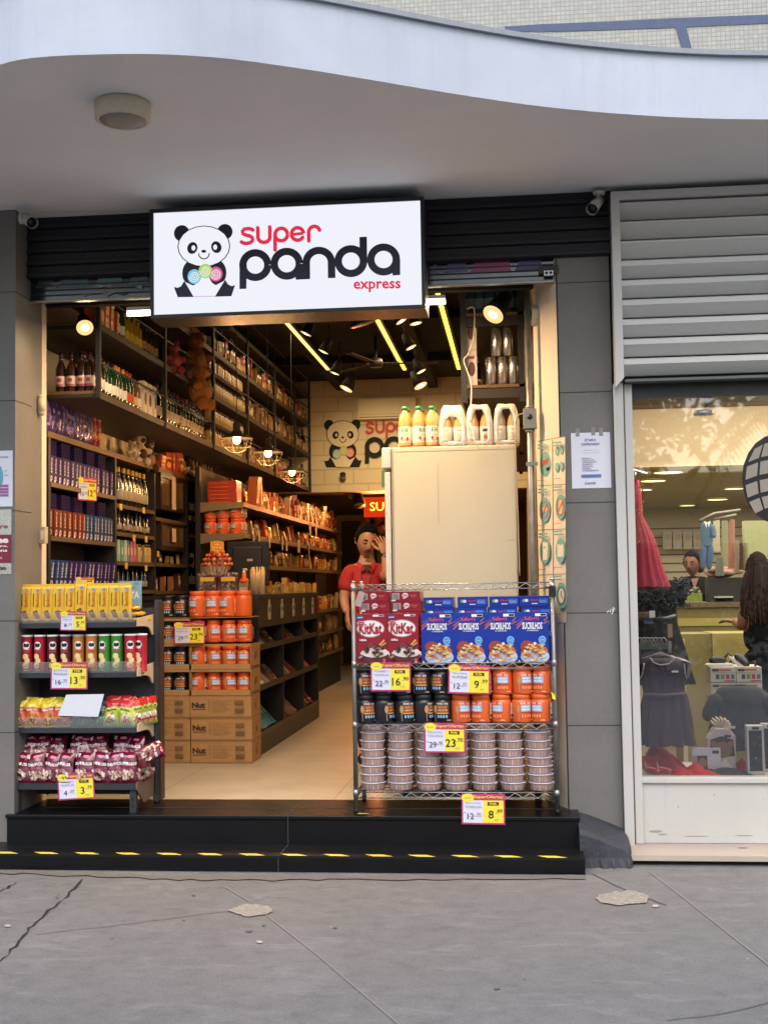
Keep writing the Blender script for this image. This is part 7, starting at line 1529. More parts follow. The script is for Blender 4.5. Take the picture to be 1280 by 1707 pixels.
b = MB(TM); v = (wrR-elR).normalized(); b.tube([wrR-v*.028, wrR-v*.008], .031, BLK2, 16); b.tube([wrR-v*.02+Vector((0, -.03, 0)), wrR-v*.02+Vector((0, -.036, 0))], .014, m('#b8b8b8', .3, .8), 12); b.build('watch', man)
b = MB(TM)
V_, F_ = skin_mesh([([Vector((pel.x, PY_+.03, FZ+1.0)), pel+Vector((0, 0, -.05))], [(.17, .135), (.165, .135)], None)]+[([pel+Vector((sx*.095, 0, -.12)), Vector((pel.x+sx*.1, PY_+.02, FZ+.52)), Vector((pel.x+sx*.1, PY_+.04, FZ+.08))], [.105, .08, .065], 1) for sx in (-1, 1)], BLK2)
b.add(V_, F_, m('#1c1c24', .8), True); b.build('trousers', man)
b = MB(TM)
for sx in (-1, 1): V_, F_ = skin_mesh([([Vector((pel.x+sx*.1, PY_+.06, FZ+.05)), Vector((pel.x+sx*.11, PY_-.16, FZ+.04))], [.05, .042], None)], BLK2); b.add(V_, F_, BLK2, True)
b.build('shoes', man)
# =============== NEIGHBOUR SHOP ===============
LVX0, LVX1 = xx(1022, 500, -.13), 4.6; lz1, lz0 = zz(1030, 320, -.13), zz(1030, 630, -.13)
LG_ = m('#cccbc8', .45, var=.06); LG2 = m('#c8c5c2', .4, var=.05)
lv = E('louvre_panel', (LVX0, -.13, lz0)); tag(lv, 'grey horizontal metal louvres over the clothes shop window', 'louvres'); TR = Matrix.Translation(-Vector(lv.location))
b = MB(TR); fw = .05; b.prism([(LVX0, lz0-.055), (LVX0+fw, lz0), (LVX0+fw, lz1-fw), (LVX0, lz1)], -.14, -.02, LG2); b.prism([(LVX0, lz1+.001), (LVX0+fw, lz1-fw+.001), (LVX1, lz1-fw+.001), (LVX1, lz1+.001)], -.14, -.02, LG2)
b.box(LVX0, LVX0+.004, -.02, -.005, lz0-.05, lz1, LG_); b.build('frame', lv)
b = MB(TR); z = lz1-fw-.005; first = True; ns_ = 9; hs = (z-lz0)/ns_
for i in range(ns_):
    lip = .006 if i < 3 else .026; z1 = z-hs
    b.prism([(-.1, z), (-.122, z-.01), (-.122, z-.012-lip), (-.05, z1+.022), (-.03, z1+.02), (-.03, z)], LVX0+fw+.002, LVX1, LG_, 'x'); z = z1  # gap under each slat bares black housing, standing in for its shadow line
b.build('slats', lv)
b = MB(TR); b.box(LVX0+.06, LVX1, -.1, .1, lz0-.02, lz0-.004, m('#5c6060', .5)); b.box(LVX0+.1, LVX1, .0, .28, lz0-.11, lz0-.0205, m('#1c1d1f', .5)); b.box(LVX0+.05, LVX1, -.01, .25, lz0-.001, SOFZ, BLK2); b.build('housing', lv)
sf = E('display_window', (LVX0+.1, 0, 0)); tag(sf, 'white framed clothes shop window above a worn white base panel', 'shop front'); TR = Matrix.Translation(-Vector(sf.location))
a1, a2 = xx(1031, 1000, -.06), xx(1047, 1000, -.06); a3, a4 = xx(1049, 1000, -.03), xx(1062, 1000, -.03)
b = MB(TR); b.box(a1, a2, -.06, .1, .03, lz0-.022, WHITEP); b.box(a3, a4, -.03, .1, .06, lz0-.022, WHITEP); b.box(a2+.0005, a3-.0005, -.02, .08, .06, lz0-.03, m('#7c7a76', .7)); b.build('door_frame', sf, .003)
wz0 = zz(1100, 1296, 0); wz1 = lz0-.112
b = MB(TR); b.box(a4+.001, LVX1, -.02, .06, wz0-.03, wz0, WHITEP); b.box(a4+.001, LVX1, .0, .05, .06, wz0-.031, WHITEP); b.box(a4+.001, LVX1, .05, .12, wz0-.08, wz0-.005, WHITEP); b.build('base_panel', sf, .002)
b = MB(TR); DRT = m('#94918b', .8, var=.25, sc_=60)
for cx_, cy_, rx_, ry_ in ((1092, 1386, 12, 2.2), (1104, 1391, 9, 1.4), (1130, 1345, .8, 3), (1190, 1325, 1, 2), (1160, 1394, 20, 1), (1240, 1393, 16, 1)):
    y_ = -.0015; p_ = [W(x, y, y_) for x, y in blob(cx_, cy_, rx_, ry_, 16)]; b.add(p_, [tuple(range(16))], DRT)
b.build('dirt_marks', sf)
STN = node_mat('pale_stone', '#a89a8c', _plas('#a09284', '#b4a698', '#6c625a', .6))
b = MB(TR); b.box(a1-.03, LVX1, -.34, .05, .028, .058, STN); b.box(a1+.02, LVX1, -.27, .05, .0, .027, m('#2c2b2a', .9)); b.D(lambda u, v, k: (u, v, .0585+.0005*k), [('e', xx(1236, 1404, -.1), -.12, .03, .012, m('#3a3430', .9))]); b.build('stone_sill', sf)
b = MB(TR); b.add([(a4, .025, wz0), (LVX1, .025, wz0), (LVX1, .025, wz1), (a4, .025, wz1)], [(0, 1, 2, 3)], film('window_glass', refl=.17)); b.build('glass_pane', sf)
# room
QX0, QX1 = PX1-.005, 4.6; QZ = CAMZ+200*8.62/F; QF = .2; QB = 6.6
CBE = m('#c4b08c', .8, var=.05, sc_=3); OLV = m('#a49468', .85, var=.1, sc_=2)
rm = E('clothes_shop_room', (QX0, 1, 0)); tag(rm, 'beige interior of the clothes shop behind its window', 'room'); TR = Matrix.Translation(-Vector(rm.location))
b = MB(TR); b.box(a4-.3, QX1, .9, 1.1, zz(1150, 777, .9), zz(1150, 680, .9), CBE); b.box(QX0, QX1, .6, 1.1, zz(1150, 680, .9)+.002, SOFZ, m('#8c7a62', .8)); b.box(a4-.4, QX1, .26, .6, zz(1150, 655, .5), SOFZ, m('#8c7a62', .8)); b.build('bulkhead', rm)
b = MB(TR); b.box(QX0, QX1, 1.1, QB, QZ, QZ+.1, OLV); b.build('ceiling', rm)
b = MB(TR); b.box(QX0+.001, QX1, QB, QB+.1, 0, QZ+.4, m('#c4b8a0', .8)); b.box(RX+.21, RX+.3, .61, QB, 0, QZ+.4, m('#a8966c', .8)); b.box(QX1, QX1+.1, .1, QB, 0, QZ+1.2, m('#a8966c', .8)); b.build('wall', rm)
b = MB(TR); b.add([(RX+.3, .12, QF), (QX1, .12, QF), (QX1, QB, QF), (RX+.3, QB, QF)], [(0, 1, 2, 3)], m('#7c7058', .5)); b.build('floor', rm)
b = MB(TR); zs = zz(1150, 880, QB-.02)
for i in range(16): z = zz(1120, 880+i*14.5, QB-.02); b.box(RX+.35, QX1, QB-.012, QB-.001, z-.012, z, m('#5c5038', .8))
b.build('slat_wall', rm)
dp = E('display_platform', (a4, .13, QF)); tag(dp, 'low white display platform inside the clothes shop window', 'platform'); MB(Matrix.Translation(-Vector(dp.location))).box(a4-.01, QX1-.02, .13, .75, QF, wz0-.012, m('#c9beb6', .6)).build('platform_top', dp)
# ceiling discs
for k, (px, py, w_, c) in enumerate(((1113, 788, 23, '#fff0a0'), (1088, 802, 20, '#fff0a0'), (1073, 817, 13, '#d8e4f0'), (1223, 815, 15, '#ffeeb0'), (1195, 833, 16, '#fff0a0'), (1145, 843, 12, '#e8d88a'), (1092, 859, 16, '#d0dce4'))):
    p = G(px, py, QZ-.012); r_ = w_*(p.y-CAMY)/F; o = E('round_ceiling_light', p); tag(o, f'round glowing light in the ceiling of the clothes shop, {("nearest large", "second nearest", "bluish one by the red dress", "right one near the round emblem", "far right", "dim far middle", "farthest bluish")[k]}', 'ceiling light', 'round lights in the clothes shop')
    MB().lathe([(0, 0), (r_, 0), (r_, .008)], emit(c, 1.6), 24, caps=False).build('glowing_disc', o); MB().lathe([(r_+.001, -.001), (r_*1.12, -.001), (r_*1.12, .01), (r_+.001, .01)], WHT, 24, caps=False).build('rim', o)
area('clothes_shop_glow', (2.2, 3.4, QZ-.03), 2.6, 4.4, 75, (1, .9, .72)); area('bulkhead_fill_light', (2.0, .3, zz(1150, 662, .3)), 2.6, .12, 22, (1, .88, .7), (math.radians(25), 0, 0)); area('window_floor_glow', (2.0, .55, QZ), 2.6, .2, 14, (1, .9, .78))  # middle area light is added to brighten the bulkhead, no fixture there
# ---- garments ----
def garment(prof, c, Y, name, label, nfold=14, amp=.05, mat=None, n=60, cat='dress', seed=1, flat=.45):
    """prof: list of (px_left, px_right, py) ; folds grow downwards"""
    rr_ = random.Random(seed); ph = [rr_.uniform(0, 6) for _ in range(4)]; vs = []; K_ = len(prof)
    for i, (l, r_, y) in enumerate(prof):
        a, c_ = W(l, y, Y), W(r_, y, Y); cx_, hw = (a.x+c_.x)/2, (c_.x-a.x)/2; t = i/(K_-1)
        for j in range(n):
            th = 2*math.pi*j/n; f = 1+amp*t*(math.sin(th*nfold+ph[0])+.5*math.sin(th*nfold*1.7+ph[1]+i*.4))
            vs.append((cx_+hw*math.cos(th)*f, Y+max(.03, hw*flat)*math.sin(th)*f, (a.z+c_.z)/2+.004*math.sin(th*nfold+ph[2])*t*(i == K_-1)))
    M = mat or m(c, .85, var=.2, bump=.003, sc_=60)
    fs = [(i*n+j, (i+1)*n+j, (i+1)*n+(j+1) % n, i*n+(j+1) % n) for i in range(K_-1) for j in range(n)]
    o = E(name, W((prof[0][0]+prof[0][1])/2, prof[0][2], Y)); b = MB(Matrix.Translation(-Vector(o.location))); b.add(vs, fs, M, True); b.build('cloth', o)
    tag(o, label, cat); return o
def dense(pr, k=4): return [tuple(p) for p in catmull(pr, k)]
d1 = garment(dense([(1050, 1064, 800), (1046, 1068, 820), (1048, 1070, 848), (1046, 1072, 862), (1040, 1090, 900), (1030, 1102, 945), (1020, 1114, 978)]), '#8c1230', .55, 'red_dress', 'long red tulle dress with gold sequins hanging at the left of the window', 16, .07, m('#8c142e', .7, var=.35, bump=.004), 72)
b = MB(Matrix.Translation(-Vector(d1.location)))
for i in range(46):
    py = R.uniform(805, 905); px = R.uniform(1058, 1070+max(0, (py-860)*.25)); q = W(px, py, .5-.0); s_ = R.uniform(.003, .007); b.add([q+Vector((-s_, -.06, -s_)), q+Vector((s_, -.062, -s_*.5)), q+Vector((s_*.6, -.06, s_*2))], [(0, 1, 2)], m('#c09048', .25, .9))
b.build('sequins', d1)
b = MB(Matrix.Translation(-Vector(d1.location))); p = [W(1050, 782, .5), W(1078, 790, .5)]; b.tube(p, .008, CHR, 8); b.tube([W(1059, 788, .52), W(1058, 800, .53)], .003, CHR, 6); b.build('hanger', d1)
d2 = garment(dense([(1066, 1118, 975), (1056, 1124, 1000), (1058, 1126, 1026), (1054, 1128, 1038), (1052, 1140, 1080), (1048, 1150, 1120), (1044, 1156, 1140)]), '#11131c', .85, 'navy_dress', 'long navy dress with grey belt behind the grey pinafore', 14, .06, m('#10121b', .8, var=.4, bump=.003), 72)
b = MB(Matrix.Translation(-Vector(d2.location)));b.tube([W(1095, 1031, .56), W(1112, 1030, .58), W(1124, 1026, .66)], .012, m('#5c6068', .5), 6); b.prism([(W(1112, 1045, .6).x, W(1112, 1063, .6).z), (W(1120, 1045, .6).x, W(1112, 1063, .6).z), (W(1120, 1045, .6).x, W(1112, 1040, .6).z), (W(1112, 1045, .6).x, W(1112, 1040, .6).z)], .6, .602, m('#a08878', .6)); b.build('belt', d2)
fl_ = m('#1c2228', .8, var=.4)
o = E('flower_trim', W(1100, 975, .8)); tag(o, 'dark rose trimmed garment tops below the red dress', 'garment'); b = MB(Matrix.Translation(-Vector(o.location)))
b.box(xx(1062, 990, .86), xx(1140, 990, .86), .84, .88, zz(1100, 1012, .86), zz(1100, 968, .86), fl_)
for i in range(110):
    q = W(R.uniform(1062, 1150), R.uniform(966, 1012), .8+R.uniform(-.04, .04)); t = R.uniform(0, 6); r_ = R.uniform(.012, .026); b.tube([q+Vector((r_*math.cos(t+a*1.3)*(.4+a*.2), -.004*a, r_*math.sin(t+a*1.3)*(.4+a*.2))) for a in range(5)], .006, fl_, 5)
b.build('rose_trim', o)
d3 = garment(dense([(1082, 1128, 1096), (1073, 1141, 1104), (1070, 1142, 1130), (1073, 1140, 1152), (1071, 1143, 1166), (1066, 1150, 1205), (1062, 1156, 1242)], 5), '#3c3440', .3, 'grey_dress', 'sleeveless grey plaid girls dress hanging low at the window front', 11, .13, None, 80)
def _plaid(n, L, b):
    v = objc(n); w = n.new('ShaderNodeTexWave'); w.inputs['Scale'].default_value = 30; w.bands_direction = 'X'; w2 = n.new('ShaderNodeTexWave'); w2.inputs['Scale'].default_value = 30; w2.bands_direction = 'Z'; L.new(v, w.inputs[0]); L.new(v, w2.inputs[0])
    c1 = ramp(n, L, w.outputs[0], [(.3, '#37303c'), (.9, '#463c48')]); c2 = ramp(n, L, w2.outputs[0], [(.3, '#3a323e'), (.95, '#564850')]); L.new(mixc(n, L, .5, c1, c2), b.inputs['Base Color']); b.inputs['Roughness'].default_value = .85
PLD = node_mat('grey_plaid_cloth', '#3c3440', _plaid); 
for ch in COL.objects:
    if ch.parent == d3: ch.data.materials[0] = PLD
T3_ = Matrix.Translation(-Vector(d3.location)); b = MB(T3_); b.tube([W(1071, 1158, .205), W(1106, 1160, .185), W(1141, 1157, .205)], .013, m('#54424c', .8), 6); b.build('waistband', d3)
b = MB(T3_); b.tube([W(x, y, .235) for x, y in ((1083, 1096), (1088, 1104), (1100, 1109), (1114, 1107), (1122, 1100), (1124, 1095))], .006, m('#a8a0a8', .6), 6); b.tube([W(1066, 1132, .27), W(1071, 1122, .27), W(1073, 1105, .27)], .005, m('#a8a0a8', .6), 6); b.tube([W(1140, 1106, .27), W(1141, 1122, .27), W(1144, 1132, .27)], .005, m('#a8a0a8', .6), 6); b.box(xx(1119, 1119, .2), xx(1130, 1119, .2), .2, .204, zz(1125, 1121, .2), zz(1125, 1118, .2), WHT); b.build('piping', d3)
b = MB(T3_); HG = m('#a89c94', .35)
for k in range(5): b.tube([W(1070+k*6, 1098-k, .3+.03*k), W(1100+k*4, 1088+k*2, .3), W(1140+k*2, 1100+k, .3-.01*k), W(1148+k, 1106, .3), W(1143+k, 1130, .3)], .005, HG, 6)
b.build('hangers', d3)
o = E('clothes_rail', W(1090, 1076, .32)); tag(o, 'chrome clothes rail with grey hangers above the grey dress', 'rail'); TR = Matrix.Translation(-Vector(o.location)); b = MB(TR); a, c_ = W(1062, 1072, .34), W(1112, 1082, .34); b.box(a.x-.1, c_.x, .3, .33, c_.z, a.z, m('#6c7068', .3, .8)); b.box(c_.x, c_.x+.02, .29, .34, c_.z-.02, a.z+.01, m('#8a8e86', .3, .8)); b.build('rail_bar', o)
b = MB(TR)
for k in range(7): q = W(1066+k*6.5, 1070, .34); b.tube([(q.x+.02*math.cos(t), .34+.0*t, q.z-.01+.035*math.sin(t)) for t in [i*.35 for i in range(10)]], .005, m('#8c8684', .35), 6)
b.build('hanger_hooks', o)
o = E('glass_shelf', W(1080, 1030, .5)); tag(o, 'small glass shelf with a folded item and price card beside the window frame', 'shelf'); TR = Matrix.Translation(-Vector(o.location)); b = MB(TR); a, c_ = W(1055, 1024, .45), W(1101, 1031, .45); b.box(a.x-.05, c_.x, .4, .62, c_.z-.006, c_.z+.006, m('#4a5458', .1, .3)); b.build('glass_board', o); b = MB(TR); b.box(a.x, a.x+.1, .45, .55, c_.z+.007, c_.z+.04, m('#6c4c3c', .6)); b.box(a.x+.1, a.x+.135, .44, .445, c_.z+.007, c_.z+.05, WHT); b.box(a.x+.07, a.x+.12, .42, .5, c_.z-.03, c_.z-.007, m('#3c78b0', .5)); b.build('folded_item', o)
# cloth heaps on the platform
def heap(px, py, w_, d_, h_, c, Y, label, seed, name='folded_cloth', cat='cloth'):
    rr_ = random.Random(seed); q = W(px, py, Y); z0 = wz0-.011; N = 22; vs = []; ph = [rr_.uniform(0, 6) for _ in range(6)]
    for j in range(N):
        for i in range(N):
            u, v = i/(N-1)*2-1, j/(N-1)*2-1; e = max(0, 1-abs(u)**3)*max(0, 1-abs(v)**3); hh = h_*e*(.55+.3*math.sin(u*5+ph[0]+v*2)+.25*math.sin(v*7+ph[1]+u*3)+.15*math.sin((u+v)*13+ph[2]))+.002
            vs.append((q.x+u*w_*(1+.12*math.sin(v*4+ph[3])), Y+v*d_*(1+.1*math.sin(u*5+ph[4])), z0+max(.002, hh)))
    vs2 = [(x, y, z0) for x, y, z in vs]
    b = MB(); b.add(vs, [(j*N+i, j*N+i+1, (j+1)*N+i+1, (j+1)*N+i) for j in range(N-1) for i in range(N-1)], m(c, .85, var=.2, bump=.003, sc_=50), True); o = b.build(name); tag(o, label, cat); return o
heap(1095, 1265, .16, .1, .13, '#7c1024', .5, 'dark red cloth heap on the platform under the grey dress', 1)
heap(1148, 1284, .12, .07, .05, '#b81c2c', .24, 'bright red folded shirt on the platform front', 2); heap(1170, 1286, .1, .05, .025, '#c02430', .2, 'small bright red sleeve beside the black shirt', 3)
heap(1215, 1286, .14, .09, .03, '#2a2a2c', .24, 'black printed shirt lying flat on the platform', 4); heap(1240, 1262, .06, .05, .06, '#9c1430', .45, 'crimson cloth between the gift bag and the white boxes', 5)
heap(1190, 1277, .15, .08, .02, '#3a2a2c', .33, 'dark cloth with pink label behind the black shirt', 6)
for k, px in enumerate((1088, 1108)):
    o = E('red_shoe', W(px, 1288, .2)); o.location.z = wz0-.011; tag(o, f'small red strapped shoe at the left of the window display, {("left", "right")[k]} one', 'shoe', 'pair of red shoes'); RD_ = m('#b01c28', .35, coat=.5); V_, F_ = skin_mesh([([(-.045, .03, .025), (0, 0, .022), (.04, -.03, .018)], [(.022, .022), (.024, .02), (.02, .014)], None)], RD_, 2); MB().add(V_, F_, RD_, True).build('shoe_upper', o); b = MB(); b.tube([(-.04, .0, .03), (-.045, .03, .07), (-.03, .055, .03)], .005, m('#c8a090', .5), 6); b.build('strap', o)
# shoe boxes, sandals, counter
def zq(py, Y, px=1200): return zz(px, py, Y)
ctr = E('yellow_counter', (xx(1140, 1100, 2.2), 2.2, QF)); tag(ctr, 'olive yellow shop counter behind the window display', 'counter'); TR = Matrix.Translation(-Vector(ctr.location)); YC_ = m('#a89a58', .5, var=.06, sc_=4)
b = MB(TR); x0, x1, x2 = xx(1135, 1100, 2.2), xx(1188, 1100, 2.2), xx(1266, 1100, 2.2); b.box(x1, x2, 2.2, 2.7, QF, zq(1056, 2.2), YC_); b.box(x0, x1-.001, 2.25, 2.7, QF, zq(1056, 2.2)-.004, m('#857b48', .5)); b.box(x0, x0+.03, 2.2, 2.249, QF, zq(1065, 2.2), m('#b8b09c', .5)); b.build('counter_front', ctr)
b = MB(TR); y_ = 3.2; b.box(xx(1128, 1020, y_), xx(1240, 1020, y_), y_, y_+.6, QF, zq(1012, y_), m('#7c7044', .5)); b.box(xx(1126, 1020, y_)-.02, xx(1242, 1020, y_), y_-.03, y_+.6, zq(1012, y_)+.0005, zq(1004, y_), m('#6c5a3c', .4)); b.box(xx(1128, 1020, y_), xx(1240, 1020, y_), y_-.012, y_-.001, zq(1043, y_), zq(1030, y_), m('#aaa058', .5)); b.build('rear_counter', ctr)
b = MB(); zt_ = zq(1003, 3.2); b.box(xx(1128, 1000, 3.3), xx(1170, 1000, 3.3), 3.3, 3.45, zt_+.002, zt_+.075, m('#7c8a2c', .5)); 
for i in range(14): b.ball((xx(R.uniform(1130, 1168), 1000, 3.3), 3.38, zt_+.08+R.uniform(0, .03)), .02, m(R.choice(['#2c3020', '#5c5038', '#8a8468']), .6), 6, 5)
tag(b.build('green_basket'), 'green basket of small things on the far counter before the woman', 'basket')
b = MB(); b.box(xx(1192, 1000, 3.3), xx(1222, 1000, 3.3), 3.3, 3.5, zt_+.002, zt_+.03, m('#2c2c28')); b.box(xx(1190, 1000, 3.3), xx(1221, 1000, 3.3), 3.29, 3.52, zt_+.031, zt_+.045, m('#b8b49c', .5)); tag(b.build('paper_stack'), 'stack of white papers on a dark box on the far counter', 'paper stack')
sbx = E('x'); bpy.data.objects.remove(sbx)
sY = .62; bz = [zq(1163, sY), zq(1137, sY), zq(1112, sY)]; w_ = xx(1226, 1130, sY)-xx(1184, 1130, sY); h_ = (bz[2]-bz[0])/2
I = [('r', .01, h_*.7, .05, h_*.86, m('#3a3a3a'))]+[('r', w_*(.2+.2*i), h_*.2, w_*(.34+.2*i), h_*.5, m(c)) for i, c in enumerate(('#3a4464', '#6c8a3a', '#a83450', '#3c7088'))]+[('r', w_*.3, h_*.74, w_*.8, h_*.84, m('#b05038')), ('r', w_*.55, h_*.04, w_*.95, h_*.12, m('#b04858'))]+[('r', 0, h_*.62, w_, h_*.64, m('#8a8478'))]
SB = K(Proto((lambda b: (b.box(0, w_, 0, .28, 0, h_-.003, m('#c4bcac', .5)), b.D(plane_fn(0, -.0005, 0), I, 1), b.build('shoe_box'))[-1])(MB()), 'shoe box'))
for r_ in range(2):
    for c in range(2): SB.put((xx(1184, 1130, sY)+c*(w_+.004), sY, bz[r_]), f'white shoe box with coloured squares, {("lower", "upper")[r_]} {("left", "right")[c]} one', 'shoe boxes in the window')
b = MB(); b.box(xx(1184, 1130, sY)+.01, xx(1184, 1130, sY)+2*w_-.01, sY+.01, sY+.27, wz0-.0115, bz[0]-.001, m('#a89c88', .6)); tag(b.build('plinth'), 'plain block carrying the shoe boxes in the window', 'plinth')
for k, (px, py, rz) in enumerate(((1198, 1104, .15), (1232, 1098, -.5))):
    o = E('black_sandal', W(px, 1110, sY+.1)); o.location.z = bz[2]; o.rotation_euler = (0, 0 if k == 0 else math.radians(38), rz); tag(o, f'black childrens sandal with white sole on the shoe boxes, {("left lying", "right upright")[k]} one', 'sandal', 'sandals on the shoe boxes')
    MB().prism([(-.085, .0), (.08, 0), (.085, .015), (.06, .02), (-.07, .02), (-.088, .012)], -.03, .03, m('#c8c4ba', .5)).build('sole', o, .006)
    V_, F_ = skin_mesh([([(-.07, 0, .035), (-.02, 0, .045), (.05, 0, .035)], [(.03, .02), (.034, .028), (.022, .018)], None)], BLK2, 2); b = MB(); b.add(V_, F_, m('#15130f', .5), True); b.tube([(.03, 0, .04), (.06, 0, .085), (.085, 0, .06), (.075, 0, .02)], .008, m('#15130f', .5), 6); b.build('upper', o)
# grey coat draped on a stand
ct2 = garment(dense([(1212, 1250, 1142), (1196, 1268, 1148), (1188, 1284, 1165), (1190, 1282, 1185), (1182, 1282, 1215), (1176, 1280, 1250)], 4), '#2c3034', .48, 'grey_coat', 'dark grey knitted childrens coat standing in the window', 9, .05, m('#2f3337', .9, var=.25, bump=.006, sc_=70), 60, 'coat', 4)
TRc = Matrix.Translation(-Vector(ct2.location)); b = MB(TRc)
for pts in ([(1200, 1156), (1186, 1180), (1176, 1204)], [(1268, 1156), (1280, 1178), (1292, 1200)]): V_, F_ = skin_mesh([([W(x, y, .46) for x, y in pts], [.06, .055, .05], None)], BLK2, 2); b.add(V_, F_, m('#272b30', .9, var=.25, bump=.006, sc_=70), True)
b.build('sleeves', ct2)
# gift bag, pouch, tall boxes
gb = E('gift_bag', W(1202, 1268, .36)); gb.location.z = wz0-.011; tag(gb, 'clear gift bag tied with a cream ribbon in the window', 'gift bag')
s2 = (.36-CAMY)/F; b = MB(); b.prism([(-22*s2, 0), (22*s2, 0), (23*s2, 55*s2), (12*s2, 70*s2), (-12*s2, 70*s2), (-23*s2, 52*s2)], -.03, .05, m('#b8a8a4', .25, coat=.6, var=.1)); b.build('bag_body', gb, .012)
b = MB(); b.D(plane_fn(0, -.032, 0, .001), [('p', [(-20*s2, 22*s2), (-18*s2, 50*s2), (0, 56*s2), (18*s2, 50*s2), (20*s2, 24*s2)], m('#2c2826', .7)), ('e', 0, 34*s2, 16*s2, 13*s2, m('#7a5a40', .8)), ('e', -14*s2, 44*s2, 5*s2, 5*s2, m('#7a5a40', .8)), ('e', 14*s2, 44*s2, 5*s2, 5*s2, m('#7a5a40', .8)), ('p', [(-8*s2, 8*s2), (4*s2, 20*s2), (18*s2, 4*s2), (10*s2, 2*s2)], m('#d0c4c0')), ('r', 4*s2, 54*s2, 14*s2, 58*s2, INK)]); b.build('toy_pattern', gb)
b = MB()
for a in range(7): t = a*.45; b.tube([(0, -.0, 68*s2), (14*s2*math.cos(t), -.02, 72*s2+10*s2*math.sin(t)), (16*s2*math.cos(t+.3), -.01, 76*s2+11*s2*math.sin(t))], [.004, .01, .004], m('#c8b8a0', .4), 6)
b.box(4*s2, 22*s2, -.03, -.027, 68*s2, 72*s2, m('#cfc0a8')); b.build('ribbon', gb)
po = MB(); q = W(1153, 1268, .3); wq = 45*s2; b = po; b.box(0, wq, 0, .02, 0, 38*s2, m('#c9c4cc', .35, coat=.5)); b.D(plane_fn(0, -.0005, 0), [('r', 8*s2, 3*s2, 24*s2, 26*s2, m('#3a3432')), ('e', 16*s2, 14*s2, 7*s2, 8*s2, m('#8c6c50')), ('r', 32*s2, 29*s2, 42*s2, 34*s2, INK), ('r', 0, 12*s2, 8*s2, 26*s2, m('#a08888'))]); o = po.build('white_pouch'); o.location = (q.x, .3, wz0-.011); tag(o, 'white gift pouch with a dark picture panel in front of the gift bag', 'pouch')
for k, px in enumerate((1246, 1272)):
    q = W(px, 1290, .2+k*.1); b = MB(); w3, h3 = 26*s2, 76*s2; b.box(0, w3, 0, .07, 0, h3, m('#c8c4c4', .45)); b.D(plane_fn(0, -.0005, 0), [('p', [(3*s2, 5*s2)]+[(3*s2+2.5*s2*i, (68+(i % 2)*1.5)*s2) for i in range(9)]+[(23*s2, 5*s2)], m('#1b222a', .25)), ('r', 8*s2, 70*s2, 19*s2, 74*s2, INK), ('e', 13*s2, 26*s2, 1.5*s2, 2*s2, m('#8a8a8a'))])
    b.D(lambda u, v, k_: (w3+.0005+.0005*k_, u, v), [('r', 0, h3*i/5, .07, h3*(i+1)/5, m(c)) for i, c in enumerate(('#c8c4c4', '#c8b84c', '#8ab0b8', '#b89090', '#c8c4c4'))]); o = b.build('tall_box'); o.location = (q.x, q.y, wz0-.011); tag(o, f'tall white box with dark window at the right of the display, {("left", "right")[k]} one', 'box', 'tall white boxes')
# things hanging at the back: blue outfit, pale clothes, rails
ob_ = garment(dense([(1173, 1182, 870), (1168, 1186, 874), (1167, 1186, 885), (1168, 1185, 905), (1167, 1188, 910)]), '#4c6884', 2.6, 'blue_outfit', 'light blue baby outfit with white collar hanging at the back', 8, .02, None, 30, 'baby outfit', 7, .3)
TB_ = Matrix.Translation(-Vector(ob_.location)); b = MB(TB_)
for l, r_ in ((1168, 1177), (1178, 1188)): V_, F_ = skin_mesh([([W((l+r_)/2, 908, 2.6), W((l+r_)/2-1, 930, 2.6), W((l+r_)/2-2, 950, 2.6)], [.032, .03, .02], None)], BLK2, 2); b.add(V_, F_, m('#4c6488', .85, var=.2), True)
V_, F_ = skin_mesh([([W(1185, 874, 2.6), W(1189, 890, 2.58), W(1190, 897, 2.56)], [.025, .022, .018], None)], BLK2, 2); b.add(V_, F_, m('#4c6884', .85, var=.2), True); b.build('legs_and_sleeve', ob_)
b = MB(TB_); b.add([W(1172, 868, 2.5), W(1177, 880, 2.48), W(1178, 871, 2.5), W(1181, 879, 2.48), W(1184, 868, 2.5)], [(0, 1, 2), (2, 3, 4)], m('#b8bcb8', .6)); b.build('collar', ob_)
for k, (l, r_, y0, y1, c, Y, L) in enumerate(((1214, 1224, 866, 948, '#a07060', 3.2, 'salmon'), (1224, 1231, 900, 955, '#8a7c6c', 3.1, 'beige'), (1232, 1238, 905, 950, '#3c2c28', 3.0, 'brown'), (1238, 1246, 905, 950, '#8c8460', 3.1, 'olive'), (1202, 1213, 868, 945, '#8c8c6c', 3.6, 'pale green'), (1192, 1205, 930, 960, '#707a70', 3.3, 'grey lace'), (1188, 1199, 865, 920, '#b0a890', 3.9, 'cream'))):
    garment(dense([(l+1, r_-1, y0), (l, r_, y0+8), (l, r_, (y0+y1)/2), (l-1, r_+1, y1)], 3), c, Y, 'hanging_garment', f'{L} childrens garment hanging on the far rail of the clothes shop', 7, .06, None, 28, 'garment', k)
b = MB(); b.tube([W(1166, 868, 2.6), W(1190, 856, 3.0), W(1232, 850, 3.6)], .012, m('#5c5444', .4, .5), 6); b.tube([W(1190, 866, 3.), W(1225, 858, 3.4)], .012, m('#5c5444', .4, .5), 6)
tag(b.build('garment_rail'), 'dark rail from which the blue baby outfit hangs', 'rail')
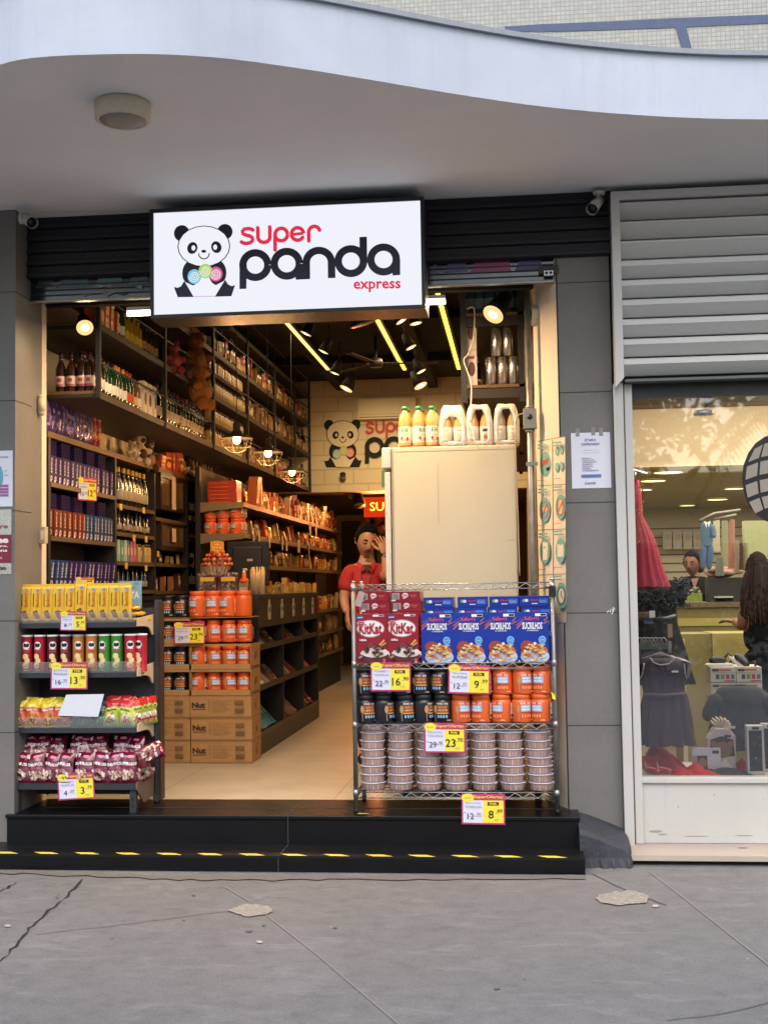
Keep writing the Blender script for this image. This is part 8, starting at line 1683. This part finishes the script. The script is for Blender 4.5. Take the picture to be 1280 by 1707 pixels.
for k in range(5):
    q = W(1112+k*17, 900, 6.4); b = MB(); s_ = .05; b.box(q.x-s_, q.x+s_*.9, 6.4, 6.42, q.z-.1, q.z+.1, m('#a89c84', .5)); b.D(plane_fn(q.x, 6.399, q.z), [('e', 0, .03, .033, .035, m('#94897a')), ('r', -.035, -.08, .035, -.03, m(('#a88880', '#9a9ca0', '#a89c84')[k % 3]))]); tag(b.build('baby_set_card'), f'pale baby set card on the far slatted wall, {ords[k]} from the left', 'card', 'baby set cards')
heap_ = MB(); q = W(1208, 958, 3.4)
for i in range(16): heap_.ball((q.x+R.uniform(-.12, .12), 3.4+R.uniform(-.05, .05), q.z+R.uniform(-.01, .045)), .045, m('#b08878', .8), 7, 5, (1.3, 1, .6))
heap_.box(q.x-.16, q.x+.16, 3.3, 3.5, QF, q.z-.025, m('#2a2824', .6)); tag(heap_.build('pink_cloth_stack'), 'pile of pink cloths on a dark stand behind the woman', 'cloth')
b = MB(); q = W(1258, 900, 3.4)
b.box(xx(1240, 900, 3.9), 4.2, 3.9, 4.0, QF, zz(1250, 868, 3.9), m('#a0a478', .7)); tag(b.build('green_partition'), 'light green partition at the right of the clothes shop', 'partition')
o = E('ceiling_spot', W(1172, 655, .12)); tag(o, 'grey metal lamp hanging behind the top of the shop window', 'lamp'); b = MB(Matrix.Translation(-Vector(o.location))); b.tube([W(1174, 645, .1), W(1173, 658, .1), W(1181, 676, .08)], .022, m('#8a8c94', .4, .3), 8); b.build('arm', o); b = MB(Matrix.Translation(-Vector(o.location))); b.tube([W(1171, 690, .06)+Vector((0, 0, .02)), W(1171, 690, .06)-Vector((0, 0, .006))], [.05, .062], m('#9a9ca4', .35, .4), 16); b.build('lamp_head', o)
# round emblem on the glass at the right edge
em = E('window_emblem', W(1292, 798, .02)); tag(em, 'round black and white globe like emblem stuck on the glass at the right edge', 'emblem'); b = MB(Matrix.Translation(-Vector(em.location))); fn = lambda u, v, k: tuple(W(1292+u, 798+v, .018-.0006*k)); BKK, WTT = m('#0c0d0f', .4), m('#8c857a', .5)
I = [('e', 0, 0, 56, 74, BKK)]
for r0, r1 in ((-.72, -.42), (-.32, -.02), (.1, .38), (.48, .74)):
    for c0, c1 in ((-.9, -.55), (-.48, -.05), (.02, .45), (.5, .9)):
        pts = []
        for (c, r_) in ((c0, r0), (c1, r0), (c1, r1), (c0, r1)): 
            xx_ = c*56*math.sqrt(max(0, 1-r_*r_)); pts.append((xx_, r_*74-abs(c)*-6-10*(1-c*c)))
        I.append(('p', pts, WTT))
b.D(fn, I); b.build('printed_vinyl', em)
# ---- women ----
SK2 = m('#7c5038', .5, var=.06)
def wj(px, py, Y): return W(px, py, Y)
Yw = 4.6; hc2 = wj(1153, 940, Yw); w1 = E('person', (hc2.x, Yw, QF)); tag(w1, 'woman with tied dark hair and black blazer behind the far counter', 'person'); TW = Matrix.Translation(-Vector(w1.location)); b = MB(TW); hb = MB(TW)
V_, F_ = skin_mesh([([Vector((hc2.x+.06, Yw+.03, QF+.9)), wj(1160, 985, Yw), wj(1158, 966, Yw+.02), wj(1157, 957, Yw+.03), wj(1156, 948, Yw+.03)], [.12, .13, .06, .042, .042], None)], SK2); b.add(V_, F_, SK2, True)
T4 = Matrix.Translation(hc2) @ Matrix.Rotation(math.radians(-28), 4, 'Z') @ Matrix.Rotation(math.radians(4), 4, 'X'); head(b, hb, T4, SK2, m('#6c2c2c', .5), HR, .98); hb.ball(wj(1164, 941, Yw+.1), .06, HR, 12, 8, (1, 1, 1.4)); b.build('body', w1); hb.build('hair', w1)
b = MB(TW); BZ_ = m('#0b0c0e', .9, spec=.1)
V_, F_ = skin_mesh([([Vector((hc2.x+.06, Yw+.03, QF+.9)), wj(1160, 990, Yw), wj(1160, 973, Yw+.02), wj(1159, 963, Yw+.04)], [(.17, .13), (.19, .14), (.16, .11), (.07, .06)], None), ([wj(1146, 972, Yw), wj(1142, 1000, Yw-.04), wj(1138, 1012, Yw-.2)], [.075, .06, .05], 2), ([wj(1176, 972, Yw), wj(1184, 1000, Yw-.04), wj(1180, 1012, Yw-.2)], [.075, .06, .05], 2)], BZ_); b.add(V_, F_, BZ_, True); b.build('blazer', w1)
b = MB(TW); b.add([wj(1151, 965, Yw-.13), wj(1164, 963, Yw-.12), wj(1157, 983, Yw-.165)], [(0, 1, 2)], SK2); b.build('neckline', w1)
b = MB(TW); V_, F_ = skin_mesh([([Vector((hc2.x+.06, Yw+.03, QF+.92)), Vector((hc2.x+.06, Yw+.03, QF+.5)), Vector((hc2.x+.06, Yw+.03, QF+.05))], [(.17, .14), (.15, .13), (.12, .1)], None)], BZ_); b.add(V_, F_, BZ_, True); b.build('trousers', w1)
Yv = 1.7; hv = wj(1262, 950, Yv); w2 = E('person', (hv.x, Yv, QF)); tag(w2, 'woman seen from behind with long brown hair and black top', 'person'); TW = Matrix.Translation(-Vector(w2.location)); b = MB(TW); hb = MB(TW)
V_, F_ = skin_mesh([([Vector((hv.x+.04, Yv, QF+.95)), wj(1268, 1050, Yv), wj(1266, 1005, Yv), wj(1264, 985, Yv), wj(1263, 965, Yv)], [.13, .14, .1, .05, .048], None), ([wj(1243, 1008, Yv), wj(1236, 1045, Yv), wj(1224, 1036, Yv+.22)], [.06, .042, .03], 2), ([wj(1288, 1008, Yv), wj(1298, 1050, Yv), wj(1290, 1040, Yv+.2)], [.06, .042, .03], 2)], SK2); b.add(V_, F_, SK2, True)
T4 = Matrix.Translation(hv) @ Matrix.Rotation(math.radians(165), 4, 'Z'); head(b, hb, T4, SK2, m('#6c2c2c', .5), m('#20120c', .9, var=.4, spec=.15), 1.0); hand(b, wj(1224, 1036, Yv+.22), (-.7, .6, .1), (0, 0, -1), SK2, .9, .3, .1, 1); b.build('body', w2)
HB = m('#20120c', .85, var=.45, spec=.2)
V_, F_ = skin_mesh([([wj(1262, 938, Yv-.04), wj(1258, 965, Yv-.06), wj(1250, 1000, Yv-.08), wj(1247, 1030, Yv-.08)], [(.1, .1), (.12, .1), (.13, .07), (.07, .04)], None), ([wj(1270, 965, Yv-.06), wj(1278, 1005, Yv-.08), wj(1280, 1035, Yv-.08)], [(.1, .08), (.11, .07), (.06, .04)], 1)], HB); hb.add(V_, F_, HB, True)
for i in range(70):
    px = R.uniform(1240, 1288); py0 = R.uniform(935, 975); hb.tube([wj(lerp(px, 1262, .4), py0, Yv-.15), wj(px, py0+35, Yv-.185), wj(px+R.uniform(-4, 4), py0+R.uniform(60, 80), Yv-.17)], .004, R.choice((HB, m('#382014', .85, spec=.2), m('#140c08', .85, spec=.2))), 4)
hb.build('hair', w2)
b = MB(TW); V_, F_ = skin_mesh([([Vector((hv.x+.04, Yv, QF+.9)), wj(1268, 1060, Yv), wj(1266, 1012, Yv), wj(1264, 997, Yv)], [(.2, .15), (.2, .15), (.18, .12), (.08, .07)], None), ([wj(1243, 1010, Yv), wj(1237, 1036, Yv)], [.085, .07], 2), ([wj(1288, 1010, Yv), wj(1296, 1036, Yv)], [.085, .07], 2)], BZ_); b.add(V_, F_, BZ_, True); b.build('top', w2)
b = MB(TW); V_, F_ = skin_mesh([([Vector((hv.x+.04, Yv, QF+.95)), Vector((hv.x+.04, Yv, QF+.5)), Vector((hv.x+.04, Yv, QF+.05))], [(.2, .16), (.17, .15), (.13, .12)], None)], BZ_); b.add(V_, F_, BZ_, True); b.build('skirt', w2)

# =============== ACROSS THE STREET (seen mirrored in the window) ===============
def leafcloud(cen, rad, n, s, cols, seed):
    rr_ = random.Random(seed); b = MB()
    for i in range(n):
        a, c = rr_.uniform(0, 6.283), rr_.uniform(-1, 1); q = rr_.random()**.45; r2 = math.sqrt(1-c*c); k = 1+.25*math.sin(a*3)+.2*math.sin(c*7)
        p = Vector(cen)+Vector((rad[0]*q*r2*math.cos(a)*k, rad[1]*q*r2*math.sin(a)*k, rad[2]*q*c)); u = Vector([rr_.uniform(-1, 1) for _ in range(3)]).normalized(); v = u.orthogonal().normalized(); z = s*rr_.uniform(.6, 1.4)
        b.add([p-u*z, p+v*z*.45, p+u*z, p-v*z*.45], [(0, 1, 2, 3)], rr_.choice(cols))
    return b
LC = [m(c, .6, var=.1) for c in ('#2c3c1c', '#384a22', '#22301a', '#455a2a')]
for k, (x, y, h, r_) in enumerate(((2.2, -20, 5.6, 2.6), (8.5, -22, 6.5, 3.0), (-4, -22, 6, 2.8))):
    t = E('street_tree', (x, y, 0)); tag(t, ('leafy street tree across the road facing the shop', 'large leafy street tree at the right across the road', 'leafy street tree at the left across the road')[k], 'tree')
    b = MB(); b.tube([(0, 0, 0), (.1, 0, 1.5), (-.05, .1, h*.55), (.1, 0, h*.9)], [.2, .15, .12, .05], m('#4a4034', .9), 10); b.tube([(0, 0, h*.45), (1, .3, h*.8)], [.08, .03], m('#4a4034', .9), 8); b.tube([(0, 0, h*.5), (-1, -.3, h*.85)], [.08, .03], m('#4a4034', .9), 8); b.build('trunk', t)
    leafcloud((0, 0, h), (r_, r_, r_*.75), 1500, .19, LC, k).build('crown', t)
pt = E('palm_tree', (5.3, -17.5, 0)); tag(pt, 'palm tree with drooping fronds across the road', 'tree'); b = MB(); b.tube([(0, 0, 0), (.15, 0, 2), (.1, 0, 4.9)], [.16, .12, .1], m('#6a5c4a', .9), 10); b.build('trunk', pt); b = MB()
for k in range(15):
    a = k*2*math.pi/15+.2*math.sin(k); L_ = 2.0; ele = .9-.35*(k % 3)
    for i in range(26):
        t = i/26; p = Vector((L_*t*math.cos(a), L_*t*math.sin(a), 5+ele*t*1.6-1.9*t*t*1.3)); sd_ = Vector((-math.sin(a), math.cos(a), -.5)); ll_ = .5*math.sin(math.pi*(t*.8+.15))
        for s in (-1, 1): q = Vector((-math.sin(a)*s, math.cos(a)*s, -.75)).normalized()*ll_; f = Vector((math.cos(a), math.sin(a), -.2))*.04; b.add([p-f, p+f, p+q+f*2], [(0, 1, 2)], LC[(k+i) % 2])
b.build('crown', pt)
ob2 = E('opposite_building', (2, -32, 0)); tag(ob2, 'pale building across the road with rows of windows', 'building'); b = MB(); b.box(-16, 16, -6, 0, 0, 5, m('#b8a88c', .85, sc_=1)); b.build('wall', ob2)
for r_ in range(1):
    for c in range(10):
        b = MB(); b.box(-13+c*2.8, -11.6+c*2.8, .002, .05, 1.2+r_*2.8, 2.8+r_*2.8, m('#2c3238', .2)); b.build('window', ob2)
hd = leafcloud((3.5, -15.5, .8), (6, .5, .8), 2600, .1, LC, 9).build('hedge'); tag(hd, 'dark clipped hedge strip along the far edge of the pavement', 'hedge')
prune(ALLP)
